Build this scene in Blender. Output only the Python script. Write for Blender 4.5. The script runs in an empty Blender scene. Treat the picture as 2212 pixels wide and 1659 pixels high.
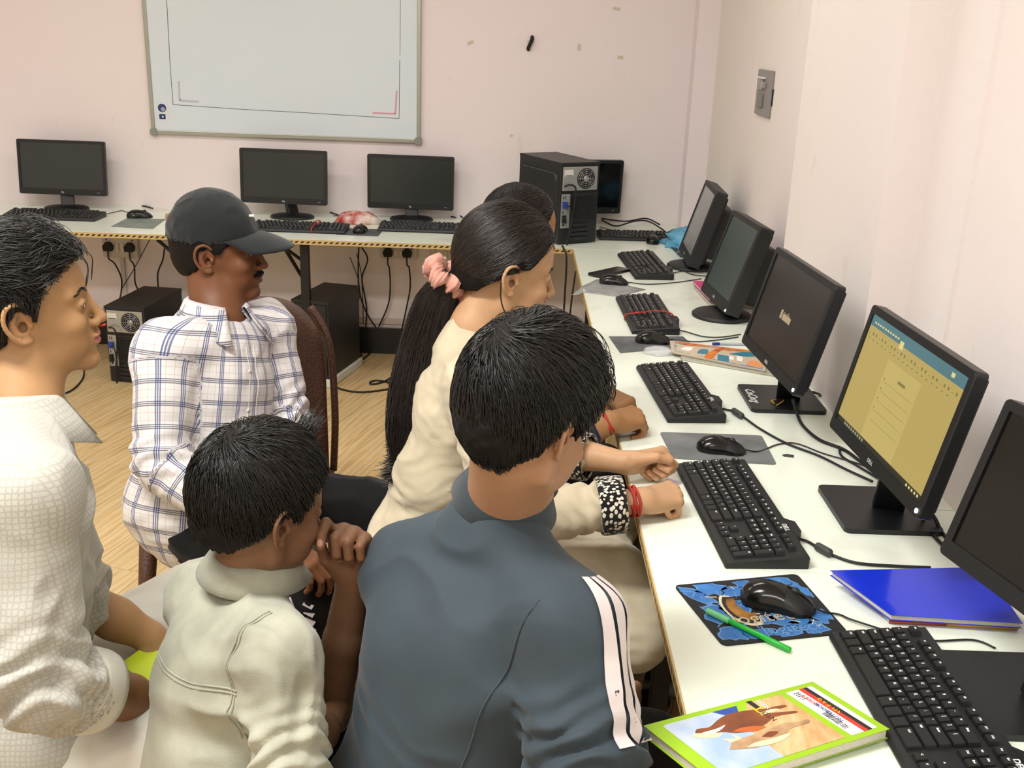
import bpy, bmesh, math, random, time
import numpy as np
from mathutils import Vector, Matrix
T0 = time.time()
random.seed(7); RNG = np.random.RandomState(7)
S = bpy.context.scene
COL = S.collection
# ------------------------------------------------------------------ camera, light, exposure
W, H, FPX = 2212.0, 1659.0, 2260.8
CAM = Vector((-0.2758, -4.7038, 1.6849)); YAW, PITCH, ROLL = 0.0040, 0.3266, 0.0352
def _basis():
    cy, sy, cp, sp = math.cos(YAW), math.sin(YAW), math.cos(PITCH), math.sin(PITCH)
    F = Vector((sy*cp, cy*cp, -sp)); R = Vector((cy, -sy, 0)); U = R.cross(F)
    cr, sr = math.cos(ROLL), math.sin(ROLL)
    return F, R*cr + U*sr, U*cr - R*sr
CF, CR, CU = _basis()
cd = bpy.data.cameras.new('camera'); cam = bpy.data.objects.new('camera', cd); COL.objects.link(cam)
cam.matrix_world = Matrix(((CR.x, CU.x, -CF.x, CAM.x), (CR.y, CU.y, -CF.y, CAM.y), (CR.z, CU.z, -CF.z, CAM.z), (0, 0, 0, 1)))
cd.sensor_fit = 'HORIZONTAL'; cd.sensor_width = 36; cd.lens = FPX/W*36; cd.clip_start = .05
S.camera = cam
w = bpy.data.worlds.new('world'); S.world = w; w.use_nodes = True
w.node_tree.nodes['Background'].inputs[0].default_value = (.9, .92, 1, 1); w.node_tree.nodes['Background'].inputs[1].default_value = .3
vs = S.view_settings; vs.view_transform = 'Standard'; vs.look = 'None'; vs.gamma = 1; vs.exposure = 0.17; vs.use_curve_mapping = False
def area(name, loc, sx, sy, power, col=(1, 1, 1), target=None):
    l = bpy.data.lights.new(name, 'AREA'); l.shape = 'RECTANGLE'; l.size = sx; l.size_y = sy; l.energy = power; l.color = col
    o = bpy.data.objects.new(name, l); COL.objects.link(o); o.location = loc
    if target is not None: o.rotation_euler = (Vector(target)-Vector(loc)).to_track_quat('-Z', 'Y').to_euler()
    return o
LIGHTS = [(-1.3, -3.7, 1.25, .30, 70), (-2.6, -1.3, 1.25, .30, 17), (-0.6, -5.3, 1.25, .30, 24), (-2.9, -4.6, 1.25, .30, 14), (-0.55, -1.3, 1.25, .30, 17)]
for i, (x, y, sx, sy, p) in enumerate(LIGHTS):
    area('ceiling_light_lamp', (x, y, 2.86), sx, sy, p, (1, .985, .955))
def at(u, v, d):
    return CAM + (CF + CR*((u-W/2)/FPX) - CU*((v-H/2)/FPX))*d
def on(u, v, axis, val):
    r = CF + CR*((u-W/2)/FPX) - CU*((v-H/2)/FPX)
    return CAM + r*((val-CAM[axis])/r[axis])
def dz(u, v, z=.75): return on(u, v, 2, z)
def dy(u, v, y=.72): return on(u, v, 1, y)
# ------------------------------------------------------------------ materials
MATS = {}
def srgb(c):
    if isinstance(c, str): c = [int(c[i:i+2], 16)/255 for i in (0, 2, 4)]
    return tuple((x/12.92 if x <= .04045 else ((x+.055)/1.055)**2.4) for x in c[:3]) + (1,)
def mat(name, col='808080', rough=.6, metal=0, var=0.0, vscale=8, bump=0.0, bscale=40, col2=None, emit=None, estr=1, trans=0, spec=.5, coat=0, sheen=0, sss=0, alpha=1, stretch=None):
    if name in MATS: return MATS[name]
    m = bpy.data.materials.new(name); m.use_nodes = True; nt = m.node_tree; b = nt.nodes['Principled BSDF']
    def si(k, v):
        if k in b.inputs: b.inputs[k].default_value = v
    c = srgb(col); si('Base Color', c); si('Roughness', rough); si('Metallic', metal); si('Specular IOR Level', spec)
    si('Transmission Weight', trans); si('Coat Weight', coat); si('Sheen Weight', sheen); si('Subsurface Weight', sss); si('Alpha', alpha)
    if sss: si('Subsurface Radius', (.012, .005, .003)); si('Subsurface Scale', 1.0)
    tc = None
    def coords():
        nonlocal tc
        if tc is None:
            tc = nt.nodes.new('ShaderNodeTexCoord')
            if stretch:
                mp = nt.nodes.new('ShaderNodeMapping'); mp.inputs['Scale'].default_value = stretch
                nt.links.new(tc.outputs['Object'], mp.inputs[0]); tc = mp; return mp.outputs[0]
        return tc.outputs['Vector'] if stretch else tc.outputs['Object']
    if var or col2:
        n = nt.nodes.new('ShaderNodeTexNoise'); n.inputs['Scale'].default_value = vscale; n.inputs['Detail'].default_value = 6
        nt.links.new(coords(), n.inputs['Vector'])
        r = nt.nodes.new('ShaderNodeValToRGB'); nt.links.new(n.outputs[0], r.inputs[0])
        e0, e1 = r.color_ramp.elements; e0.position = .35; e1.position = .68
        c2 = srgb(col2) if col2 else tuple(min(1, x*(1-var)) for x in c[:3])+(1,)
        e0.color = c; e1.color = c2
        nt.links.new(r.outputs[0], b.inputs['Base Color'])
    if bump:
        n = nt.nodes.new('ShaderNodeTexNoise'); n.inputs['Scale'].default_value = bscale; n.inputs['Detail'].default_value = 5
        nt.links.new(coords(), n.inputs['Vector'])
        bp = nt.nodes.new('ShaderNodeBump'); bp.inputs['Strength'].default_value = bump; bp.inputs['Distance'].default_value = .01
        nt.links.new(n.outputs[0], bp.inputs['Height']); nt.links.new(bp.outputs[0], b.inputs['Normal'])
    if emit: si('Emission Color', srgb(emit)); si('Emission Strength', estr)
    MATS[name] = m; return m
# ------------------------------------------------------------------ mesh helpers
def link(name, me, parent=None, m=None, loc=None):
    o = bpy.data.objects.new(name, me); COL.objects.link(o)
    if parent is not None: o.parent = parent
    if loc is not None: o.location = loc
    if m is not None:
        if not len(me.materials):
            for k in (m if isinstance(m, (list, tuple)) else [m]): me.materials.append(k)
    return o
def tag(o, label=None, cat=None, group=None, kind=None):
    if label: o['label'] = label
    if cat: o['category'] = cat
    if group: o['group'] = group
    if kind: o['kind'] = kind
    return o
def empty(name, loc=(0, 0, 0), rz=0, label=None, cat=None, group=None, rot=None):
    o = bpy.data.objects.new(name, None); COL.objects.link(o); o.location = loc; o.rotation_euler = rot if rot else (0, 0, rz); o.empty_display_size = .05
    return tag(o, label, cat, group)
class MB:
    def __init__(s): s.v = []; s.f = []; s.mi = []; s.sm = []
    def add(s, vs, fs, mi=0, smooth=False):
        k = len(s.v); s.v += [tuple(v) for v in vs]; s.f += [tuple(i+k for i in f) for f in fs]; s.mi += [mi]*len(fs); s.sm += [smooth]*len(fs); return s
    def box(s, lo, hi, mi=0, M=None, bev=0):
        x0, y0, z0 = lo; x1, y1, z1 = hi
        if bev:
            b = bev; vs = []; 
            # chamfered box: 24 verts
            bm = bmesh.new(); bmesh.ops.create_cube(bm, size=1)
            for v in bm.verts: v.co = Vector(((x0+x1)/2+v.co.x*(x1-x0), (y0+y1)/2+v.co.y*(y1-y0), (z0+z1)/2+v.co.z*(z1-z0)))
            bmesh.ops.bevel(bm, geom=bm.edges[:], offset=b, segments=2, affect='EDGES', profile=.5)
            bm.verts.index_update(); vs = [v.co.copy() for v in bm.verts]; fs = [tuple(v.index for v in f.verts) for f in bm.faces]; bm.free()
            if M: vs = [M @ v for v in vs]
            return s.add(vs, fs, mi)
        vs = [Vector(p) for p in ((x0, y0, z0), (x1, y0, z0), (x1, y1, z0), (x0, y1, z0), (x0, y0, z1), (x1, y0, z1), (x1, y1, z1), (x0, y1, z1))]
        if M: vs = [M @ v for v in vs]
        return s.add(vs, [(0, 3, 2, 1), (4, 5, 6, 7), (0, 1, 5, 4), (1, 2, 6, 5), (2, 3, 7, 6), (3, 0, 4, 7)], mi)
    def quad(s, a, b, c, d, mi=0): return s.add([a, b, c, d], [(0, 1, 2, 3)], mi)
    def prism(s, pts, z0, z1, mi=0, M=None, smooth=False):
        n = len(pts); vs = [Vector((p[0], p[1], z0)) for p in pts]+[Vector((p[0], p[1], z1)) for p in pts]
        if M: vs = [M @ v for v in vs]
        s.add(vs, [tuple(range(n-1, -1, -1)), tuple(range(n, 2*n))]+[(i, (i+1) % n, n+(i+1) % n, n+i) for i in range(n)], mi); return s
    def tube(s, pts, r, n=8, mi=0, caps=True, flat=1.0):
        P = [Vector(p) for p in pts]; N = len(P)
        rr = r if isinstance(r, (list, tuple, np.ndarray)) else [r]*N
        t0 = (P[1]-P[0]).normalized(); up = Vector((0, 0, 1)) if abs(t0.z) < .9 else Vector((1, 0, 0))
        nrm = (up-t0*up.dot(t0)).normalized(); vs = []
        for i in range(N):
            t = (P[min(i+1, N-1)]-P[max(i-1, 0)])
            t = t.normalized() if t.length > 1e-9 else t0
            nrm = (nrm-t*nrm.dot(t)); nrm = nrm.normalized() if nrm.length > 1e-6 else t.orthogonal().normalized()
            bn = t.cross(nrm)
            for k in range(n):
                a = 2*math.pi*k/n; vs.append(P[i]+(nrm*math.cos(a)*flat+bn*math.sin(a))*rr[i])
        fs = [(i*n+k, i*n+(k+1) % n, (i+1)*n+(k+1) % n, (i+1)*n+k) for i in range(N-1) for k in range(n)]
        if caps: fs += [tuple(range(n-1, -1, -1)), tuple((N-1)*n+k for k in range(n))]
        return s.add(vs, fs, mi, True)
    def lathe(s, prof, n=32, mi=0, M=None, sx=1, sy=1, smooth=True):
        vs = []
        for r, z in prof:
            for k in range(n):
                a = 2*math.pi*k/n; v = Vector((r*math.cos(a)*sx, r*math.sin(a)*sy, z)); vs.append(M @ v if M else v)
        m = len(prof); fs = [(i*n+k, i*n+(k+1) % n, (i+1)*n+(k+1) % n, (i+1)*n+k) for i in range(m-1) for k in range(n)]
        fs += [tuple(range(n-1, -1, -1)), tuple((m-1)*n+k for k in range(n))]
        return s.add(vs, fs, mi, smooth)
    def mesh(s, name):
        me = bpy.data.meshes.new(name); me.from_pydata([tuple(v) for v in s.v], [], s.f)
        me.polygons.foreach_set('material_index', s.mi); me.polygons.foreach_set('use_smooth', s.sm); me.update(); return me
    def build(s, name, m, parent=None, loc=None): return link(name, s.mesh(name), parent, m, loc)
def spline(pts, n=8):
    P = [Vector(p) for p in pts]; out = []
    for i in range(len(P)-1):
        a, b, c, d = P[max(i-1, 0)], P[i], P[i+1], P[min(i+2, len(P)-1)]
        for k in range(n):
            t = k/n; out.append(.5*((2*b)+(c-a)*t+(2*a-5*b+4*c-d)*t*t+(3*b-a-3*c+d)*t**3))
    out.append(P[-1]); return out
def rrect(x0, y0, x1, y1, r, n=4):
    out = []
    for cx, cy, a0 in ((x1-r, y1-r, 0), (x0+r, y1-r, 90), (x0+r, y0+r, 180), (x1-r, y0+r, 270)):
        for k in range(n+1):
            a = math.radians(a0+90*k/n); out.append((cx+r*math.cos(a), cy+r*math.sin(a)))
    return out
def text_mesh(txt, size, depth=.0004, align='CENTER', shear=0, bold=0):
    c = bpy.data.curves.new('txt', 'FONT'); c.body = txt; c.size = size; c.extrude = depth; c.align_x = align; c.align_y = 'CENTER'; c.shear = shear; c.offset = bold; c.resolution_u = 2
    o = bpy.data.objects.new('txt', c); COL.objects.link(o)
    dg = bpy.context.evaluated_depsgraph_get(); me = bpy.data.meshes.new_from_object(o.evaluated_get(dg))
    bpy.data.objects.remove(o); bpy.data.curves.remove(c); return me
def add_mesh(mb, me, M, mi):
    mb.add([M @ v.co for v in me.vertices], [tuple(p.vertices) for p in me.polygons], mi)
def copy_tree(o, parent=None, **kw):
    c = o.copy(); COL.objects.link(c)
    if parent is not None: c.parent = parent
    for ch in o.children: copy_tree(ch, c)
    return c
def Rz(a): return Matrix.Rotation(a, 4, 'Z')
def Tr(x, y=0, z=0): return Matrix.Translation((x, y, z) if not isinstance(x, Vector) else x)

# ------------------------------------------------------------------ the room
XR, XN, YB, XL, YF, ZC = .68, .587, .72, -4.2, -6.6, 2.9
def wall_mat(name, a, b, c3):
    m = bpy.data.materials.new(name); m.use_nodes = True; nt = m.node_tree; bs = nt.nodes['Principled BSDF']; bs.inputs['Roughness'].default_value = .62; bs.inputs['Specular IOR Level'].default_value = .25
    tc = nt.nodes.new('ShaderNodeTexCoord')
    def noise(s, d, sc=None):
        n = nt.nodes.new('ShaderNodeTexNoise'); n.inputs['Scale'].default_value = s; n.inputs['Detail'].default_value = d
        if sc:
            mp = nt.nodes.new('ShaderNodeMapping'); mp.inputs['Scale'].default_value = sc; nt.links.new(tc.outputs['Object'], mp.inputs[0]); nt.links.new(mp.outputs[0], n.inputs['Vector'])
        else: nt.links.new(tc.outputs['Object'], n.inputs['Vector'])
        return n
    n1 = noise(1.1, 3, (1, 1, .6)); r = nt.nodes.new('ShaderNodeValToRGB'); r.color_ramp.elements[0].position = .38; r.color_ramp.elements[1].position = .62
    r.color_ramp.elements[0].color = srgb(a); r.color_ramp.elements[1].color = srgb(b); nt.links.new(n1.outputs[0], r.inputs[0])
    n2 = noise(14, 8, (1, 1, .35)); r2 = nt.nodes.new('ShaderNodeValToRGB'); r2.color_ramp.elements[0].position = .66; r2.color_ramp.elements[1].position = .80
    r2.color_ramp.elements[0].color = (0, 0, 0, 1); r2.color_ramp.elements[1].color = (.55, .55, .55, 1); nt.links.new(n2.outputs[0], r2.inputs[0])
    mx = nt.nodes.new('ShaderNodeMix'); mx.data_type = 'RGBA'; nt.links.new(r2.outputs[0], mx.inputs[0]); nt.links.new(r.outputs[0], mx.inputs[6]); mx.inputs[7].default_value = srgb(c3)
    nt.links.new(mx.outputs[2], bs.inputs['Base Color'])
    n3 = noise(30, 6); bp = nt.nodes.new('ShaderNodeBump'); bp.inputs['Strength'].default_value = .12; bp.inputs['Distance'].default_value = .01
    nt.links.new(n3.outputs[0], bp.inputs['Height']); nt.links.new(bp.outputs[0], bs.inputs['Normal'])
    return m
WP = wall_mat('wall_paint_pink', 'EFE3E6', 'EDE4E2', 'DACECB'); WC = wall_mat('wall_paint_cream', 'ECE6DD', 'EDE3E0', 'DCD3C9')
MW = mat('ceiling_white', 'E9E6E1', .8)
def struct(name, mb, m): return tag(mb.build(name, m), kind='structure')
struct('wall_back', MB().box((XL-.1, YB, 0), (XR+.1, YB+.1, ZC)), WP)
struct('wall_right', MB().box((XR, YF-.1, 0), (XR+.1, YB, ZC)), WC)
struct('wall_left', MB().box((XL-.1, YF-.1, 0), (XL, YB, ZC)), WC)
struct('wall_front', MB().box((XL-.1, YF-.1, 0), (XR+.1, YF, ZC)), WC)
struct('ceiling', MB().box((XL-.1, YF-.1, ZC), (XR+.1, YB+.1, ZC+.1)), MW)
struct('trim_1', MB().box((.575, YB-.12, .751), (XR, YB, ZC)), WP)          # narrow pier in the back corner
struct('trim_2', MB().box((XN, -2.235, .751), (XR, -1.40, ZC)), WC)         # shallow pier on the right wall
struct('trim_3', MB().box((XR-.010, -2.50, .751), (XR, -2.42, ZC)), WP)
# skirting of black tile + moulding strips above it
BT = mat('black_skirting_tile', '17181A', .35, var=.3, bump=.15, bscale=12)
sk = empty('baseboard_back', (0, 0, 0)); tag(sk, kind='structure')
x = XL
while x < .56:
    MB().box((x+.002, YB-.014, 0), (min(x+.598, .575), YB, .145), bev=.002).build('tile', BT, sk); x += .6
tag(MB().box((XL, YB-.008, .145), (.575, YB, .162), bev=.002).build('trim_4', mat('skirting_moulding', 'CDBFBB', .6, var=.2)), kind='structure')
tag(MB().box((XL, YB-.016, .166), (.575, YB, .196), bev=.003).build('trim_5', MATS['skirting_moulding']), kind='structure')
# laminate plank floor
fl = empty('floor', (0, 0, 0)); tag(fl, kind='structure')
struct('floor_slab', MB().box((XL-.1, YF-.1, -.1), (XR+.1, YB+.1, -.009)), mat('floor_joint', '6B5638', .9))
def plank_mat():
    m = bpy.data.materials.new('laminate_oak'); m.use_nodes = True; nt = m.node_tree; b = nt.nodes['Principled BSDF']; b.inputs['Roughness'].default_value = .42
    tc = nt.nodes.new('ShaderNodeTexCoord'); oi = nt.nodes.new('ShaderNodeObjectInfo')
    ad = nt.nodes.new('ShaderNodeVectorMath'); ad.operation = 'ADD'; sc = nt.nodes.new('ShaderNodeVectorMath'); sc.operation = 'SCALE'; sc.inputs[3].default_value = 40
    cb = nt.nodes.new('ShaderNodeCombineXYZ'); nt.links.new(oi.outputs['Random'], cb.inputs[0]); nt.links.new(oi.outputs['Random'], cb.inputs[1]); nt.links.new(cb.outputs[0], sc.inputs[0])
    nt.links.new(tc.outputs['Object'], ad.inputs[0]); nt.links.new(sc.outputs[0], ad.inputs[1])
    mp = nt.nodes.new('ShaderNodeMapping'); mp.inputs['Scale'].default_value = (1.1, 9, 1); nt.links.new(ad.outputs[0], mp.inputs[0])
    n = nt.nodes.new('ShaderNodeTexNoise'); n.inputs['Scale'].default_value = 2.2; n.inputs['Detail'].default_value = 8; n.inputs['Distortion'].default_value = 1.4; nt.links.new(mp.outputs[0], n.inputs['Vector'])
    wv = nt.nodes.new('ShaderNodeTexWave'); wv.bands_direction = 'Y'; wv.inputs['Scale'].default_value = 1.3; wv.inputs['Distortion'].default_value = 9; wv.inputs['Detail'].default_value = 4; wv.inputs['Detail Scale'].default_value = 1.5; nt.links.new(mp.outputs[0], wv.inputs['Vector'])
    mx = nt.nodes.new('ShaderNodeMath'); mx.operation = 'MULTIPLY_ADD'; mx.inputs[1].default_value = .35; nt.links.new(wv.outputs[0], mx.inputs[0]); nt.links.new(n.outputs[0], mx.inputs[2])
    r = nt.nodes.new('ShaderNodeValToRGB'); e = r.color_ramp.elements; e[0].position = .34; e[0].color = srgb('BF9C68'); e[1].position = .92; e[1].color = srgb('DCC394')
    e2 = r.color_ramp.elements.new(.52); e2.color = srgb('CCAE7C'); e3 = r.color_ramp.elements.new(.70); e3.color = srgb('D5B987')
    nt.links.new(mx.outputs[0], r.inputs[0])
    hs = nt.nodes.new('ShaderNodeHueSaturation'); nt.links.new(r.outputs[0], hs.inputs['Color'])
    mr = nt.nodes.new('ShaderNodeMapRange'); mr.inputs[3].default_value = .9; mr.inputs[4].default_value = 1.08; nt.links.new(oi.outputs['Random'], mr.inputs[0]); nt.links.new(mr.outputs[0], hs.inputs['Value'])
    nt.links.new(hs.outputs[0], b.inputs['Base Color']); return m
PM = plank_mat()
ang = math.radians(74); PW, PL = .19, 1.25
ca, sa = math.cos(ang), math.sin(ang); meshes = {}
lo = Vector((XL, YF)); hi = Vector((XR, YB)); cen = (lo+hi)/2
for j in range(-32, 33):
    off = ((j*37) % 11)/11*PL
    for i in range(-6, 7):
        x0, x1, y0, y1 = i*PL+off, i*PL+off+PL-.0015, j*PW, j*PW+PW-.0015
        cx, cy = (x0+x1)/2, (y0+y1)/2; wx, wy = cen.x+ca*cx-sa*cy, cen.y+sa*cx+ca*cy
        if wy < -4.1 or not (lo.x-.5 < wx < hi.x+.5 and wy < hi.y+.6): continue
        # clip against the room rectangle
        poly = [Vector((cen.x+ca*a-sa*b, cen.y+sa*a+ca*b)) for a, b in ((x0, y0), (x1, y0), (x1, y1), (x0, y1))]
        for ax, lim, sg in ((0, lo.x, 1), (0, hi.x, -1), (1, hi.y, -1)):
            out = []
            for k in range(len(poly)):
                p, q = poly[k], poly[(k+1) % len(poly)]; a, b = sg*(p[ax]-lim), sg*(q[ax]-lim)
                if a >= 0: out.append(p)
                if a*b < 0: out.append(p+(q-p)*(a/(a-b)))
            poly = out
            if len(poly) < 3: break
        if len(poly) < 3: continue
        L = [((p.x-wx)*ca+(p.y-wy)*sa, -(p.x-wx)*sa+(p.y-wy)*ca) for p in poly]
        key = tuple(round(c, 3) for p in L for c in p)
        if key not in meshes:
            b = MB().prism(L, -.009, 0.0); me = b.mesh('plank'); me.materials.append(PM); meshes[key] = me
        o = bpy.data.objects.new('plank', meshes[key]); COL.objects.link(o); o.parent = fl; o.location = (wx, wy, 0); o.rotation_euler = (0, 0, ang)
tag(MB().box((XL, YF, -.009), (XR, -4.6, 0)).build('floor_rear', PM), kind='structure')
# ceiling light fittings (outside the frame, they light the room)
LM = mat('lamp_glass', 'FFFFFF', .4, emit='FFF6E8', estr=6)
for i, (x, y, sx, sy, p) in enumerate(LIGHTS):
    o = empty('ceiling_light', (x, y, ZC), label='white ceiling light panel above the room, out of the frame', cat='light', group='ceiling light panels')
    MB().box((-sx/2-.02, -sy/2-.02, -.035), (sx/2+.02, sy/2+.02, 0), bev=.004).build('frame', MW, o)
# ------------------------------------------------------------------ desks
LAM = bpy.data.materials.new('white_laminate'); LAM.use_nodes = True
nt = LAM.node_tree; b = nt.nodes['Principled BSDF']; b.inputs['Roughness'].default_value = .22; b.inputs['Specular IOR Level'].default_value = .45
tc = nt.nodes.new('ShaderNodeTexCoord'); n = nt.nodes.new('ShaderNodeTexNoise'); n.inputs['Scale'].default_value = 5; n.inputs['Detail'].default_value = 9; nt.links.new(tc.outputs['Object'], n.inputs['Vector'])
r = nt.nodes.new('ShaderNodeValToRGB'); r.color_ramp.elements[0].position = .56; r.color_ramp.elements[0].color = srgb('EEF6E8'); r.color_ramp.elements[1].position = .8; r.color_ramp.elements[1].color = srgb('D6D3C9')
nt.links.new(n.outputs[0], r.inputs[0]); nt.links.new(r.outputs[0], b.inputs['Base Color'])
def edge_mat():
    m = bpy.data.materials.new('desk_edge_band'); m.use_nodes = True; nt = m.node_tree; b = nt.nodes['Principled BSDF']; b.inputs['Roughness'].default_value = .6
    tc = nt.nodes.new('ShaderNodeTexCoord'); sp = nt.nodes.new('ShaderNodeSeparateXYZ'); nt.links.new(tc.outputs['Object'], sp.inputs[0])
    def math_(op, a, bb, c=None):
        k = nt.nodes.new('ShaderNodeMath'); k.operation = op
        for q, vv in enumerate((a, bb, c)):
            if vv is None: continue
            if isinstance(vv, (int, float)): k.inputs[q].default_value = vv
            else: nt.links.new(vv, k.inputs[q])
        return k.outputs[0]
    s = math_('ADD', math_('ADD', sp.outputs[0], sp.outputs[1]), math_('MULTIPLY', sp.outputs[2], -1.1))
    fr = math_('FRACT', math_('MULTIPLY', s, 38), 0); d = math_('LESS_THAN', fr, .5)
    zc = math_('ABSOLUTE', math_('SUBTRACT', sp.outputs[2], .738), 0); z = math_('LESS_THAN', zc, .0045)
    k = math_('MULTIPLY', d, z)
    mx = nt.nodes.new('ShaderNodeMix'); mx.data_type = 'RGBA'; nt.links.new(k, mx.inputs[0]); mx.inputs[6].default_value = srgb('C9AE74'); mx.inputs[7].default_value = srgb('2A2118')
    nt.links.new(mx.outputs[2], b.inputs['Base Color']); return m
EDM = edge_mat(); BLK = mat('black_steel', '141416', .5, var=.3)
def desk(name, lo, hi, label, edge, legs):
    o = empty(name, (0, 0, 0), label=label, cat='desk', group='white computer desks along the walls')
    MB().box((lo[0], lo[1], .728), (hi[0], hi[1], .75), bev=.0015).build('worktop', LAM, o)
    if edge == 'y': MB().box((lo[0], lo[1]-.003, .727), (hi[0], lo[1], .7495)).build('edge_band', EDM, o)
    else: MB().box((lo[0]-.003, lo[1], .727), (lo[0], hi[1], .7495)).build('edge_band', EDM, o)
    for l in legs: MB().box((l[0]-.02, l[1]-.02, 0), (l[0]+.02, l[1]+.02, .727), bev=.002).build('leg', BLK, o)
    rl = MB()
    if edge == 'y':
        rl.box((lo[0]+.02, lo[1]+.2, .69), (hi[0]-.02, lo[1]+.23, .727))
        for l in legs[::2]: MB().tube([(l[0]-.02, l[1]+.02, .62), (l[0]-.16, l[1]+.02, .72)], .008).build('brace', BLK, o)
    else: rl.box((lo[0]+.22, lo[1]+.02, .69), (lo[0]+.25, hi[1]-.02, .727))
    rl.build('rail', BLK, o); return o
dk = desk('computer_desk', (-4.1, 0, 0), (XR, YB, 0), 'long white desk with dashed yellow edge along the back wall', 'y', [(-4.0, .12), (-3.9, .6), (-1.25, .14), (-1.75, .14), (-.2, .6), (.1, .12), (.6, .55)])
for (a, b2) in (((-1.93, .12, .70), (-1.55, .62, .1)), ((-1.35, .12, .70), (-1.29, .62, .3))): MB().tube([a, b2], .009).build('brace', BLK, dk)
desk('computer_desk', (0, -2.679, 0), (XR, -.001, 0), 'white desk along the right wall, far section up to the back desk', 'x', [(.12, -.6), (.55, -.6), (.12, -2.0), (.52, -2.0), (.10, -2.62), (.52, -2.62)])
desk('computer_desk', (0, -4.4, 0), (XR, -2.681, 0), 'white desk along the right wall, near section with the green notebook', 'x', [(.3, -3.0), (.62, -3.0), (.12, -4.2), (.62, -4.2)])
# ------------------------------------------------------------------ computers
PB = mat('black_plastic', '121417', .42, bump=.05, bscale=300); PB2 = mat('black_plastic_worn', '1F2122', .5, var=.35, vscale=9)
PG = mat('gloss_black_plastic', '0E0F10', .18); SCR = mat('screen_off', '2A3130', .22, spec=.5); SCRG = mat('screen_off_green', '3C4A47', .25); SCRW = mat('screen_pale', '8E9092', .2)
LG = mat('logo_silver', 'C9CBCB', .4, metal=.3); WH = mat('white_print', 'E4E6E6', .5); CORD = mat('black_cord', '161616', .5)
LED = mat('led_white', 'FFFFFF', .3, emit='E8F4FF', estr=2.5)
def ring(mb, x0, z0, x1, z1, r, ix0, iz0, ix1, iz1, y0, y1, mi=0, ir=.001):
    O = rrect(x0, z0, x1, z1, r, 4); I = rrect(ix0, iz0, ix1, iz1, ir, 4); n = len(O)
    vs = [(p[0], y0+.003, p[1]) for p in O]+[(p[0]*.994, y0, p[1]*.994) for p in O]+[(p[0], y0, p[1]) for p in I]+[(p[0], y1, p[1]) for p in I]+[(p[0], y1, p[1]) for p in O]
    fs = []
    for i in range(n):
        j = (i+1) % n
        fs += [(i, j, n+j, n+i), (n+i, n+j, 2*n+j, 2*n+i), (2*n+i, 2*n+j, 3*n+j, 3*n+i), (i, 4*n+i, 4*n+j, j)]
    fs.append(tuple(4*n+i for i in range(n)))
    mb.add([Vector(v) for v in vs], [f[::-1] for f in fs], mi)
def monitor(base, brz, pc, th, ph, w, h, bez, botb, depth, basekind, basedim, label, group=None, scr=None, logo=None, small=None, body=None, bulge=0, name='monitor', led=True, hump=.04):
    body = body or PB; scr = scr or SCR
    o = empty(name, base, brz, label=label, cat='monitor', group=group)
    th2 = th+math.pi/2
    PM_ = Rz(-brz) @ Tr(Vector(pc)-Vector(base)) @ Rz(th2) @ Matrix.Rotation(-ph, 4, 'X')   # panel local: -Y front, Z up
    # tilt: top leans back
    mb = MB(); ring(mb, -w/2, -h/2, w/2, h/2, .009, -w/2+bez, -h/2+botb, w/2-bez, h/2-bez, 0, depth)
    mb.v = [tuple(PM_ @ Vector(v)) for v in mb.v]; mb.build('bezel', body, o)
    m2 = MB(); m2.box((-w/2+bez, .0035, -h/2+botb), (w/2-bez, .006, h/2-bez), M=PM_); sc = m2.build('screen', scr, o)
    m3 = MB(); m3.box((-w/2+.012+bulge*.5, depth-.001, -h/2+.012+bulge*.3), (w/2-.012-bulge*.5, depth+.012, h/2-.012-bulge*.3), M=PM_, bev=.004)
    m3.box((-w*.22-bulge*2, depth+.008, -h*.36), (w*.22+bulge*2, depth+hump, h*.30), M=PM_, bev=.012); m3.build('back_cover', body, o)
    # stand
    b0 = PM_ @ Vector((0, depth+hump*.6, -h*.12)); st = MB()
    foot = Vector((0, .02, .012))
    st.box((-.032, -.011, 0), (.032, .011, (b0-foot).length), M=Tr(foot) @ (b0-foot).to_track_quat('Z', 'Y').to_matrix().to_4x4(), bev=.004); st.build('stand', body, o)
    bm_ = MB()
    if basekind == 'rect':
        bm_.prism(rrect(-basedim[0]/2, -basedim[1]/2, basedim[0]/2, basedim[1]/2, .014, 5), .0, .011)
    else:
        n = 40; R_, S_ = basedim
        bm_.lathe([(1, 0), (1.0, .008), (.93, .014), (.35, .021), (.0001, .022)], n, M=Matrix.Diagonal((R_, S_, 1, 1)))
    bm_.build('base', body, o)
    if logo:
        me = text_mesh(logo[0], logo[1], .0003, bold=.0002); M_ = PM_ @ Tr(0, -.0012, -h/2+botb*.48) @ Matrix.Rotation(math.pi/2, 4, 'X')
        l = MB(); add_mesh(l, me, M_, 0); l.build('logo', LG, o)
    if small:
        me = text_mesh(small, .006, .0002); l = MB(); add_mesh(l, me, PM_ @ Tr(w/2-.04, -.0012, -h/2+botb*.5) @ Matrix.Rotation(math.pi/2, 4, 'X'), 0); l.build('model_print', LG, o)
    if led:
        l = MB(); l.lathe([(.0001, -.001), (.0045, -.001), (.0045, .001), (.0001, .0012)], 12, M=PM_ @ Tr(w/2-.012, -.0008, -h/2+.012) @ Matrix.Rotation(math.pi/2, 4, 'X')); l.build('power_light', LED, o)
    o['pm'] = 0; del o['pm']
    return o, PM_, sc
pi = math.pi
HPG = None
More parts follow.
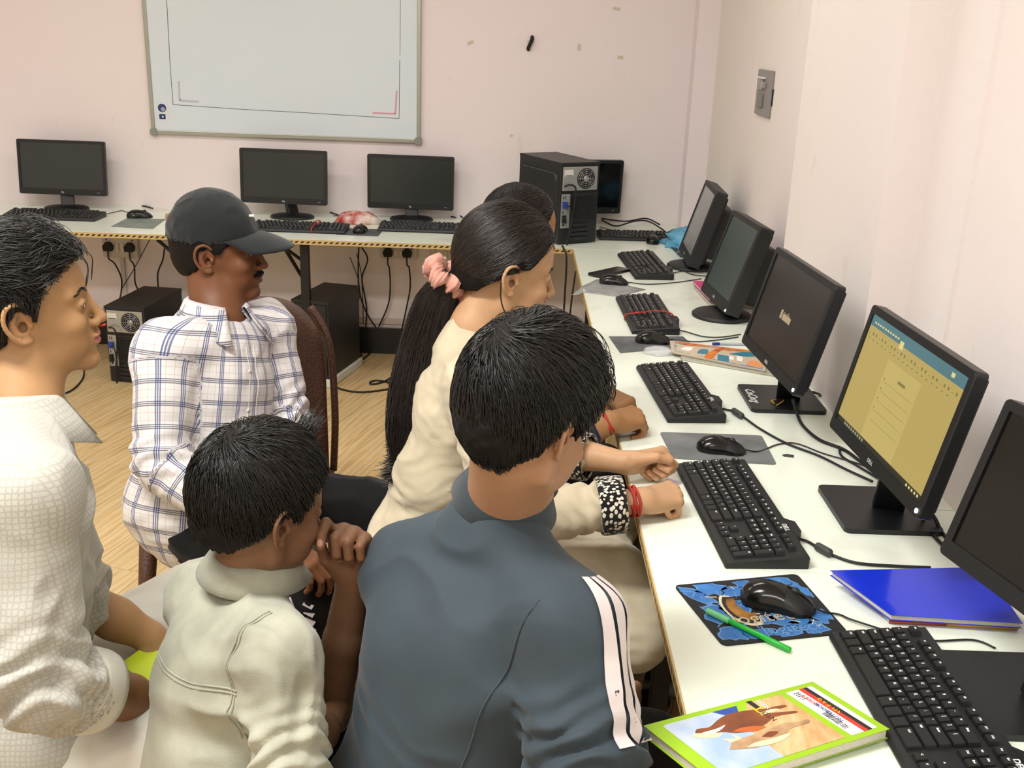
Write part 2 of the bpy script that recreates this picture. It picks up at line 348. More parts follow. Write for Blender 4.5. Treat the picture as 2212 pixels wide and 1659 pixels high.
for i, (bx, by, (px, py, pz), th, ph, lab) in enumerate([
        (-2.531, .565, (-2.541, .575, .956), -1.576, .10, 'wide black monitor farthest left on the back desk, on a round base'),
        (-1.39, .55, (-1.43, .555, .951), -1.62, .06, 'wide black monitor on the back desk behind the man in the cap'),
        (-.795, .60, (-.802, .615, .936), -1.60, .03, 'wide black monitor on the back desk left of the ponytailed girl')]):
    monitor((bx, by, .75), .0, (px, py, pz), th, ph, .438, .268, .014, .030, .022, 'oval', (.11, .085), lab, 'switched-off wide monitors on the back desk', SCR, ('hp', .014), 'L185b', led=False)
monitor((.035, .60, .75), -.05, (.058, .60, .945), -1.37, -.06, .43, .27, .015, .032, .022, 'oval', (.10, .08), 'black monitor on the back desk half hidden behind the tower computer', None, mat('screen_black', '07090B', .12), ('hp', .014), 'L185b', led=False)
m2o = monitor((.490, -.31, .75), 0-1.5708, (.500, -.2786, .940), 3.10, .2895, .355, .325, .020, .040, .05, 'oval', (.105, .105), 'square black monitor nearest the back corner on the right desk, thick casing, pale screen', None, SCRW, ('DELL', .012), None, PB2, .02, led=False, hump=.07)
m3o = monitor((.470, -1.12, .75), -1.5708, (.490, -1.055, .938), 3.22, .30, .352, .318, .018, .040, .05, 'oval', (.105, .105), 'square black monitor with thick casing and round base above the pink notebooks', None, SCRG, ('DELL', .012), None, PB2, .02, led=True, hump=.07)
m4o = monitor((.468, -2.01, .75), -1.5708+.0, (.4, -2.199, 1.037), 3.212, .255, .445, .272, .016, .026, .024, 'rect', (.205, .20), 'black monitor with faint gold logo in the middle of its dark screen', None, mat('screen_dark_brown', '2B2725', .2), ('DELL', .011), None, None, 0)
m5o = monitor((.51, -2.70, .75), -1.5708, (.442, -2.864, 1.051), 3.201, .21, .445, .272, .016, .026, .024, 'rect', (.215, .20), 'black monitor showing a yellowish document window, the only lit screen', None, SCR, ('DELL', .011), None, None, 0)
m6o = monitor((.525, -3.345, .75), -1.5708, (.5224, -3.3846, 1.0374), 3.40, .2745, .445, .272, .017, .028, .024, 'rect', (.215, .22), 'nearest black monitor at the right edge of the picture, screen off', None, mat('screen_black2', '0A0A0A', .22), ('DELL', .012), None, None, 0)
for (oo, PM_, sc), off in ((m2o, 0), (m3o, 0)): pass
# document on the lit screen: flat image made of flush coloured panels
DOC = {}
def em(n, c, s=1.0):
    return mat('screen_'+n, '000000', .3, emit=c, estr=s)
E0 = [em('yellow', 'AF9A5A', 1.0), em('page', 'B9A562', 1.0), em('teal', '4E747A', 1.0), em('line', '7C7440', 1.0), em('tab', 'D2C583', 1.0), em('task', '2C2C22', 1.0), em('icon', '8D8C70', 1.0)]
oo, PM_, sc = m5o; sw, sh = .445-.032, .272-.042; cz = (.026-.016)/2
img = MB()
def sq(x0, z0, x1, z1, mi, lay=1):    # 0..1 in screen, z up
    X = lambda a: (a-.5)*sw; Z = lambda a: (a-.5)*sh+cz; y = .0034-.00015*lay
    img.quad(*[PM_ @ Vector((X(a), y, Z(b))) for a, b in ((x0, z0), (x1, z0), (x1, z1), (x0, z1))], mi)
sq(0, 0, 1, 1, 0); sq(0, .90, 1, 1, 2, 2); sq(.35, .87, .39, .935, 4, 3); sq(.86, .93, .89, .965, 4, 3); sq(0, 0, 1, .045, 5, 2); sq(.30, .05, .66, .74, 1, 2)
for k in range(5): sq(.33, .56-k*.085, .64, .563-k*.085, 3, 3)
for k in range(4): sq(.325, .575-k*.085, .335, .59-k*.085, 3, 3)
sq(.46, .62, .54, .645, 3, 3)
for k in range(26): sq(.02+k*.037, .83, .035+k*.037, .855-.02*(k % 3 == 0), 3, 3)
for k in range(18): sq(.03+k*.05, .79, .045+k*.05, .80, 3, 3)
for k in range(9): sq(.10+k*.028, .010, .118+k*.028, .035, 6, 3)
for k in range(5): sq(.84+k*.028, .012, .855+k*.028, .032, 4, 3)
for k in range(10): sq(.04+k*.03, .93, .06+k*.03, .945, 4, 3)
img.build('screen_image', E0, oo)
# logo on the dark screen
oo, PM_, sc = m4o
lg = MB(); GOLD = mat('screen_gold', '000000', .3, emit='A89474', estr=1)
lg.quad(*[PM_ @ Vector((x, .0032, z)) for x, z in ((-.038, -.012), (-.024, -.012), (-.024, .010), (-.038, .010))], 0)
lg.quad(*[PM_ @ Vector((x, .0032, z)) for x, z in ((-.020, -.012), (.040, -.012), (.040, .003), (-.020, .003))], 0)
add_mesh(lg, text_mesh('audio', .022, .00005), PM_ @ Tr(.008, .0030, .004) @ Matrix.Rotation(pi/2, 4, 'X'), 0)
lg.build('screen_logo', GOLD, oo)
# scribble of correction fluid on the base of that monitor
sb = MB(); add_mesh(sb, text_mesh('CnCnrg', .034, .0003, shear=.4), Tr(-.005, -.078, .0113), 0)
for k in range(0): pass
sb.build('painted_scribble', WH, oo)
stk = MB(); stk.tube(spline([(.028, -.02, .013), (.045, -.035, .016), (.060, -.032, .013)], 6), .003, 6, flat=.4); stk.tube(spline([(.03, .0, .013), (.055, -.010, .017), (.075, -.03, .013)], 6), .002, 6, flat=.4); stk.build('yellow_tie', mat('yellow_tie', 'B98A33', .6), oo)

# keyboards ---------------------------------------------------------------
KC = mat('key_plastic', '151719', .5, bump=.04, bscale=400); KBODY = mat('keyboard_body', '191B1E', .48, var=.2, vscale=20)
U = .01905; KEYC = {}
def key_mesh(wd, dp, legend=None, hgt=.0085, low=False):
    k = (round(wd, 4), round(dp, 4), legend, hgt)
    if k in KEYC: return KEYC[k]
    b = MB(); g = .0006; t = .0028; x0, x1, y0, y1 = -wd/2+g, wd/2-g, -dp/2+g, dp/2-g
    lo_ = [(x0, y0), (x1, y0), (x1, y1), (x0, y1)]; hi_ = [(x0+t, y0+t*.9), (x1-t, y0+t*.9), (x1-t, y1-t*.5), (x0+t, y1-t*.5)]
    mid = [(x0+t*.75, y0+t*.6), (x1-t*.75, y0+t*.6), (x1-t*.75, y1-t*.35), (x0+t*.75, y1-t*.35)]
    vs = [(p[0], p[1], 0) for p in lo_]+[(p[0], p[1], hgt*.85) for p in mid]+[(p[0], p[1], hgt) for p in hi_]
    fs = [(0, 1, 5, 4), (1, 2, 6, 5), (2, 3, 7, 6), (3, 0, 4, 7), (4, 5, 9, 8), (5, 6, 10, 9), (6, 7, 11, 10), (7, 4, 8, 11), (8, 9, 10, 11)]
    b.add([Vector(v) for v in vs], fs, 0)
    if legend:
        me = text_mesh(legend, .0062 if len(legend) == 1 else .0042, .0001, bold=.0002)
        add_mesh(b, me, Tr(x0+t+.0035+.001*len(legend), y1-t-.0035, hgt+.0001), 1)
    me = b.mesh('key'); me.materials.append(KC); me.materials.append(WH); KEYC[k] = me; return me
ROWS = [
    (.024, [('Ctrl', 1.25), ('', 1.1), ('Alt', 1.15), ('', 5.5), ('Alt', 1.25), ('', 1.2), ('', 1.2), ('Ctrl', 2.35)], .024),
    (.0455, [('Shft', 2.25)]+[(c, 1) for c in 'ZXCVBNM,./']+[('Shft', 2.75)], U),
    (.0645, [('Caps', 1.75)]+[(c, 1) for c in "ASDFGHJKL;'"]+[('Enter', 2.25)], U),
    (.0835, [('Tab', 1.5)]+[(c, 1) for c in 'QWERTYUIOP[]']+[('|', 1.5)], U),
    (.1025, [('~', 1)]+[(c, 1) for c in '1234567890-=']+[('Bksp', 2)], U),
    (.1285, [('Esc', 1), (None, 1)]+[('F%d' % k, 1) for k in (1, 2, 3, 4)]+[(None, .5)]+[('F%d' % k, 1) for k in (5, 6, 7, 8)]+[(None, .5)]+[('F%d' % k, 1) for k in (9, 10, 11, 12)], .017)]
def key_list():
    out = []; x00 = .009
    for y, row, dp in ROWS:
        x = x00
        for lg_, wd in row:
            if lg_ is not None: out.append((x+wd*U/2, y, wd*U, dp, lg_))
            x += wd*U
    nx = x00+15*U+.0065
    for j, y in enumerate((.1025, .0835)):
        for i in range(3): out.append((nx+(i+.5)*U, y, U, U, ('Ins', 'Hm', 'PgU', 'Del', 'End', 'PgD')[j*3+i]))
    for i in range(3): out.append((nx+(i+.5)*U, .1285, U, .017, ('Prt', 'Scr', 'Brk')[i])); out.append((nx+(i+.5)*U, .0245, U, U, '<v>'[i]))
    out.append((nx+1.5*U, .0455, U, U, '^'))
    px = nx+3*U+.0065
    num = [('Num', '/', '*', '-'), ('7', '8', '9', None), ('4', '5', '6', None), ('1', '2', '3', None)]
    for j, y in enumerate((.1025, .0835, .0645, .0455)):
        for i in range(4):
            if num[j][i]: out.append((px+(i+.5)*U, y, U, U, num[j][i]))
    out += [(px+3.5*U, .074, U, 2*U, '+'), (px+3.5*U, .0365, U, 2*U, 'Ent'), (px+U, .0265, 2*U, U, '0'), (px+2.5*U, .0265, U, U, '.')]
    for i in range(3): out.append((px+(i+.7)*U, .1285, U, .017, '-'))
    return out, px+4*U+.009
KEYS, KL = key_list()
def slope(y): return .0135+.105*y
def keyboard(loc, a, label, detail=2, group=None, scale=1.0, hump=True, ribbon=False):
    """front-left corner at loc, a = direction of the front edge"""
    o = empty('keyboard', loc, a, label=label, cat='keyboard', group=group); o.scale = (scale,)*3; D = .155
    b = MB(); prof = [(0.002, 0), (0, .006), (.004, .0135), (.012, slope(.012)), (.140, slope(.140)-.003), (.152, slope(.14)-.003), (D, .020), (D, .002)]
    xs = [0, .004, KL-.004, KL]; vs = []
    for i, xx in enumerate(xs):
        for (y, z) in prof:
            e = 1 if i in (1, 2) else 0
            vs.append(Vector((xx, y if e else min(max(y, .003), D-.003), z if e else max(.001, z-.003))))
    n = len(prof); fs = [tuple(range(n)), tuple(reversed(range(3*n, 4*n)))]
    for i in range(3):
        for k in range(n): j = (k+1) % n; fs.append((i*n+k, (i+1)*n+k, (i+1)*n+j, i*n+j))
    b.add(vs, fs)
    if hump: b.prism([(KL-.155, D-.004), (KL-.085, D-.004), (KL-.10, D+.014), (KL-.14, D+.014)], .003, .026)
    b.build('case', KBODY, o)
    sl = math.atan(.105)
    if detail == 2:
        for (x, y, wd, dp, lg_) in KEYS:
            me = key_mesh(wd, dp, lg_ or None); k = bpy.data.objects.new('key', me); COL.objects.link(k); k.parent = o; k.location = (x, y, slope(y)-.003); k.rotation_euler = (sl, 0, 0)
        add = MB(); add_mesh(add, text_mesh('DELL', .013, .0002, bold=.0004), Tr(KL-.115, .143, slope(.143)-.0025) @ Matrix.Rotation(sl*.3, 4, 'X'), 0); add.build('logo', WH, o)
    else:
        b = MB()
        for (x, y, wd, dp, lg_) in KEYS:
            me = key_mesh(wd, dp, None); add_mesh(b, me, Tr(x, y, slope(y)-.003) @ Matrix.Rotation(sl, 4, 'X'), 0)
            if detail == 1: b.quad(*[Vector((x+p, y+q, slope(y)+.0062)) for p, q in ((-.004, .0005), (-.0005, .0005), (-.0005, .004), (-.004, .004))], 1)
        k = b.build('keys', [KC, WH], o); k['kind'] = 'stuff'
    if ribbon:
        rb = MB(); x = KL*.66
        rb.tube(spline([(x, -.003, .004), (x-.002, .0, .024), (x+.004, .05, .033), (x-.004, .10, .038), (x+.01, .150, .034), (x+.01, D+.002, .006)], 6), .0022, 6, flat=1.6)
        rb.tube(spline([(x, .03, .033), (x+.012, .055, .036), (x+.03, .06, .037)], 5), .0018, 6)
        rb.build('red_ribbon', mat('red_ribbon', 'B5301E', .6), o)
    return o
K3 = keyboard((.098, -1.768, .75), -1.5708+.0554, 'black keyboard in front of the monitor with the gold logo', 2, 'full size keyboards with white legends', .99)
K4 = keyboard((.110, -2.504, .75), -1.5708+.0574, 'black keyboard by the girl with the red bracelet, white brand mark', 2, 'full size keyboards with white legends', 1.04)
K5 = keyboard((.266, -3.196, .75), -1.5708+.027, 'nearest black keyboard beside the green notebook', 2, 'full size keyboards with white legends', 1.04)
for k, r in ((K3, -1.5708+.0554+.02), (K4, -1.5708+.0574), (K5, -1.5708+.027)): k.rotation_euler[2] = r
KA = keyboard((.188, -.125, .75), -1.5708+.065, 'black keyboard near the back corner beside the phone', 1, 'worn keyboards on the far right desk', 1.03)
KB_ = keyboard((.110, -.930, .75), -1.5708+.03, 'black keyboard tied with a red thread on the right desk', 1, 'worn keyboards on the far right desk', 1.03, ribbon=True)
keyboard((-.924, .257, .75), .0, 'black keyboard in front of the monitor left of the ponytailed girl', 1, 'keyboards on the back desk', 1.0, False)
keyboard((-1.512, .150, .75), .0, 'black keyboard tied with red thread behind the man in the cap', 1, 'keyboards on the back desk', 1.0, False, ribbon=True)
keyboard((-2.72, .250, .75), .0, 'black keyboard at the left end of the back desk', 1, 'keyboards on the back desk', 1.0, False)
keyboard((.135, .225, .75), .05, 'black keyboard partly behind the tower computer and under the blue cloth', 1, 'keyboards on the back desk', .95, False)

# mice --------------------------------------------------------------------
def mouse(loc, rz, label, cord=None, sc=1.0, group=None):
    o = empty('mouse', loc, rz, label=label, cat='mouse', group=group); o.scale = (sc,)*3
    L, Wd, Hh = .058, .031, .038
    def surf(t, a, off=0):
        y = -L+2*L*t; prof = (max(0, 1-((t-.5)/.5)**4))**.5
        wv = Wd*prof*(1-.10*math.exp(-((t-.55)/.2)**2)); hh = Hh*(max(0, math.sin(pi*min(1, (t*.96+.02)**.72)))**.6)
        return Vector((math.cos(a)*wv*(1+off), y*(1+off*.3), max(0.0015, (abs(math.sin(a))**.8)*hh*(1+off*1.2))))
    def patch(t0, t1, a0, a1, nt_, na, off, close=False):
        b = MB(); vs = [surf(t0+(t1-t0)*i/nt_, a0+(a1-a0)*k/na, off) for i in range(nt_+1) for k in range(na+1)]
        fs = [(i*(na+1)+k, i*(na+1)+k+1, (i+1)*(na+1)+k+1, (i+1)*(na+1)+k) for i in range(nt_) for k in range(na)]
        b.add(vs, fs, 0, True)
        if close:
            m = len(vs); b.v += [(v.x, v.y, .001) for v in vs[::na+1]]+[(v.x, v.y, .001) for v in vs[na::na+1]]
        return b
    patch(.0, 1, 0, pi, 22, 16, 0).build('body', PG, o)
    for s in (0, 1):
        a0, a1 = (.30, pi/2-.07) if s == 0 else (pi/2+.07, pi-.30)
        patch(.60, .975, a0, a1, 8, 6, .035).build('button', PB, o)
    MB().lathe([(.0001, -.003), (.0075, -.003), (.0075, .003), (.0001, .003)], 16, M=Tr(0, .024, .0285) @ Matrix.Rotation(pi/2, 4, 'Y')).build('wheel', PB2, o)
    if cord:
        inv = o.matrix_basis.inverted() if False else (Tr(Vector(loc)) @ Rz(rz) @ Matrix.Diagonal((sc, sc, sc, 1))).inverted()
        pts = [inv @ Vector(p) for p in cord]; MB().tube(spline([Vector((0, .054, .010))]+pts, 6), .0019/sc, 6).build('cord', CORD, o)
    return o
def d3(u, v, z=.753): p = dz(u, v, z); return (p.x, p.y, z)
mouse((.205, -3.100, .752), -1.95, 'glossy black mouse on the blue patterned mouse pad', [d3(1782, 1322, .757), d3(1815, 1328), d3(1850, 1342, .756), d3(1990, 1382), d3(2100, 1382), d3(2150, 1400)], 1.12)
mouse((.236, -2.392, .751), -1.75, 'black mouse on the grey pad between the two near keyboards', [d3(1640, 975), d3(1680, 960), d3(1720, 958), d3(1780, 980), d3(1850, 1000), d3(1900, 1020)], 1.0)
mouse((.184, -1.485, .751), -1.6, 'black mouse below the keyboard tied with a red thread', [d3(1455, 733), d3(1500, 738), d3(1545, 735), d3(1595, 728)], 1.0)
mouse((.126, -.675, .751), -1.75, 'black mouse on the thin grey sheet hanging over the desk edge', [d3(1360, 610), d3(1400, 614), d3(1460, 610), d3(1515, 602)], 1.0)
mouse((.386, .215, .751), -.1, 'black mouse at the edge of the blue cloth in the back corner', None, 1.0)
mouse((-2.106, .40, .751), -1.2, 'black mouse on the green-grey pad at the left of the back desk', [d3(275, 458), d3(262, 455), d3(230, 462), d3(208, 465)], 1.05)
mouse((-1.0, .225, .751), -.1, 'black mouse beside the red and white cloth', [d3(772, 478), d3(740, 468), d3(720, 466)], 1.0)
# mouse pads ----------------------------------------------------------------
PADM = mat('grey_pad', '5D6062', .6, col2='7E8182', vscale=9, bump=.1, bscale=60)
def pad(cs, label, m, z=.7502, t=.0022, cat='mouse pad', name='mouse_pad', r=0, group=None):
    c = sum((Vector((p[0], p[1])) for p in cs), Vector((0, 0)))/len(cs)
    b = MB(); L = [(p[0]-c.x, p[1]-c.y) for p in cs]
    if r:
        out = []
        n = len(L)
        for i in range(n):
            p, a, q = Vector(L[i-1]), Vector(L[i]), Vector(L[(i+1) % n]); u1 = (p-a).normalized()*r; u2 = (q-a).normalized()*r
            for k in range(5): t_ = k/4; out.append(tuple((a+u1)*(1-t_)**2+a*2*t_*(1-t_)+(a+u2)*t_**2))
        L = out
    b.prism(L, 0, t); ob = b.build(name, m, None, (c.x, c.y, z)); return tag(ob, label, cat, group)
pad([(.104, -2.282), (.357, -2.281), (.352, -2.465), (.113, -2.447)][::-1], 'large dusty grey mouse pad beside the fists of the girl in cream', PADM, r=.012)
pad([(.046, -1.435), (.291, -1.405), (.311, -1.519), (.067, -1.612)][::-1], 'scuffed grey mouse pad below the red-tied keyboard', mat('grey_pad_dark', '505456', .6, col2='74787A', vscale=14))
pad([(-2.152, .143), (-2.157, .365), (-1.975, .379), (-1.951, .122)][::-1], 'green-grey mouse pad at the left of the back desk', mat('green_pad', '74827A', .6, col2='8A958E', vscale=10))
pad([(-1.10, .135), (-1.09, .30), (-.90, .30), (-.905, .135)][::-1], 'grey mouse pad beside the red and white cloth', mat('grey_pad_2', '4A5052', .6))
# thin sheet that bends over the edge
g = MB(); A, B_, C_, D_ = Vector(d3(1290, 603, .7515)), Vector(d3(1395, 625, .7515)), Vector(d3(1335, 641, .7515)), Vector(d3(1235, 637, .735))
vs = []; N_ = 8
for i in range(N_+1):
    for k in range(N_+1):
        s_, t_ = i/N_, k/N_; p = A*(1-s_)*(1-t_)+B_*s_*(1-t_)+C_*s_*t_+D_*(1-s_)*t_; p.z += .006*math.sin(pi*(1-s_)*t_)*(1-s_); p.z = max(p.z, .7512 if p.x > -.004 else .70); vs.append(p)
g.add(vs, [(i*(N_+1)+k, i*(N_+1)+k+1, (i+1)*(N_+1)+k+1, (i+1)*(N_+1)+k) for i in range(N_) for k in range(N_)], 0, True)
o = g.build('mouse_pad', mat('grey_sheet', '8A8C8C', .5, col2='A6A8A8', vscale=16)); md = o.modifiers.new('s', 'SOLIDIFY'); md.thickness = .001; tag(o, 'thin grey sheet used as mouse pad, corner bent over the desk edge', 'mouse pad')
# logitech pad: printed top
LP = empty('mouse_pad', (0, 0, 0), label='blue and black printed mouse pad under the nearest mouse', cat='mouse pad')
pa, pb, pc_, pd_ = [Vector(p) for p in ((.033, -3.043), (.268, -2.985), (.305, -3.182), (.086, -3.233))]
c0 = (pa+pb+pc_+pd_)/4; LP.location = (c0.x, c0.y, .7502)
def padpt(a, b): return (pa*(1-a)*b+pb*a*b+pc_*a*(1-b)+pd_*(1-a)*(1-b))-c0      # a: left->right far edge, b: 0 near .. 1 far
b = MB(); L = []
for p, a_, q in ((pb-c0, pa-c0, pd_-c0), (pa-c0, pd_-c0, pc_-c0), (pd_-c0, pc_-c0, pb-c0), (pc_-c0, pb-c0, pa-c0)):
    u1 = (p-a_).normalized()*.012; u2 = (q-a_).normalized()*.012
    for k in range(5): t_ = k/4; L.append(tuple((a_+u1)*(1-t_)**2+a_*2*t_*(1-t_)+(a_+u2)*t_**2))
b.prism(L, 0, .0025); b.build('rubber_sheet', mat('pad_black', '14161A', .7), LP)
BL = [mat('pad_blue', '2C62A8', .6, col2='3C7FC4', vscale=25), mat('pad_line', '5E8FC8', .6), mat('pad_orange', 'B07A2E', .5, col2='4A2E14', vscale=30), mat('pad_cream', 'D9CDB0', .5), mat('pad_dark_fill', '1B1A1C', .6)]
pr = MB(); rnd = random.Random(3)
def padshape(ptsab, mi, lay):
    vs = [Vector((*padpt(a, b_), .0025+.00012*lay)) for a, b_ in ptsab]; c = sum(vs, Vector())/len(vs); n = len(vs)
    # orient upwards
    ar = sum((vs[i]-c).cross(vs[(i+1) % n]-c).z for i in range(n))
    pr.add(vs, [tuple(range(n)) if ar > 0 else tuple(reversed(range(n)))], mi)
def blob(ca, cb, ra, rb, rot, mi, lay, n=14, jag=.25, seed=0):
    rr = random.Random(seed); out = []
    for k in range(n):
        t_ = 2*pi*k/n; q = 1+rr.uniform(-jag, jag); x_, y_ = ra*math.cos(t_)*q, rb*math.sin(t_)*q
        a_ = ca+x_*math.cos(rot)-y_*math.sin(rot); b__ = cb+x_*math.sin(rot)+y_*math.cos(rot); out.append((min(.985, max(.015, a_)), min(.97, max(.03, b__))))
    padshape(out, mi, lay)
for k, (ca_, cb_, ra, rb, ro) in enumerate([(.10, .80, .06, .17, .5), (.24, .88, .12, .10, -.5), (.40, .80, .09, .08, .3), (.52, .92, .06, .07, 0), (.80, .90, .12, .08, -.2), (.16, .45, .10, .13, .3), (.30, .52, .10, .12, .2), (.48, .56, .08, .14, 1), (.60, .30, .10, .12, .4), (.82, .50, .07, .12, .2), (.90, .30, .07, .10, .1), (.14, .15, .10, .10, .2), (.33, .12, .11, .07, 0), (.55, .10, .10, .07, .2), (.78, .12, .09, .09, .3), (.93, .72, .04, .12, .3), (.70, .22, .09, .05, .1), (.44, .30, .10, .06, .3)]):
    blob(ca_, cb_, ra*1.15, rb*1.15, ro, 1, 1, 16, .28, k); blob(ca_, cb_, ra, rb, ro, 0, 2, 16, .28, k)
for k in range(60):
    a_, b__ = rnd.uniform(.05, .93), rnd.uniform(.06, .92); an = rnd.uniform(0, pi); l_ = rnd.uniform(.02, .05); w_ = .004
    dx, dy_ = math.cos(an)*l_, math.sin(an)*l_; nx_, ny_ = -math.sin(an)*w_, math.cos(an)*w_*1.6
    padshape([(a_-dx-nx_, b__-dy_-ny_), (a_+dx-nx_, b__+dy_-ny_), (a_+dx+nx_, b__+dy_+ny_), (a_-dx+nx_, b__-dy_+ny_)], 1 if k % 3 else 3, 3)
# curl emblem: cream crescent with orange fill
def cres(s, mi, lay):
    out = [];
    for k in range(13): t_ = k/12; an = 2.2+t_*3.0; out.append((.36+.13*s*math.cos(an)*1.0, .52+.26*s*math.sin(an)))
    for k in range(13): t_ = 1-k/12; an = 2.4+t_*2.6; out.append((.40+.10*s*math.cos(an)*.85+.012, .58+.22*s*math.sin(an)*.9))
    padshape(out, mi, lay)
cres(1.12, 3, 4); cres(.98, 4, 5); cres(.78, 2, 6)
tm = text_mesh('logitech', .042, .00005); ex = (pc_-pd_).normalized(); ey = Vector((-ex.y, ex.x)); pp = padpt(.50, .34)
Mt = Matrix(((ex.x, ey.x, 0, pp.x), (ex.y, ey.y, 0, pp.y), (0, 0, 1, .0034), (0, 0, 0, 1)))
add_mesh(pr, tm, Mt, 3); tm2 = text_mesh('logitech', .0405, .00008, bold=-.0012); add_mesh(pr, tm2, Tr(0, 0, .0001) @ Mt, 4)
tm = text_mesh('logitech', .036, .00005); pp = padpt(.62, .14); Mt2 = Mt.copy(); Mt2[0][3] = pp.x; Mt2[1][3] = pp.y; Mt2[2][3] = .0032; add_mesh(pr, tm, Mt2, 1)
pr.build('print', BL, LP)
# green pen, blue pen ---------------------------------------------------------
def pen(a, b, r, label, m, mcap, capf, name='pen'):
    a, b = Vector(a), Vector(b); d = b-a; L_ = d.length; M_ = d.to_track_quat('Z', 'Y').to_matrix().to_4x4()
    o = empty(name, a, label=label, cat='pen')
    MB().lathe([(r*.3, L_*capf), (r*.9, L_*capf+.001), (r*.92, L_-.002), (r*.7, L_)], 14, M=M_).build('barrel', m, o)
    MB().lathe([(r*.6, 0), (r, .002), (r*1.08, L_*capf-.001), (r*.9, L_*capf+.001)], 14, M=M_).build('cap', mcap, o); return o
pen((.075, -3.136, .7590), (.192, -3.246, .7560), .0054, 'green pen lying across the corner of the blue mouse pad', mat('green_plastic', '1FB83A', .3), mat('green_clear', '7EE09A', .3, trans=.3), .28)
pen((.372, -1.49, .7550), (.60, -1.475, .7550), .0045, 'clear pen with blue cap behind the colourful magazine', mat('clear_pen', 'C8CCDC', .25, trans=.4), mat('blue_cap', '1A1A8C', .35), .10)
# notebooks --------------------------------------------------------------------
PAGE = mat('page_edges', 'D8D4C6', .8, var=.25, vscale=120, stretch=(1, 1, 14)); 
def slab(cs, th, name, label, top, edge, cat='notebook', cover_t=.0007, extra=None, group=None, wob=0.0):
    """cs: 4 top corners (3D, counter-clockwise seen from above); pages below, covers both sides"""
    cs = [Vector(c) for c in cs]; c = sum(cs, Vector())/4; c.z = min(p.z for p in cs)-th
    o = empty(name, c, label=label, cat=cat, group=group); N_ = 10
    def P_(s, t, dz_): p = cs[0]*(1-s)*(1-t)+cs[1]*s*(1-t)+cs[2]*s*t+cs[3]*(1-s)*t; return Vector((p.x-c.x, p.y-c.y, p.z-c.z+dz_+wob*math.sin(pi*s)*math.sin(pi*t)))
    def sheet(z0, z1, nm, m, sh=0):
        b = MB(); vs = []
        for zz in (z0, z1):
            for i in range(N_+1):
                for k in range(N_+1):
                    s = sh+(1-2*sh)*i/N_; t = sh+(1-2*sh)*k/N_; vs.append(P_(s, t, zz))
        q = (N_+1)**2; ix = lambda i, k, l: l*q+i*(N_+1)+k; fs = []
        for i in range(N_):
            for k in range(N_): fs += [(ix(i, k, 1), ix(i+1, k, 1), ix(i+1, k+1, 1), ix(i, k+1, 1)), (ix(i, k, 0), ix(i, k+1, 0), ix(i+1, k+1, 0), ix(i+1, k, 0))]
            fs += [(ix(i, 0, 0), ix(i+1, 0, 0), ix(i+1, 0, 1), ix(i, 0, 1)), (ix(i+1, N_, 0), ix(i, N_, 0), ix(i, N_, 1), ix(i+1, N_, 1)), (ix(0, i+1, 0), ix(0, i, 0), ix(0, i, 1), ix(0, i+1, 1)), (ix(N_, i, 0), ix(N_, i+1, 0), ix(N_, i+1, 1), ix(N_, i, 1))]
        b.add(vs, fs); return b.build(nm, m, o)
    sheet(-cover_t, 0, 'cover', top); sheet(-th+cover_t, -cover_t-.0002, 'pages', edge, .012); sheet(-th, -th+cover_t-.0002, 'back_cover', top)
    return o, P_
nb, NP = slab([(.012, -3.588, .772), (.274, -3.468, .776), (.197, -3.354, .772), (-.071, -3.473, .772)], .016, 'notebook', 'green bordered exercise book with horses on its cover, hanging over the desk edge', mat('lime_cover', '9CC81E', .35, var=.1), PAGE)
# cover print in (s: left->right near edge, t: near -> far) ; text is upside down from here
PR = [mat('print_sky', '9DB8DE', .35, col2='C9D3E2', vscale=18), mat('print_sand', 'C79A66', .4, col2='E0C091', vscale=26, stretch=(3, 1, 1)), mat('print_brown', '6E3A22', .4, col2='8A4D2B', vscale=30), mat('print_cream', 'EAD6AE', .4), mat('print_red', 'D23A2E', .4), mat('print_black', '22201F', .4), mat('print_white', 'ECEDEE', .4), mat('print_yellow', 'E9C21A', .4), mat('print_orange', 'C0622C', .4), mat('print_navy', '2B4C9C', .4), mat('print_tan', 'C7A57C', .4, col2='9A7552', vscale=30)]
pr = MB()
def ns(pts, mi, lay):
    vs = [NP(s, t, .0002+.00012*lay) for s, t in pts]; n = len(vs); c = sum(vs, Vector())/n
    ar = sum((vs[i]-c).cross(vs[(i+1) % n]-c).z for i in range(n)); pr.add(vs, [tuple(range(n)) if ar > 0 else tuple(reversed(range(n)))], mi)
def poly_sm(pts, n=3): return [tuple(p)[:2] for p in spline([(a, b, 0) for a, b in pts]+[(pts[0][0], pts[0][1], 0)], n)][:-1]
ns(rrect(.075, .07, .44, .93, .03), 0, 1); ns([(.40, .07), (.76, .07), (.76, .93), (.56, .93), (.47, .72), (.40, .45)], 1, 2)
ns([(.36, .93), (.44, .72), (.50, .93)], 9, 3)
# brown horse: head left, body, legs right
ns(poly_sm([(.17, .70), (.20, .75), (.26, .73), (.34, .80), (.42, .84), (.52, .82), (.60, .78), (.70, .76), (.71, .72), (.60, .70), (.66, .66), (.72, .62), (.71, .59), (.60, .62), (.52, .56), (.42, .52), (.34, .55), (.28, .62), (.22, .62), (.18, .64)]), 2, 4)
ns(poly_sm([(.16, .70), (.14, .66), (.18, .60), (.24, .56), (.28, .60), (.22, .66)]), 3, 5); ns(poly_sm([(.20, .68), (.28, .68), (.34, .70), (.28, .64), (.22, .64)]), 6, 5)
ns(poly_sm([(.33, .58), (.42, .50), (.50, .52), (.44, .58), (.38, .60)]), 8, 5); ns(poly_sm([(.55, .74), (.64, .74), (.66, .70), (.58, .70)]), 3, 5)
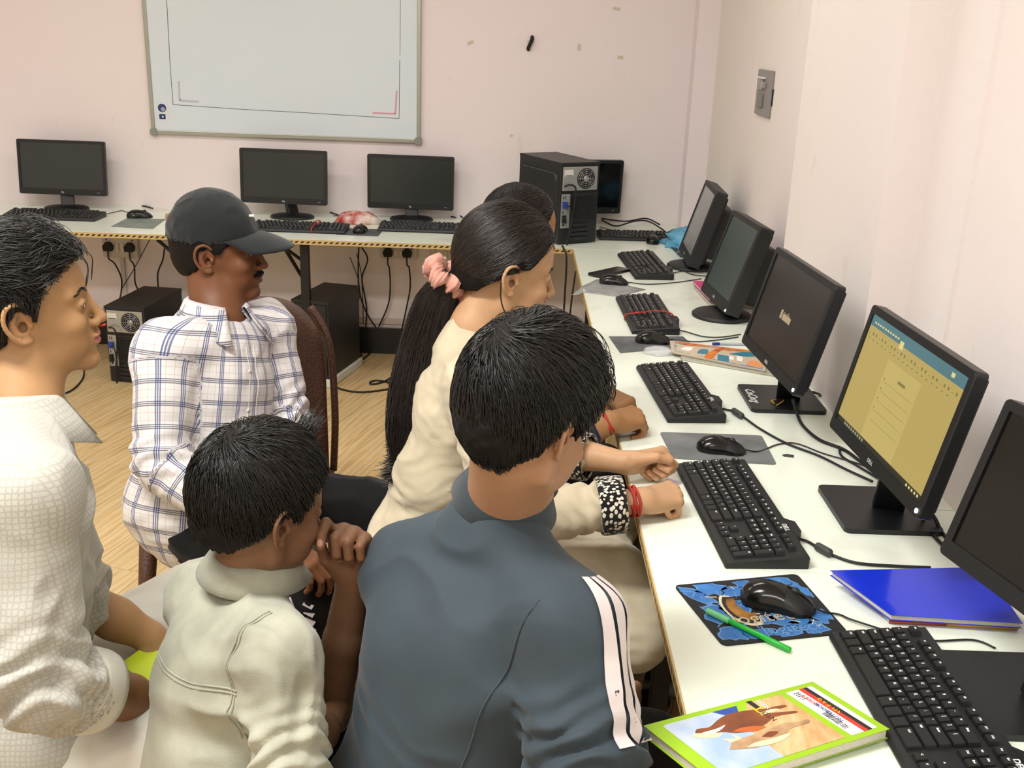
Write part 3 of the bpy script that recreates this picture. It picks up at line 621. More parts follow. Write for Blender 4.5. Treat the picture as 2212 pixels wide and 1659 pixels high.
# pale horse below
ns(poly_sm([(.22, .36), (.27, .44), (.33, .46), (.42, .46), (.52, .48), (.60, .50), (.66, .46), (.72, .46), (.70, .40), (.60, .40), (.55, .36), (.45, .30), (.36, .28), (.30, .30)]), 10, 6)
ns(poly_sm([(.30, .32), (.40, .27), (.50, .28), (.56, .34), (.44, .34), (.36, .35)]), 3, 7); ns(poly_sm([(.26, .44), (.25, .52), (.30, .47), (.31, .55), (.33, .46)]), 3, 7); ns(poly_sm([(.42, .40), (.48, .44), (.52, .40), (.46, .36)]), 2, 7)
ns([(.80, .07), (.96, .07), (.96, .93), (.80, .93)], 6, 1); ns([(.905, .07), (.93, .07), (.93, .93), (.905, .93)], 5, 2); ns([(.878, .07), (.905, .07), (.905, .93), (.878, .93)], 4, 2)
ns([(.565, .80), (.595, .80), (.595, .95), (.565, .95)], 5, 4); ns([(.545, .62), (.61, .62), (.61, .70), (.545, .70)], 7, 4)
def ntext(txt, s, t, size, mi, lay, rot=True):
    p = NP(s, t, .0002+.00012*lay); ax = (NP(s, t+.02, 0)-NP(s, t, 0)).normalized(); ay = Vector((-ax.y, ax.x, 0))
    M_ = Matrix(((ax.x, ay.x, 0, p.x), (ax.y, ay.y, 0, p.y), (0, 0, 1, p.z), (0, 0, 0, 1))); add_mesh(pr, text_mesh(txt, size, .00003, bold=.0001), M_, mi)
ntext('ROYAL NOTEBOOK', .855, .36, .009, 9, 3); ntext('PERFECT', .855, .70, .009, 4, 3); ntext('E X A M  P A D', .90, .50, .009, 7, 4)
for k in range(3): ntext('Name Class School Subject', .818+.012*k, .28, .005, 5, 3); ntext('0 1 2 3 4', .83+.012*k, .82, .005, 5, 3)
ntext('ST', .585, .76, .026, 7, 5); ntext('POCKET', .625, .82, .008, 6, 5); ntext('NTLE', .577, .66, .011, 5, 5)
pr.build('cover_print', PR, nb)
# blue notebook over a brown-red one
bl = slab([(.383, -3.152, .771), (.60, -3.165, .771), (.61, -2.985, .779), (.312, -3.032, .787)], .010, 'notebook', 'glossy blue notebook with curled corner beside the nearest keyboard', mat('blue_cover', '1832CC', .16, coat=.3), PAGE)[0]
o = empty('notebook', (.48, -3.06, .7502), label='thin notebook with red and yellow spine under the blue notebook', cat='notebook')
SP = [mat('spine_red', 'A63C22', .45), mat('spine_yellow', 'D39B3C', .45)]
b = MB(); b.tube([(-.095, -.083, .0050), (.0, -.086, .0050)], .0050, 12); b.build('red_spine', SP[0], o); b = MB(); b.tube([(.001, -.086, .0050), (.12, -.092, .0050)], .0050, 12); b.build('yellow_spine', SP[1], o)
b = MB(); b.add([Vector(p) for p in ((-.095, -.083, .001), (.12, -.092, .001), (.12, .07, .001), (-.11, .03, .001), (-.095, -.083, .0095), (.12, -.092, .0095), (.12, .07, .0095), (-.11, .03, .0095))], [(0, 3, 2, 1), (4, 5, 6, 7), (0, 1, 5, 4), (1, 2, 6, 5), (2, 3, 7, 6), (3, 0, 4, 7)]); b.build('pages', PAGE, o)
# pink notebooks
z_ = .768
def c4(pts): return [(*dz(u, v, z)[:2], z) for u, v, z in pts]
slab([(.452, -.985, .762), (.655, -1.0, .762), (.655, -.72, .762), (.435, -.70, .762)], .011, 'notebook', 'pale notebook lying under the pink one', mat('pale_cover', 'B7A99C', .6), PAGE)
slab([(.452, -.955, .774), (.66, -.965, .774), (.66, -.70, .776), (.432, -.69, .778)], .010, 'notebook', 'bright pink notebook behind the round based monitor', mat('pink_cover', 'D84C86', .5, var=.1), PAGE)
# purple cloth bit on the pink notebook is a pen case
tag(MB().lathe([(.0001, -.05), (.012, -.045), (.017, -.02), (.018, .01), (.013, .04), (.0001, .05)], 16, M=Matrix.Rotation(pi/2, 4, 'Y'), sy=.7).build('pen_case', mat('magenta_fabric', '8E2348', .7, var=.3), None, (.49, -.93, .790)), 'small dark magenta pouch on the pink notebook', 'pouch')
# magazine + notebook beneath
mg = slab([(.222, -1.628, .764), (.475, -1.790, .764), (.52, -1.60, .766), (.232, -1.515, .768)], .004, 'magazine', 'colourful magazine with orange and blue cover behind the keyboard', mat('magazine_cover', 'C9B9A0', .35), PAGE, wob=.003)
mo, MP = mg; pr = MB(); MC = [mat('mag_blue', '3D77C6', .35, col2='7FB2DE', vscale=40), mat('mag_orange', 'E08A2A', .35, col2='B0341E', vscale=50), mat('mag_teal', '2D7C96', .35), mat('mag_grey', '7F8C88', .35, col2='C8CCC4', vscale=60), mat('mag_white', 'F0F0EA', .4), mat('mag_skin', 'E59A63', .4)]
def ms(pts, mi, lay):
    vs = [MP(s, t, .0002+.00015*lay) for s, t in pts]; n = len(vs); c = sum(vs, Vector())/n
    ar = sum((vs[i]-c).cross(vs[(i+1) % n]-c).z for i in range(n)); pr.add(vs, [tuple(range(n)) if ar > 0 else tuple(reversed(range(n)))], mi)
ms([(.04, .1), (.45, .1), (.45, .8), (.04, .8)], 3, 1); ms([(.45, .05), (.97, .05), (.97, .9), (.45, .9)], 0, 1); ms(poly_sm([(.05, .8), (.2, .75), (.45, .85), (.6, .75), (.97, .95), (.5, .97), (.1, .95)]), 1, 2)
ms(poly_sm([(.36, .06), (.44, .05), (.50, .5), (.58, .9), (.52, .9), (.45, .6), (.38, .3)]), 1, 3); ms([(.50, .08), (.62, .08), (.62, .4), (.50, .4)], 2, 2); ms([(.70, .22), (.76, .22), (.76, .5), (.70, .5)], 4, 3); ms([(.62, .22), (.67, .22), (.67, .42), (.62, .42)], 4, 3); ms(poly_sm([(.8, .1), (.95, .1), (.96, .35), (.85, .4)]), 5, 2)
ms(poly_sm([(.10, .35), (.16, .6), (.24, .6), (.2, .3)]), 4, 2); ms(poly_sm([(.28, .25), (.32, .55), (.40, .6), (.38, .3)]), 2, 2); ms(poly_sm([(.62, .55), (.8, .85), (.96, .8), (.8, .55)]), 2, 2)
pr.build('cover_print', MC, mo)
slab([(.245, -1.665, .7585), (.56, -1.83, .7585), (.60, -1.68, .7585), (.28, -1.53, .7585)], .008, 'notebook', 'lined notebook lying under the colourful magazine', mat('beige_cover', 'B9B7A4', .6, var=.3, vscale=80), PAGE)
# crumpled clear wrapper
def crumple(name, loc, r, label, cat, m, seed=0, flat=.35, res=3, amp=.3):
    bm = bmesh.new(); bmesh.ops.create_icosphere(bm, subdivisions=res, radius=1)
    from mathutils import noise as mn
    for v in bm.verts:
        p = v.co.copy(); k = 1+amp*mn.noise(p*2.1+Vector((seed, 0, 0)))+amp*.6*abs(mn.noise(p*5+Vector((0, seed, 0))))
        v.co = Vector((p.x*k*r[0], p.y*k*r[1], max(-.2, p.z)*k*r[2]+r[2]*.2))
    me = bpy.data.meshes.new(name); bm.to_mesh(me); bm.free(); o = link(name, me, None, m, loc)
    for p in me.polygons: p.use_smooth = True
    return tag(o, label, cat)
crumple('plastic_wrapper', (.185, -1.60, .7505), (.045, .035, .016), 'crumpled clear plastic wrapper beside the magazine', 'wrapper', mat('clear_plastic', 'F6F8FA', .15, alpha=.5), 3)
crumple('cloth', (-1.045, .47, .7505), (.105, .06, .045), 'crumpled red cloth with white patches on the back desk', 'cloth', mat('red_white_cloth', 'B3271A', .8, col2='EFE6DC', vscale=16), 5)
def clothmat():
    m = mat('blue_cloth', '5AA9CF', .8, col2='7CC2E0', vscale=14); nt = m.node_tree; b = nt.nodes['Principled BSDF']; src = b.inputs['Base Color'].links[0].from_socket
    tc = nt.nodes.new('ShaderNodeTexCoord'); v = nt.nodes.new('ShaderNodeTexVoronoi'); v.inputs['Scale'].default_value = 38; nt.links.new(tc.outputs['Object'], v.inputs['Vector'])
    l = nt.nodes.new('ShaderNodeMath'); l.operation = 'LESS_THAN'; l.inputs[1].default_value = .16; nt.links.new(v.outputs['Distance'], l.inputs[0])
    mx = nt.nodes.new('ShaderNodeMix'); mx.data_type = 'RGBA'; nt.links.new(l.outputs[0], mx.inputs[0]); nt.links.new(src, mx.inputs[6]); mx.inputs[7].default_value = srgb('1F4F72'); nt.links.new(mx.outputs[2], b.inputs['Base Color']); return m
crumple('scarf', (.575, .19, .7505), (.125, .17, .055), 'crumpled light blue dotted scarf behind the corner monitor', 'scarf', clothmat(), 9, amp=.5)
pad([(.445, .30), (.66, .32), (.66, -.10), (.47, -.11)][::-1], 'dark blue flat folder under the blue scarf', mat('navy_cover', '27384A', .5), cat='folder', name='folder', t=.004)
# folder clip
tag(MB().tube(spline([(.462, -.04, .7565), (.475, -.06, .768), (.49, -.085, .762), (.50, -.10, .7565)], 6), .003, 8).build('clip', mat('steel', 'B9B6AE', .3, metal=.9)), 'small metal clip on the edge of the dark folder', 'clip')
pd3 = pad([(.03, -.545), (.165, -.40), (.215, -.44), (.08, -.59)][::-1], 'black smartphone lying beside the far keyboard', PG, z=.753, t=.009, cat='phone', name='smartphone', r=.008)
tag(MB().prism([(-.012, -.006), (.010, -.010), (.014, .004), (-.002, .010), (-.014, .004)], 0, .0012).build('pad_scrap', mat('scrap_dark', '3A3C3D', .7), None, (dz(1703, 985).x, dz(1703, 985).y, .7502)), 'small dark scrap lying on the desk behind the grey pad', 'scrap')
tag(MB().box((-.012, -.02, 0), (.012, .02, .03), bev=.004).build('tape_roll', mat('gold_plastic', 'B89B62', .4), None, (dz(365, 475).x, dz(365, 475).y, .7502)), 'small golden box on the back desk behind the cap', 'box')
pad([(.045, -2.66), (.085, -2.56), (.115, -2.58), (.07, -2.68)][::-1], 'small lilac slip of paper under the fists', mat('lilac_paper', 'CBBBD0', .8), t=.0006, cat='paper', name='paper_slip')
# cables on the desk ------------------------------------------------------------
def cable(pts, label, r=.0028, choke=None, name='cable', group='black cables on the desks', n=7):
    P_ = [Vector(p) for p in pts]; c = P_[0].copy(); o = empty(name, c, label=label, cat='cable', group=group)
    MB().tube([p-c for p in spline(P_, n)], r, 7).build('cord', CORD, o)
    if choke:
        a, b_ = Vector(choke[0])-c, Vector(choke[1])-c; M_ = Tr(a) @ (b_-a).to_track_quat('Z', 'Y').to_matrix().to_4x4(); l_ = (b_-a).length
        MB().lathe([(.004, 0), (.0078, .003), (.0085, .006), (.0085, l_-.006), (.0078, l_-.003), (.004, l_)], 14, M=M_).build('ferrite_bead', mat('bead_plastic', '3A3B3A', .55), o)
    return o
def D(u, v, z=.754): return d3(u, v, z)
cable([D(1720, 1163, .762), D(1745, 1170), D(1775, 1188, .759), D(1800, 1200), D(1850, 1216), D(1920, 1222), D(2010, 1226)], 'cable with a dark bead running to the blue notebook', .0030, (D(1762, 1178, .7595), D(1796, 1197, .7595)))
cable([D(1548, 882, .762), D(1570, 885), D(1595, 893, .759), D(1640, 925), D(1700, 958), D(1770, 985), D(1830, 1015), D(1885, 1040)], 'cable with a dark bead behind the large grey pad', .0030, (D(1583, 886, .7595), D(1604, 900, .7595)))
cable([D(1712, 862, .80), D(1722, 895, .758), D(1735, 920), D(1770, 950), D(1820, 970), D(1850, 990), D(1900, 1030)], 'thick cable hanging from the monitor with the gold logo', .0042)
cable([D(1735, 852, .758), D(1760, 848, .758), D(1790, 865, .758), D(1815, 890), D(1850, 930)], 'cable behind the monitor with the gold logo', .0035)
cable([D(1813, 965), D(1818, 985), D(1850, 1005), D(1900, 1035)], 'short cable end behind the lit monitor', .003)
cable([D(1985, 1090, .80), D(2000, 1130), D(2020, 1160), D(2060, 1200)], 'cable hanging behind the lit monitor', .004)
cable([D(1995, 1085, .80), D(2020, 1120, .775), D(2035, 1150), D(2070, 1190)], 'second cable hanging behind the lit monitor', .004)
cable([D(1455, 712), D(1480, 716), D(1520, 727), D(1560, 728), D(1600, 722)], 'thin cable from the red-tied keyboard', .0020)
cable([D(1446, 592), D(1475, 586), D(1500, 594), D(1540, 597)], 'thin cable from the far keyboard to the round base', .0020)
cable([D(1300, 475, .77), D(1330, 488), D(1370, 478, .775), D(1400, 478, .78), D(1430, 495, .78), D(1440, 505)], 'black cable loop beside the tower on the back desk', .0040)
cable([D(1300, 472, .78), D(1350, 478, .785), D(1395, 472, .79), D(1425, 485, .79)], 'second black cable beside the tower on the back desk', .0040)
cable([D(1295, 490), D(1310, 494), D(1325, 498)], 'thin red wire beside the tower', .0018)
cable([D(100, 420, .79), D(125, 430), D(160, 436), D(230, 437), D(270, 440), D(310, 445), D(330, 450)], 'black cable behind the left monitor', .0036)
cable([D(180, 418, .79), D(205, 432, .76), D(250, 438), D(290, 440), D(325, 448)], 'second black cable behind the left monitor', .0036)
cable([D(580, 438, .79), D(600, 446), D(650, 450), D(700, 455), D(740, 468)], 'black cable behind the monitor near the cap', .0034)
cable([D(850, 448, .79), D(860, 460), D(920, 462), D(960, 465), D(985, 470)], 'black cable behind the third monitor', .0034)
cable([D(940, 450, .79), D(960, 460, .77), D(985, 462, .765), D(1000, 470)], 'second black cable behind the third monitor', .0034)
cable([D(1600, 560, .765), D(1590, 548, .80), D(1580, 555, .79), D(1592, 562, .77), D(1585, 566, .76)], 'tangle of dark red wire behind the corner monitor', .0030)
# tower computers ---------------------------------------------------------------
TB = mat('tower_black', '1D1F21', .45, bump=.05, bscale=250); SIL = mat('tower_silver', 'B4B6B5', .35, metal=.6); DRK = mat('tower_dark', '0C0D0D', .7)
def tower(loc, rz, w, d, h, label, back=True, plain=False):
    """origin at the back-left bottom corner; back face on -Y side, x to the right seen from behind"""
    o = empty('tower_computer', loc, rz, label=label, cat='computer')
    b = MB().box((0, .004, .004), (w, d, h), bev=.003); b.box((-.001, -.0, h-.012), (w+.001, d, h+.001), bev=.001); b.build('case', TB, o)
    for x_ in (.03, w-.03):
        for y_ in (.05, d-.05): pass
    f = MB()
    for x_ in (.02, w-.02):
        for y_ in (.04, d-.04): f.lathe([(.012, 0), (.012, .004)], 12, M=Tr(x_, y_, 0))
    f.build('feet', DRK, o)
    # embossed left side panel
    p = MB(); M_ = Matrix.Rotation(pi/2, 4, 'Y') @ Matrix.Identity(4)
    def side(y0, z0, y1, z1, t, dx, mi=0):
        L = rrect(y0, z0, y1, z1, .02, 4); n = len(L); vs = [Vector((dx, a, c)) for a, c in L]+[Vector((dx-t, a+(.004 if a < (y0+y1)/2 else -.004), c+(.004 if c < (z0+z1)/2 else -.004))) for a, c in L]
        p.add(vs, [tuple(range(n, 2*n))]+[(i, n+i, n+(i+1) % n, (i+1) % n) for i in range(n)], mi)
    side(.03, .03, d-.03, h-.05, .004, 0); p.build('side_panel', TB, o)
    MB().tube(spline([(-.0045, d-.05, h-.052), (-.0045, .08, h-.052), (-.0045, .045, h-.060), (-.0045, .036, h-.085)], 6), .0028, 6, flat=.6).build('panel_highlight_strip', mat('panel_grey', '55585C', .3, metal=.4), o)
    if plain:
        b = MB(); b.box((.01, -.004, .02), (w-.01, .004, h-.02), bev=.004); b.build('front_panel', TB, o)
        b = MB(); b.box((.03, -.006, h*.55), (w-.03, -.003, h*.555)); b.build('trim_line', SIL, o); return o
    b = MB(); b.box((.010, -.002, h-.125), (w-.012, .004, h-.018), bev=.002); b.build('power_supply', SIL, o)
    fx, fz = w*.64, h-.072
    b = MB(); b.lathe([(.0001, 0), (.047, 0), (.047, .001), (.0001, .001)], 32, M=Tr(fx, -.0022, fz) @ Matrix.Rotation(pi/2, 4, 'X')); b.build('fan_opening', DRK, o)
    b = MB()
    for r_ in (.014, .023, .032, .041): b.tube([(fx+r_*math.cos(a), -.0045, fz+r_*math.sin(a)) for a in [2*pi*k/24 for k in range(25)]], .0011, 5)
    for a in (pi/4, 3*pi/4, 5*pi/4, 7*pi/4, 0, pi/2, pi, 3*pi/2): b.tube([(fx+.008*math.cos(a), -.0045, fz+.008*math.sin(a)), (fx+.043*math.cos(a), -.0045, fz+.043*math.sin(a))], .0010, 5)
    b.lathe([(.0001, 0), (.012, 0), (.012, .001), (.0001, .001)], 16, M=Tr(fx, -.004, fz) @ Matrix.Rotation(pi/2, 4, 'X')); b.build('fan_grille', SIL, o)
    b = MB().box((.016, -.004, h-.060), (.062, -.002, h-.030)); b.build('rating_sticker', mat('sticker', 'D8D8D0', .6), o)
    b = MB().box((.020, -.0045, h-.058), (.058, -.004, h-.055)); b.build('sticker_print', DRK, o)
    b = MB().box((.008, -.003, h-.295), (.052, .004, h-.140), bev=.001); b.build('port_plate', SIL, o)
    for (x_, z_, sw_, sh_, m_, nm) in ((.016, .155, .004, .016, DRK, 'usb_port'), (.026, .155, .004, .016, DRK, 'usb_port'), (.012, .188, .024, .030, mat('vga_blue', '2B3C8E', .5), 'video_plug'), (.014, .222, .005, .012, DRK, 'usb_port'), (.013, .243, .016, .016, DRK, 'usb_plug'), (.013, .262, .018, .018, DRK, 'usb_plug'), (.015, .280, .012, .008, DRK, 'audio_port')):
        dpt = -.016 if 'plug' in nm else -.004
        MB().box((x_, dpt, h-z_-sh_/2), (x_+sw_, -.0025, h-z_+sh_/2), bev=.0008).build(nm, m_, o)
    b = MB().box((.068, -.003, h-.255), (w-.015, .004, h-.165), bev=.001); b.build('rear_vent', DRK, o)
    b = MB()
    for i in range(11):
        for k in range(9): b.box((.074+i*.0095, -.0045, h-.248+k*.0093), (.0795+i*.0095, -.003, h-.243+k*.0093))
    b.build('vent_mesh', TB, o)['kind'] = 'stuff'
    b = MB()
    for k in range(4): b.box((.055, -.004, .018+k*.021), (w-.05, .003, .033+k*.021), bev=.001)
    b.build('slot_covers', TB, o)
    b = MB().box((.055, -.003, h-.150), (w-.012, .003, h-.138), bev=.001); b.build('ridge', TB, o)
    MB().tube(spline([(.02, -.002, h-.105), (.034, -.022, h-.095), (.060, -.028, h-.105), (.066, -.026, h-.15), (.058, -.022, h-.22), (.045, -.022, h-.30), (.042, -.02, .06), (.040, -.015, .0)], 7), .0042, 8).build('power_cord', CORD, o)
    MB().tube(spline([(.024, -.012, h-.19), (.045, -.02, h-.20), (.055, -.025, h-.26), (.048, -.022, h-.32), (.035, -.016, .02)], 7), .0032, 8).build('video_cord', CORD, o)
    return o
ta = math.atan2(.100, .188)
tower((-.068, .068, .751), ta, .205, .40, .372, 'black tower computer standing on the back desk, rear side with cables turned to the room')
tower((-2.205, .10, 0), -.12, .20, .42, .378, 'black tower computer on the floor under the back desk at the left, fan grille showing')
tower((-1.325, .15, .045), -.25, .19, .38, .385, 'plain black tower computer on a white stand under the back desk', plain=True)
b = MB(); b.box((-.11, -.2, 0), (.11, .2, .045), bev=.008); tag(b.build('computer_stand', mat('white_plastic', 'D5D5CE', .5), None, (-1.19, .325, 0)), 'white plastic stand under the plain black tower computer', 'stand').rotation_euler[2] = -.25
tower((.25, -2.30, .045), pi/2+.0, .18, .18, .36, 'black tower computer in the shadow under the right desk', plain=True)
b = MB(); b.box((-.07, -.10, 0), (.12, .12, .04), bev=.015); tag(b.build('computer_stand', mat('grey_plastic', '8F8F92', .5), None, (.17, -2.22, 0)), 'grey plastic stand on the floor under the right desk', 'stand')
# power cord over the desk edge from the tower
MBc = cable([(-.05, .03, .756), (-.045, -.008, .752), (-.03, -.03, .70), (-.03, -.03, .45), (-.02, .05, .15), (-.05, .1, .02)], 'black cords from the tower hanging over the desk end', .0045)
cable([(-.005, -.33, .72), (-.02, -.35, .5), (.0, -.33, .2), (.03, -.3, .02)], 'black cord hanging below the right desk near the back corner', .004)
# sockets -----------------------------------------------------------------------
SOC = mat('socket_white', 'CFC6C0', .5)
def socket_box(x0, z0, x1, z1, plugs, label, ends):
    o = empty('socket_box', (x0, YB, z0), label=label, cat='socket', group='twin socket boxes under the back desk')
    w_, h_ = x1-x0, z1-z0
    MB().box((0, -.03, 0), (w_, 0, h_), bev=.004).build('box', SOC, o)
    for x_ in (w_*.5-.02, w_*.5+.006): MB().box((x_, -.036, h_*.3), (x_+.016, -.03, h_*.75), bev=.002).build('switch', mat('switch_ivory', 'DCD3CB', .4), o)
    for px, pts in zip(plugs, ends):
        q = MB(); q.prism([(-.020, -.02), (.020, -.02), (.026, .004), (.010, .026), (-.010, .026), (-.026, .004)], 0, .026, M=Tr(px-x0, -.030, h_*.55) @ Matrix.Rotation(pi/2, 4, 'X')); q.build('plug', DRK, o)
        P_ = [Vector((px-x0, -.045, h_*.55-.015)), Vector((px-x0, -.045, h_*.55-.06))]+[Vector(p)-Vector((x0, YB, z0)) for p in pts]
        MB().tube(spline(P_, 7), .0042, 7).build('power_cord', CORD, o)
    for x_ in (.025, w_-.025): MB().lathe([(.004, 0), (.004, .003)], 8, M=Tr(x_, -.029, h_*.9) @ Matrix.Rotation(pi/2, 4, 'X')).build('screw', DRK, o)
    return o
Y6 = YB-.05
def W_(u, v, y=.67): p = on(u, v, 1, y); return (p.x, y, p.z)
socket_box(-2.42, .482, -2.235, .587, (-2.385, -2.273), 'twin socket box with two black plugs at the left under the back desk', ([W_(248, 570), W_(262, 600), W_(262, 628), W_(258, 650, .5)], [W_(290, 575), W_(292, 610), W_(302, 632), W_(310, 640, .5)]))
socket_box(-.97, .525, -.775, .590, (-.925, -.825), 'twin socket box with two black plugs under the back desk right of the black leg', ([W_(841, 580), W_(843, 620), W_(838, 660), W_(818, 706)], [W_(884, 580), W_(886, 620), W_(878, 665), W_(868, 712)]))
socket_box(-.705, .525, -.52, .590, (), 'empty socket box behind the ponytail under the back desk', ())
MB_ = MB(); MB_.box((-.012, -.012, 0), (.012, 0, .32), bev=.002); tag(MB_.build('cable_conduit', SOC, None, (-2.33, YB, .162)), 'narrow pale conduit below the left socket box', 'conduit')
for k, (pts, lab) in enumerate([
    ([W_(775, 534), W_(774, 570), W_(775, 620), W_(785, 660), W_(800, 690), W_(812, 706)], 'black cable dropping from the desk left of the right sockets'),
    ([W_(781, 534), W_(794, 560), W_(782, 600), W_(788, 640), W_(792, 670), W_(790, 705)], 'black wavy cable dropping beside the straight one'),
    ([W_(770, 546), W_(780, 590), W_(783, 640), W_(785, 700)], 'thin brown wire among the hanging cables'),
    ([W_(756, 556), W_(774, 605), W_(776, 645), W_(765, 680), W_(764, 702)], 'thin dark wire left of the hanging cables'),
    ([W_(355, 537), W_(352, 560), W_(341, 590), W_(342, 625), W_(341, 640, .5)], 'black cable hanging behind the man in the cap'),
    ([W_(325, 514, .6), W_(290, 580, .6), W_(262, 625, .5)], 'brown wires slanting from the desk to the left tower'),
    ]): cable(pts, lab, .0042 if k in (0, 1, 4) else .0022, group='cables hanging under the back desk')
def F_(u, v, z=.006): p = dz(u, v, z); return (p.x, p.y, z)
cable([F_(700, 765, .1), F_(699, 800), F_(710, 825), F_(735, 840), F_(775, 847), F_(815, 844), F_(845, 838), F_(838, 826), F_(812, 822), F_(799, 826), F_(805, 830), F_(830, 824), F_(852, 810)], 'long black cable looped on the floor behind the ponytail', .0045, group='cables on the floor')
cable([F_(708, 762, .03), F_(705, 790), F_(712, 803), F_(740, 795), F_(770, 785), F_(800, 762), F_(810, 740, .04)], 'black cable curving over the floor by the skirting', .0045, group='cables on the floor')
cable([F_(780, 765), F_(772, 778), F_(750, 792)], 'short cable stub with connector on the floor', .006, group='cables on the floor')
cable([F_(182, 792, .05), F_(180, 815), F_(165, 835), F_(145, 848), F_(128, 850)], 'black cable on the floor left of the tower with the fan', .0045, group='cables on the floor')
crumple('plastic_bag', (W_(740, 545)[0], .66, .60), (.05, .03, .07), 'clear plastic wrapping hanging under the back desk by the black leg', 'wrapper', mat('clear_plastic_2', 'E8E2E0', .2, alpha=.35), 2)
crumple('plastic_bag', (W_(350, 520)[0], .66, .585), (.025, .02, .03), 'small clear wrapping at the left under the back desk', 'wrapper', MATS['clear_plastic_2'], 4)
# whiteboard ---------------------------------------------------------------------
wb = empty('whiteboard', (-1.43, YB, 1.13), label='white marker board with aluminium frame on the back wall', cat='whiteboard')
x0, x1, z1 = -2.112+1.43, -.768+1.43, 1.05; ALU = mat('aluminium', 'A9ADA4', .35, metal=.6)
WBM = mat('board_surface', 'D8E4EE', .25, col2='DEE7ED', vscale=2)
MB().box((x0, -.016, 0), (x1, -.002, z1)).build('panel', WBM, wb)
for nm, lo_, hi_ in (('frame_bar', (x0+.02, -.022, -.008), (x1-.02, 0, .014)), ('frame_bar', (x0+.02, -.022, z1-.014), (x1-.02, 0, z1+.008)), ('frame_bar', (x0-.008, -.022, .02), (x0+.012, 0, z1-.02)), ('frame_bar', (x1-.012, -.022, .02), (x1+.008, 0, z1-.02))):
    MB().box(lo_, hi_, bev=.003).build(nm, ALU, wb)
for cx, cz_ in ((x0, 0), (x1, 0), (x0, z1), (x1, z1)):
    MB().prism(rrect(cx-.014 if cx < 0 else cx-.022, cz_-.014 if cz_ < .5 else cz_-.022, cx+.022 if cx < 0 else cx+.014, cz_+.022 if cz_ < .5 else cz_+.014, .012), 0, .026, M=Matrix.Rotation(pi/2, 4, 'X')).build('corner_cap', mat('corner_grey', '8C9088', .5), wb)
def wl(pts, w_, mi_, nm):
    b = MB(); P_ = [Vector((p.x+1.43, 0, p.z-1.13)) for p in [dy(u, v, YB-.016) for u, v in pts]]
    for a, c in zip(P_[:-1], P_[1:]):
        d = (c-a).normalized(); n_ = Vector((-d.z, 0, d.x))*w_/2
        b.quad(*[Vector((q.x, -.0163, q.z)) for q in (a-n_, c-n_, c+n_, a+n_)])
    b.build(nm, mi_, wb)
BK = mat('board_ink', '3E4450', .5); wl([(358, -60), (360, 0), (368, 150), (374, 226)], .0028, BK, 'ink_line'); wl([(374, 226), (520, 236), (650, 243), (862, 256)], .0026, BK, 'ink_line'); wl([(866, -60), (865, 0), (864, 120)], .0022, BK, 'ink_line'); wl([(863.5, 130), (862, 256)], .0026, BK, 'ink_line')
wl([(805, 244), (854, 246), (857, 196)], .008, mat('board_red', 'D69AAA', .5), 'red_mark'); wl([(386, 175), (388, 217), (430, 220)], .010, mat('board_faint', 'BDC3CC', .5), 'faint_mark')
st = MB(); c = dy(352, 242, YB-.0165); cx, cz_ = c.x+1.43, c.z-1.13
st.prism(rrect(cx-.030, cz_-.045, cx+.030, cz_+.045, .02), .0165, .0170, 0, M=Matrix.Rotation(pi/2, 4, 'X')); st.prism(rrect(cx-.024, cz_+.0, cx+.018, cz_+.040, .019), .0170, .0173, 1, M=Matrix.Rotation(pi/2, 4, 'X')); st.prism(rrect(cx-.010, cz_+.004, cx+.012, cz_+.024, .01), .0173, .0176, 2, M=Matrix.Rotation(pi/2, 4, 'X')); st.prism(rrect(cx-.020, cz_-.035, cx+.012, cz_-.010, .004), .0170, .0173, 1, M=Matrix.Rotation(pi/2, 4, 'X')); st.prism(rrect(cx-.006, cz_-.028, cx+.002, cz_-.018, .003), .0173, .0176, 0, M=Matrix.Rotation(pi/2, 4, 'X'))
st.build('sticker', [mat('sticker_white', 'DDE2E6', .4), mat('sticker_blue', '23386E', .4), mat('sticker_pale', '9AA8C0', .4)], wb)
# tape scraps and hook on the back wall
for (u, v, w_, h_, a, lab) in ((1016, 92, .030, .016, -.4, 'scrap of yellowed tape on the back wall right of the whiteboard'), (1251, 102, .016, .030, 0, 'upright scrap of tape on the wall above the tower computer'), (1340, 124, .028, .016, 0, 'flat scrap of tape rightmost on the back wall'), (1332, 19, .036, .014, .15, 'torn strip of tape near the top right of the back wall'), (1105, 293, .013, .013, .7, 'tiny square scrap of tape low on the back wall')):
    p = dy(u, v); b = MB().box((-w_/2, -.0015, -h_/2), (w_/2, 0, h_/2), M=Matrix.Rotation(a, 4, 'Y')); tag(b.build('tape_scrap', mat('old_tape', 'D3CDB8', .6, var=.15), None, (p.x, YB, p.z)), lab, 'tape')
p = dy(1145, 93); hk = empty('wall_hook', (p.x, YB, p.z), label='small black hook with white tip stuck on the back wall', cat='hook')
MB().tube(spline([(.008, -.004, .030), (.010, -.014, .022), (.004, -.022, .004), (-.006, -.022, -.018), (-.008, -.010, -.028), (-.006, -.003, -.03)], 6), [.004]+[.009]*29+[.006], 8).build('hook', DRK, hk); MB().box((-.014, -.018, .010), (-.004, -.010, .022), bev=.002).build('tip', WH, hk)
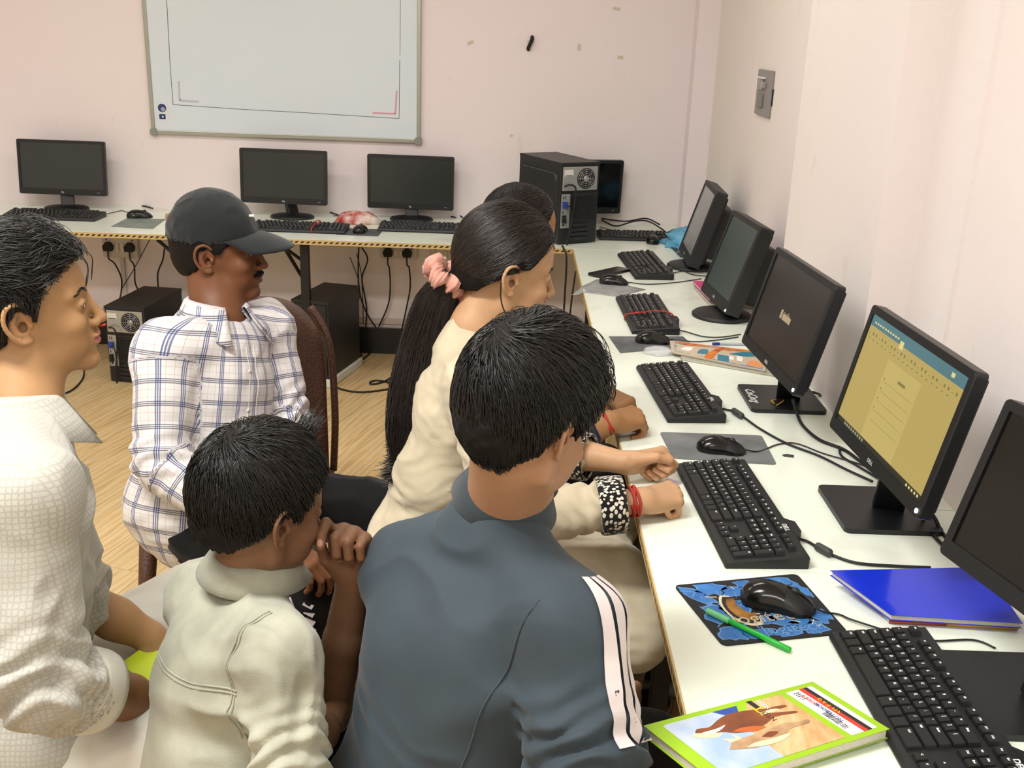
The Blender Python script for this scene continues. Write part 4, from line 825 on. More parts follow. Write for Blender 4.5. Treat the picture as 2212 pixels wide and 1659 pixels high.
# switch plate on the right wall
sp = empty('switch_plate', (XR, -.515, 1.485), label='grey switch plate with white cable stub on the right wall', cat='switch plate')
GP = mat('grey_plate', '8A8684', .45); MB().box((-.012, -.12, -.085), (0, .12, .085), bev=.003).build('plate', GP, sp)
MB().box((-.004, -.128, -.04), (0, -.12, .02)).build('gap', DRK, sp)
for y_ in (.055, .015): MB().box((-.020, y_-.014, .010), (-.011, y_+.014, .055), bev=.002).build('switch', mat('grey_switch', '97938F', .4), sp)
MB().box((-.022, -.03, .052), (-.012, .09, .058), bev=.001).build('white_strip', WH, sp); MB().box((-.030, -.045, .018), (-.012, -.020, .040), bev=.003).build('dial', mat('grey_dial', 'A09C98', .4), sp)
MB().box((-.022, -.02, -.055), (-.011, .05, -.005), bev=.004).build('socket', mat('grey_socket', '7C7875', .5), sp)
# ================================================================== people: implicit surfaces meshed in numpy
A3 = lambda *v: np.array(v, float)
def V3(v): return np.array([v[0], v[1], v[2]], float)
class Field:
    def __init__(s): s.ops = []
    def cone(s, a, b, ra, rb, k=.01, mode='u', off=0): s.ops.append(('c', V3(a), V3(b), ra+off, rb+off, k, mode)); return s
    def ell(s, c, r, k=.01, mode='u', R=None, off=0): s.ops.append(('e', V3(c), np.array(r, float)+off, np.eye(3) if R is None else np.array(R, float), 0, k, mode)); return s
    def plane(s, p, n, k=.002): s.ops.append(('p', V3(p), V3(n)/np.linalg.norm(V3(n)), 0, 0, k, 's')); return s   # cut away the +n side
    def func(s, fn): s.ops.append(('f', fn, 0, 0, 0, 0, 'f')); return s
    @staticmethod
    def _d(op, P):
        if op[0] == 'c':
            a, b, ra, rb = op[1:5]; ab = b-a; L = max(ab @ ab, 1e-12); q = P-a; t = np.clip((q @ ab)/L, 0, 1)
            return np.sqrt(((q-t[..., None]*ab)**2).sum(-1))-(ra+(rb-ra)*t)
        if op[0] == 'e':
            q = (P-op[1]) @ op[3]; r = op[2]; k0 = np.sqrt(((q/r)**2).sum(-1)); k1 = np.sqrt(((q/(r*r))**2).sum(-1))+1e-9; return k0*(k0-1)/k1
        if op[0] == 'p': return (P-op[1]) @ op[2]
    def bounds(s):
        lo = np.full(3, 9e9); hi = -lo
        for op in s.ops:
            if op[6] != 'u': continue
            l, h = s._bb(op); lo = np.minimum(lo, l); hi = np.maximum(hi, h)
        return lo, hi
    @staticmethod
    def _bb(op):
        if op[0] == 'c': return np.minimum(op[1]-op[3], op[2]-op[4]), np.maximum(op[1]+op[3], op[2]+op[4])
        if op[0] == 'e':
            e = np.sqrt(((op[3]*op[2])**2).sum(1)); return op[1]-e, op[1]+e
    def mesh(s, h):
        lo, hi = s.bounds(); lo = lo-3*h; hi = hi+3*h; n = np.ceil((hi-lo)/h).astype(int)+1
        F = np.full(n, .08, np.float32)
        for op in s.ops:
            k = max(op[5], 1e-5)
            if op[0] in 'ce':
                l, u = s._bb(op); m = k*1.2+3*h; i0 = np.maximum(np.floor((l-m-lo)/h).astype(int), 0); i1 = np.minimum(np.ceil((u+m-lo)/h).astype(int)+1, n)
            else: i0 = np.zeros(3, int); i1 = n
            if (i1 <= i0).any(): continue
            g = [(lo[a]+h*np.arange(i0[a], i1[a])) for a in range(3)]
            P = np.stack(np.meshgrid(*g, indexing='ij'), -1); sl = tuple(slice(i0[a], i1[a]) for a in range(3)); cur = F[sl]
            if op[0] == 'f': F[sl] = op[1](P, cur); continue
            d = s._d(op, P)
            if op[6] == 'u':
                hh = np.clip(.5+.5*(cur-d)/k, 0, 1); F[sl] = cur*(1-hh)+d*hh-k*hh*(1-hh)
            else:
                hh = np.clip(.5+.5*(d+cur)/k, 0, 1) if op[0] != 'p' else None
                if op[0] == 'p': F[sl] = np.maximum(cur, d)
                else: e = -d; hh = np.clip(.5-.5*(cur-e)/k, 0, 1); F[sl] = cur*(1-hh)+e*hh+k*hh*(1-hh)
        return surface_nets(F, lo, h)
def surface_nets(F, lo, h):
    I = F < 0; c = I[:-1, :-1, :-1].astype(np.int8); s = c.copy()
    offs = [(i, j, k) for i in (0, 1) for j in (0, 1) for k in (0, 1)]; nx, ny, nz = F.shape
    cnt = np.zeros((nx-1, ny-1, nz-1), np.int8)
    for (i, j, k) in offs: cnt += I[i:nx-1+i, j:ny-1+j, k:nz-1+k]
    idx = np.argwhere((cnt > 0) & (cnt < 8)); N = len(idx)
    vid = np.full((nx-1, ny-1, nz-1), -1, np.int32); vid[idx[:, 0], idx[:, 1], idx[:, 2]] = np.arange(N)
    val = np.stack([F[idx[:, 0]+i, idx[:, 1]+j, idx[:, 2]+k] for i, j, k in offs], 1); O = np.array(offs, float)
    acc = np.zeros((N, 3)); w_ = np.zeros(N)
    for a in range(8):
        for b in range(a+1, 8):
            if abs(O[a]-O[b]).sum() != 1: continue
            fa, fb = val[:, a], val[:, b]; m = (fa < 0) != (fb < 0); t = np.where(m, fa/np.where(m, fa-fb, 1), 0)
            acc += m[:, None]*(O[a]+(O[b]-O[a])*t[:, None]); w_ += m
    V = lo+h*(idx+acc/w_[:, None]); Q = []
    for ax in range(3):
        a1, a2 = (ax+1) % 3, (ax+2) % 3
        sA = [slice(1, -1)]*3; sA[ax] = slice(0, -1); sB = [slice(1, -1)]*3; sB[ax] = slice(1, None)
        IA, IB = I[tuple(sA)], I[tuple(sB)]; e = np.argwhere(IA != IB)
        if not len(e): continue
        fl = IA[e[:, 0], e[:, 1], e[:, 2]]; base = e.copy()
        for a in range(3):
            if a != ax: base[:, a] += 1
        def cell(d1, d2):
            q = base.copy(); q[:, a1] += d1; q[:, a2] += d2; return vid[q[:, 0], q[:, 1], q[:, 2]]
        q = np.stack([cell(-1, -1), cell(0, -1), cell(0, 0), cell(-1, 0)], 1); q[~fl] = q[~fl][:, ::-1]; Q.append(q)
    Q = np.concatenate(Q); Q = Q[(Q >= 0).all(1)]; return V, Q
def smooth(V, Q, it=1, lam=.5):
    for _ in range(it):
        S_ = np.zeros_like(V); c = np.zeros(len(V))
        for a in range(4):
            b = (a+1) % 4
            for x, y in ((a, b), (b, a)):
                np.add.at(S_, Q[:, x], V[Q[:, y]]) if False else None
                for d in range(3): S_[:, d] += np.bincount(Q[:, x], V[Q[:, y], d], len(V))
                c += np.bincount(Q[:, x], minlength=len(V))
        V = V*(1-lam)+lam*S_/np.maximum(c, 1)[:, None]
    return V
def normals(V, Q):
    n = np.cross(V[Q[:, 2]]-V[Q[:, 0]], V[Q[:, 3]]-V[Q[:, 1]]); N = np.zeros_like(V)
    for a in range(4):
        for d in range(3): N[:, d] += np.bincount(Q[:, a], n[:, d], len(V))
    return N/np.maximum(np.linalg.norm(N, axis=1), 1e-12)[:, None]
_P = RNG.randint(0, 1 << 30, 4096)
def vnoise(P, seed=0):
    i = np.floor(P).astype(np.int64); f = P-i; f = f*f*(3-2*f); out = 0
    for a in (0, 1):
        for b in (0, 1):
            for c in (0, 1):
                hsh = (_P[((i[:, 0]+a)*73856093 ^ (i[:, 1]+b)*19349663 ^ (i[:, 2]+c)*83492791 ^ seed*2654435) & 4095] & 65535)/32767.5-1
                out = out+hsh*np.where(a, f[:, 0], 1-f[:, 0])*np.where(b, f[:, 1], 1-f[:, 1])*np.where(c, f[:, 2], 1-f[:, 2])
    return out
def qmesh(name, V, Q, attrs=None, smooth_=True):
    me = bpy.data.meshes.new(name); me.vertices.add(len(V)); me.vertices.foreach_set('co', np.asarray(V, np.float32).ravel())
    k = Q.shape[1]; me.loops.add(Q.size); me.loops.foreach_set('vertex_index', Q.astype(np.int32).ravel()); me.polygons.add(len(Q))
    me.polygons.foreach_set('loop_start', np.arange(0, Q.size, k, dtype=np.int32)); me.polygons.foreach_set('loop_total', np.full(len(Q), k, np.int32))
    me.polygons.foreach_set('use_smooth', np.full(len(Q), smooth_)); me.update(calc_edges=True)
    for an, (ty, data) in (attrs or {}).items():
        at_ = me.attributes.new(an, ty, 'POINT'); at_.data.foreach_set('color' if ty == 'FLOAT_COLOR' else 'vector', np.asarray(data, np.float32).ravel())
    return me
def join(parts):
    Vs, Qs, Cs, k = [], [], [], 0
    for V, Q, C_ in parts: Vs.append(V); Qs.append(Q+k); Cs.append(C_); k += len(V)
    return np.concatenate(Vs), np.concatenate(Qs), np.concatenate(Cs)
def frame(fwd, up):
    x = V3(fwd); x = x/np.linalg.norm(x); z = V3(up); z = z-x*(z @ x); z = z/np.linalg.norm(z); return np.stack([x, np.cross(z, x), z], 1)    # columns x,y(left),z
def yawdir(psi, pitch=0): p, t = math.radians(psi), math.radians(pitch); return A3(math.cos(p)*math.cos(t), math.sin(p)*math.cos(t), -math.sin(t))
def skin_mat():
    m = bpy.data.materials.new('skin'); m.use_nodes = True; nt = m.node_tree; b = nt.nodes['Principled BSDF']; a = nt.nodes.new('ShaderNodeAttribute'); a.attribute_name = 'col'
    n = nt.nodes.new('ShaderNodeTexNoise'); n.inputs['Scale'].default_value = 45; n.inputs['Detail'].default_value = 6; tc = nt.nodes.new('ShaderNodeTexCoord'); nt.links.new(tc.outputs['Object'], n.inputs['Vector'])
    mr = nt.nodes.new('ShaderNodeMapRange'); mr.inputs[3].default_value = .9; mr.inputs[4].default_value = 1.1; nt.links.new(n.outputs[0], mr.inputs[0])
    mu = nt.nodes.new('ShaderNodeVectorMath'); mu.operation = 'SCALE'; nt.links.new(a.outputs['Color'], mu.inputs[0]); nt.links.new(mr.outputs[0], mu.inputs[3]); nt.links.new(mu.outputs[0], b.inputs['Base Color'])
    b.inputs['Roughness'].default_value = .5; b.inputs['Specular IOR Level'].default_value = .35; b.inputs['Subsurface Weight'].default_value = .12; b.inputs['Subsurface Radius'].default_value = (.01, .004, .002); b.inputs['Subsurface Scale'].default_value = 1
    n2 = nt.nodes.new('ShaderNodeTexNoise'); n2.inputs['Scale'].default_value = 420; nt.links.new(tc.outputs['Object'], n2.inputs['Vector']); bp = nt.nodes.new('ShaderNodeBump'); bp.inputs['Strength'].default_value = .12; bp.inputs['Distance'].default_value = .001; nt.links.new(n2.outputs[0], bp.inputs['Height']); nt.links.new(bp.outputs[0], b.inputs['Normal'])
    return m
SKIN = skin_mat()
def hair_mat(name, c, rough=.38):
    m = mat(name, c, rough, spec=.6); return m
HAIRC = mat('hair_underlayer', '120F0E', .7, spec=.2); HAIR = hair_mat('black_hair', '12100F'); HAIRB = hair_mat('dark_brown_hair', '1E1512', .4); EYEW = mat('eye_white', 'D8D2CA', .15); IRIS = mat('eye_iris', '1C110B', .08)
def shade(col, fac): return np.array(srgb(col)[:3])*fac
def to_w(V, R, c, s=1.0): return (V*s) @ R.T+c
def to_l(p, R, c, s=1.0): return ((V3(p)-c) @ R)/s
# ---- head in its own frame: x forward, y left, z up, origin between the ears
def ROT_Z(a): return np.array([[math.cos(a), -math.sin(a), 0], [math.sin(a), math.cos(a), 0], [0, 0, 1.]])
def head_field(nb, fem=0, child=0, ears=(1, 1), neck_r=.055, face=1.0):
    f = Field(); q = .95 if child else 1
    f.ell((-.013, 0, .036), (.098, .077, .090), .01).ell((.020, 0, .045), (.070, .068, .068), .02)
    f.ell((.030, 0, -.012), (.060, .060, .070), .02).ell((.035, 0, -.050), (.050, .048*(.94 if fem else 1), .045), .02)
    jw = .046 if fem or child else .050
    for sg in (-1, 1):
        f.cone((-.006, sg*.056, -.020), (.004, sg*jw, -.060), .018, .015, .02).cone((.004, sg*jw, -.060), (.070, sg*.012, -.094), .014, .014, .02)
        f.ell((.062, sg*.042, -.022), (.022, .020, .020), .018)                                # cheekbone
        f.ell((.055, sg*.034, -.055), (.025, .018, .022), .02)
        f.cone((.082, sg*.012, .031), (.068, sg*.048, .028), .0085, .008, .012)                  # brow
    f.ell((.076, 0, -.093), (.017, .019, .015), .015)                                          # chin
    f.ell((.080, 0, -.058), (.014, .026, .020), .012)                                          # mouth mound
    for sg in (-1, 1): f.ell((.094, sg*.031, .008), (.014, .019, .012), .012, 's')             # eye sockets
    f.cone((.087, 0, .018), (.1065, 0, -.023), .0060, .0088, .008).ell((.1055, 0, -.0265), (.0105, .0095, .0082), .006)   # nose
    for sg in (-1, 1):
        f.ell((.096, sg*.0130, -.030), (.0100, .0072, .0075), .004)
        f.ell((.0995, sg*.0070, -.0385), (.0060, .0038, .0038), .002, 's')
        # eyeball seat + lids
        f.ell((.0765, sg*.031, .008), (.0142, .0155, .0130), .004)
        f.ell((.0905, sg*.0325, .0068), (.0060, .0118, .0036), .0015, 's')
        f.cone((.0885, sg*.020, .0128), (.0835, sg*.0445, .0112), .0022, .0022, .003)          # upper lid fold
    f.ell((.0945, 0, -.0515), (.0078, .0200, .0050), .0025).ell((.0930, 0, -.0630), (.0082, .0180, .0058), .0025)    # lips
    f.ell((.1030, 0, -.0570), (.0100, .0250, .0012), .0015, 's')
    f.cone((.0965, 0, -.040), (.0985, 0, -.048), .003, .003, .003)
    for e, sg in zip(ears, (-1, 1)):                                                            # ear: -1 right, +1 left
        if not e: continue
        ex = -.006; o = .073
        rim = [(ex+.014, .000, .006), (ex+.012, .006, .024), (ex-.002, .012, .033), (ex-.017, .015, .026), (ex-.022, .015, .006), (ex-.015, .012, -.014), (ex-.004, .006, -.027), (ex+.008, .001, -.027)]
        f.ell((ex-.004, sg*(o+.005), .003), (.017, .007, .029), .006, R=ROT_Z(-sg*.32))
        rp = [tuple(p) for p in spline([(x*1.05, sg*(o+y*1.45), z*1.08) for x, y, z in rim], 3)]
        for a, b in zip(rp[:-1], rp[1:]): f.cone(a, b, .0038, .0038, .0015)
        f.ell((ex-.001, sg*(o+.020), .004), (.0135, .0150, .0220), .0015, 's')
        f.cone((ex-.002, sg*(o+.007), .020), (ex-.012, sg*(o+.010), .003), .0026, .0030, .0015).cone((ex-.012, sg*(o+.010), .003), (ex-.006, sg*(o+.007), -.014), .003, .003, .0015)
        f.ell((ex+.001, sg*(o+.008), -.005), (.0070, .0125, .0090), .001, 's')
        f.ell((ex+.012, sg*(o+.004), -.003), (.0045, .0045, .0060), .003)
        f.ell((ex+.002, sg*(o+.003), -.027), (.0085, .0050, .0080), .003)
    n0 = A3(-.030, 0, -.030); f.cone(n0, nb, neck_r*.95, neck_r*1.08, .022).cone((.010, 0, -.060), V3(nb)+A3(.01, 0, .0), neck_r*.72, neck_r*.95, .03)
    return f
def build_head(R, c, s, nb_w, col, parent, fem=0, child=0, ears=(1, 1), h=.0024, lips='9A5A4C', neck_r=.055, stub=0, brow=1, iris=True):
    nb = to_l(nb_w, R, c, s); f = head_field(nb, fem, child, ears, neck_r); V, Q = f.mesh(h/s); V = smooth(V, Q, 2, .45)
    base = np.array(srgb(col)[:3]); C_ = np.tile(base, (len(V), 1)); x, y, z = V.T
    def mix(mask, c2): m = np.clip(mask, 0, 1)[:, None]; C_[:] = C_*(1-m)+np.array(c2)*m
    lm = 1-np.sqrt(((x-.094)/.014)**2+(y/.021)**2+((z+.057)/.0125)**2); mix(lm*6*(x > .086), srgb(lips)[:3])
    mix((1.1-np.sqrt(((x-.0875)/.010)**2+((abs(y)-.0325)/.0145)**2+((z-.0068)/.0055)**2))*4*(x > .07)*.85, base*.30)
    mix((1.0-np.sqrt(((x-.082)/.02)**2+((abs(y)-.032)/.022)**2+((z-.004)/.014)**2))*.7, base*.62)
    mix((1.0-np.sqrt(((x-.110)/.02)**2+(y/.02)**2+((z+.028)/.014)**2))*.5, base*np.array([1.12, .92, .88]))
    mix((1.0-np.sqrt(((x+.006)/.03)**2+((abs(y)-.078)/.014)**2+((z-.0)/.034)**2))*.6, base*np.array([1.15, .88, .84]))
    mix((1.0-np.sqrt(((x+.005)/.009)**2+((abs(y)-.076)/.012)**2+((z+.003)/.012)**2))*1.6, base*.32)  # ear canal: recess shade put into the skin colour
    mix((1.0-np.sqrt(((x+.010)/.012)**2+((abs(y)-.079)/.010)**2+((z-.012)/.018)**2))*.8, base*.6)  # upper hollow of the ear, its shade also mixed into the vertex colour
    if stub: mix((1.0-np.sqrt(((x-.100)/.014)**2+(y/.026)**2+((z+.0435)/.006)**2))*9, np.array(srgb('120D0B')[:3])); mix((1-np.sqrt(((x-.07)/.05)**2+(y/.06)**2+((z+.085)/.035)**2))*.5, base*.55)
    for sg in (-1, 1):
        if not iris: break
        for nm, ctr, r_, m_ in (('eye', (.0772, sg*.0315, .0075), .0118, EYEW), ('iris', (.0838, sg*.0318, .0072), .0062, IRIS)):
            b = MB().lathe([(r_*math.sin(pi*k/10)+.00001, -r_*math.cos(pi*k/10)) for k in range(11)], 16); vv = np.array(b.v)
            if nm == 'iris': vv[:, 0] *= .9
            b.v = [tuple(p) for p in to_w(vv+np.array(ctr), R, c, s)]; b.build(nm, m_, parent)
    if brow:
        pts = []
        for sg in (-1, 1):
            for k in range(90):
                t = RNG.rand(); yy = sg*(.014+.036*t); zz = .0265+.0065*math.sin(pi*min(1, t*1.15))+RNG.uniform(-.0028, .0028)*(1-.5*t); xx = .0945-.55*max(0, abs(yy)-.012)-.004*t+.0015
                d = A3(-.004, sg*.006, .002)*(1 if t > .2 else .7); pts.append((A3(xx, yy, zz), A3(xx, yy, zz)+d*.6+A3(.0008, 0, 0), A3(xx, yy, zz)+d))
        S_ = snap(V, np.array(pts)); strands_obj('eyebrows', to_w(S_.reshape(-1, 3), R, c, s).reshape(S_.shape), .0006, HAIR, parent)
    return to_w(V, R, c, s), Q, C_
def snap(V, S_, lift=.0006):
    out = S_.copy(); sub = V[(V[:, 0] > .04) & (V[:, 2] > .01) & (V[:, 2] < .05)]
    for i in range(len(S_)):
        for j in range(S_.shape[1]):
            p = S_[i, j]; d = np.abs(sub[:, 1]-p[1])+np.abs(sub[:, 2]-p[2]); d = d+(sub[:, 0] < p[0]-.03)*9; k = d.argmin(); out[i, j, 0] = sub[k, 0]+lift*(1+j)
    return out
def strands_obj(name, P, r, m, parent, taper=True, kind=None):
    """P: (n, k, 3) polylines -> three-sided tapered fibres in one mesh"""
    n, k, _ = P.shape; T = np.gradient(P, axis=1); T = T/np.maximum(np.linalg.norm(T, axis=2), 1e-9)[..., None]
    ref = np.where(np.abs(T[..., 2:3]) > .8, A3(1, 0, 0), A3(0, 0, 1)); N1 = np.cross(T, ref); N1 /= np.maximum(np.linalg.norm(N1, axis=2), 1e-9)[..., None]; N2 = np.cross(T, N1)
    rr = (r if np.ndim(r) else np.full(n, r))[:, None]*(np.interp(np.linspace(0, 1, k), [0, .15, .7, 1], [.7, 1, .9, .12])[None] if taper else 1)
    ring = np.stack([P+(N1*math.cos(a)+N2*math.sin(a))*rr[..., None] for a in (0, 2.094, 4.189)], 2); V = ring.reshape(-1, 3)
    i = np.arange(n)[:, None, None]*k*3+np.arange(k-1)[None, :, None]*3; a = np.arange(3)[None, None]; b = (a+1) % 3
    Q = np.stack([i+a, i+b, i+3+b, i+3+a], -1).reshape(-1, 4)
    me = qmesh(name, V, Q); return link(name, me, parent, m)
# ---- hair --------------------------------------------------------------------
HC, HRd = A3(-.012, 0, .036), A3(.0995, .0785, .0925)
PHI = np.radians([0, 25, 45, 60, 72, 80, 92, 104, 118, 150, 180])
LINE_M = [.088, .086, .072, .050, .020, -.005, .030, .020, -.020, -.058, -.064]
LINE_F = [.100, .094, .078, .054, .032, .026, .046, .034, -.004, -.042, -.050]
def hair_cap(R, c, s, parent, m, line=LINE_M, thick=.014, top=.012, name='hair', h=.0032, amp=.003, front=.0, back=.0, seed=1, jag=1.0):
    f = Field(); t = thick
    f.ell(HC+A3(-.002, 0, .002+top*.4), HRd+A3(t, t, t+top*.6), .01)
    f.ell((-.040, 0, -.015), (.070+t*.5, .062+t*.3, .058), .02)
    if front: f.ell((.058, 0, .095), (.040, .052, front), .02)
    def cut(P, cur):
        phi = np.arctan2(np.abs(P[..., 1]), P[..., 0]-.0); zb = np.interp(phi, PHI, line); g = (zb-P[..., 2])*.75
        nz = .0035*np.sin(P[..., 1]*420+seed)+.003*np.sin(P[..., 0]*370+2*seed); return np.maximum(cur, g+nz*jag)
    f.func(cut); V, Q = f.mesh(h/s); V = smooth(V, Q, 2, .5); N = normals(V, Q)
    V = V+N*(vnoise(V*A3(70, 70, 45)+seed*7)*amp+vnoise(V*160, 3)*amp*.35)[:, None]
    return link(name, qmesh(name, to_w(V, R, c, s), Q), parent, HAIRC)
def hair_strands(R, c, s, parent, m, flow, n=3200, length=.06, line=LINE_M, thick=.014, top=.012, r=.0007, k=8, lift=.004, seed=2, name='hair_strands', wild=.15, keep=None, trim=.006, tline=None):
    rs = np.random.RandomState(seed); D_ = rs.normal(size=(n*3, 3)); D_ /= np.linalg.norm(D_, axis=1)[:, None]
    rad = HRd+A3(thick, thick, thick+top*.6); cc = HC+A3(-.002, 0, .002+top*.4)
    P = cc+D_*rad; phi = np.arctan2(np.abs(P[:, 1]), P[:, 0]); zb = np.interp(phi, PHI, line); ok = P[:, 2] > zb+.004
    P = P[ok][:n]; n = len(P); L = length*(.6+.7*rs.rand(n)); out = np.zeros((n, k, 3)); rnd_ = rs.normal(size=(n, 3))*wild; lf = lift*(.2+rs.rand(n)*1.3)
    out[:, 0] = cc+(P-cc)*(1-.0035/.09)
    for j in range(1, k):
        q = (P-cc)/rad; nrm = q/rad; nrm /= np.linalg.norm(nrm, axis=1)[:, None]
        d = flow(P)+rnd_; d = d-nrm*(d*nrm).sum(1)[:, None]; d /= np.maximum(np.linalg.norm(d, axis=1), 1e-6)[:, None]
        P = P+d*(L/(k-1))[:, None]; q = (P-cc)/rad; ql = np.linalg.norm(q, axis=1)[:, None]; low = P[:, 2] < -.03
        Pn = cc+q/ql*rad; P = np.where(low[:, None], P, Pn)
        t = j/(k-1); out[:, j] = P+nrm*(lf*math.sin(pi*min(1, t*1.0)*.75))[:, None]
        P = P
    tl = np.array(line if tline is None else tline); jit_ = rs.rand(n)*.008
    for j in range(1, k):
        ph_ = np.arctan2(np.abs(out[:, j, 1]), out[:, j, 0]); bad = out[:, j, 2] < np.interp(ph_, PHI, tl)-trim+jit_; out[bad, j] = out[bad, j-1]
    if keep is not None: out = out[keep(out)]
    return strands_obj(name, to_w(out.reshape(-1, 3), R, c, s).reshape(out.shape), r, m, parent)
# ---- hands -------------------------------------------------------------------
def hand_ops(f, side, curls, thumb, spread=1.0, s=1.0):
    kn = [(.086, .027, .002), (.090, .009, .004), (.085, -.009, .003), (.076, -.026, .000)]; ln = [(.043, .025, .021), (.047, .029, .022), (.044, .027, .021), (.034, .020, .019)]
    nails = []
    f.ell((.004, 0, 0), (.030, .026, .019), .01)
    for i, (x, y, z) in enumerate(kn): f.cone((.012, side*y*.55, -.001), (x, side*y, z-.003), .0165, .0115, .012)
    f.ell((.035, side*-.020, -.010), (.034, .013, .012), .012); f.ell((.036, side*.022, -.010), (.030, .014, .013), .012)
    for i, ((x, y, z), l) in enumerate(zip(kn, ln)):
        p = A3(x, side*y, z-.001); a = 0; yo = side*(y-.0)*1.6*spread*.35; rr = [.0095, .0088, .0080, .0070] if i < 3 else [.0082, .0076, .0070, .0062]
        for j in range(3):
            a += math.radians(curls[i][j]); d = A3(math.cos(a), yo*(1 if j == 0 else .4), -math.sin(a)); d /= np.linalg.norm(d); q = p+d*l[j]
            f.cone(p, q, rr[j], rr[j+1], .006 if j == 0 else .0015)
            if j == 2: up = A3(math.sin(a), 0, math.cos(a)); nails.append((q-d*.005+up*rr[3]*.75, up))
            p = q
    p = A3(.018, side*.024, -.008)
    for j, (d, l, ra, rb) in enumerate(thumb):
        d = A3(d[0], side*d[1], d[2]); d /= np.linalg.norm(d); q = p+d*l; f.cone(p, q, ra, rb, .008 if j == 0 else .002); p = q
    nails.append((p+A3(0, side*.002, .006), A3(0, 0, 1))); return nails
TH_FIST = [((.75, .55, -.35), .042, .0145, .0115), ((.9, -.1, -.35), .032, .0108, .0098), ((.75, -.6, -.25), .026, .0095, .0080)]
TH_SIDE = [((.80, .50, -.25), .044, .0145, .0115), ((.98, .02, -.15), .033, .0108, .0098), ((.98, -.12, -.10), .027, .0095, .0082)]
TH_OPEN = [((.7, .65, -.3), .044, .0145, .0115), ((.85, .5, -.15), .032, .0108, .0098), ((.9, .35, -.1), .026, .0095, .0080)]
def build_arm(wrist, fwd, up, side, elbow, col, curls, thumb=TH_SIDE, s=1.0, shoulder=None, h=.0023, fr=(.026, .040), nail='D9A79A', spread=1.0, hide_up=False):
    """hand + forearm (+ upper arm); fwd = wrist to knuckles, up = back of the hand"""
    R = frame(fwd, up); c = V3(wrist); f = Field(); nails = hand_ops(f, side, curls, thumb, spread)
    e = to_l(elbow, R, c, s); w0 = A3(.004, 0, 0); mid = w0+(e-w0)*.45; f.cone(w0, mid, fr[0]*.88, fr[1]*.9, .014).cone(mid, e, fr[1]*.9, fr[1], .02)
    f.cone((-.002, .006, 0), w0+(e-w0)*.3+A3(0, .006, 0), fr[0]*.78, fr[1]*.7, .01).cone((-.002, -.006, 0), w0+(e-w0)*.3-A3(0, .006, 0), fr[0]*.78, fr[1]*.7, .01)
    if shoulder is not None: f.cone(e, to_l(shoulder, R, c, s), fr[1]*1.02, fr[1]*1.25, .02)
    V, Q = f.mesh(h/s); V = smooth(V, Q, 1, .4); base = np.array(srgb(col)[:3]); C_ = np.tile(base, (len(V), 1))
    for p, u_ in nails:
        m = np.clip((1-np.sqrt((((V-p)/A3(.0075, .0055, .0055))**2).sum(1)))*5, 0, 1)[:, None]; C_ = C_*(1-m)+np.array(srgb(nail)[:3])*m
    m = np.clip(-V[:, 2]/.01-.6, 0, 1)*(V[:, 0] > -.01)*(V[:, 0] < .12)*.35; C_ = C_*(1-m[:, None])+np.minimum(base*np.array([1.35, 1.2, 1.15]), 1)*m[:, None]
    return to_w(V, R, c, s), Q, C_
FIST = [(70, 88, 62), (74, 90, 62), (78, 92, 62), (80, 92, 60)]; SOFT = [(48, 70, 45), (52, 74, 48), (56, 76, 50), (60, 78, 50)]; REST = [(22, 32, 20), (26, 36, 22), (30, 40, 24), (34, 42, 26)]
# ---- torso and clothes ---------------------------------------------------------
def torso_ops(f, J, off=0.0, s=1.0, w=1.0, dpt=1.0, k=.04, arms=True, cut=None):
    P, N, SL, SR = [V3(J[k_]) for k_ in ('P', 'N', 'SL', 'SR')]; M_ = (SL+SR)/2; up = N-P; up /= np.linalg.norm(up); lat = SL-SR; W_s = np.linalg.norm(lat); lat /= W_s; lat -= up*(lat @ up); lat /= np.linalg.norm(lat); fr = np.cross(lat, up)
    R = np.stack([fr, lat, up], 1); H_ = np.linalg.norm(M_-P); s2 = s; wd = W_s/2
    f.ell(P+up*.02, (.125*s2*dpt, .165*s2*w, .13*s2), k, R=R, off=off); f.ell(P+(M_-P)*.42, (.115*s2*dpt, .150*s2*w, .16*s2), k, R=R, off=off)
    f.ell(P+(M_-P)*.72-fr*.0, (.112*s2*dpt, max(.155*s2*w, wd*.92), .15*s2), k, R=R, off=off)
    f.cone(SR+(M_-SR)*.16, SL+(M_-SL)*.16, .058*s2, .058*s2, k, off=off)
    for S_ in (SL, SR): f.cone(N-up*.052*s2, S_, .042*s2, .054*s2, k*.9, off=off)
    f.ell(P+(M_-P)*.80-fr*.045*s2, (.06*s2, wd*.70, .10*s2), k, R=R, off=off)
    f.cone(N-up*.06*s2, N-up*.018*s2, .062*s2, .050*s2, .03, off=off)
    return up, lat, fr, R
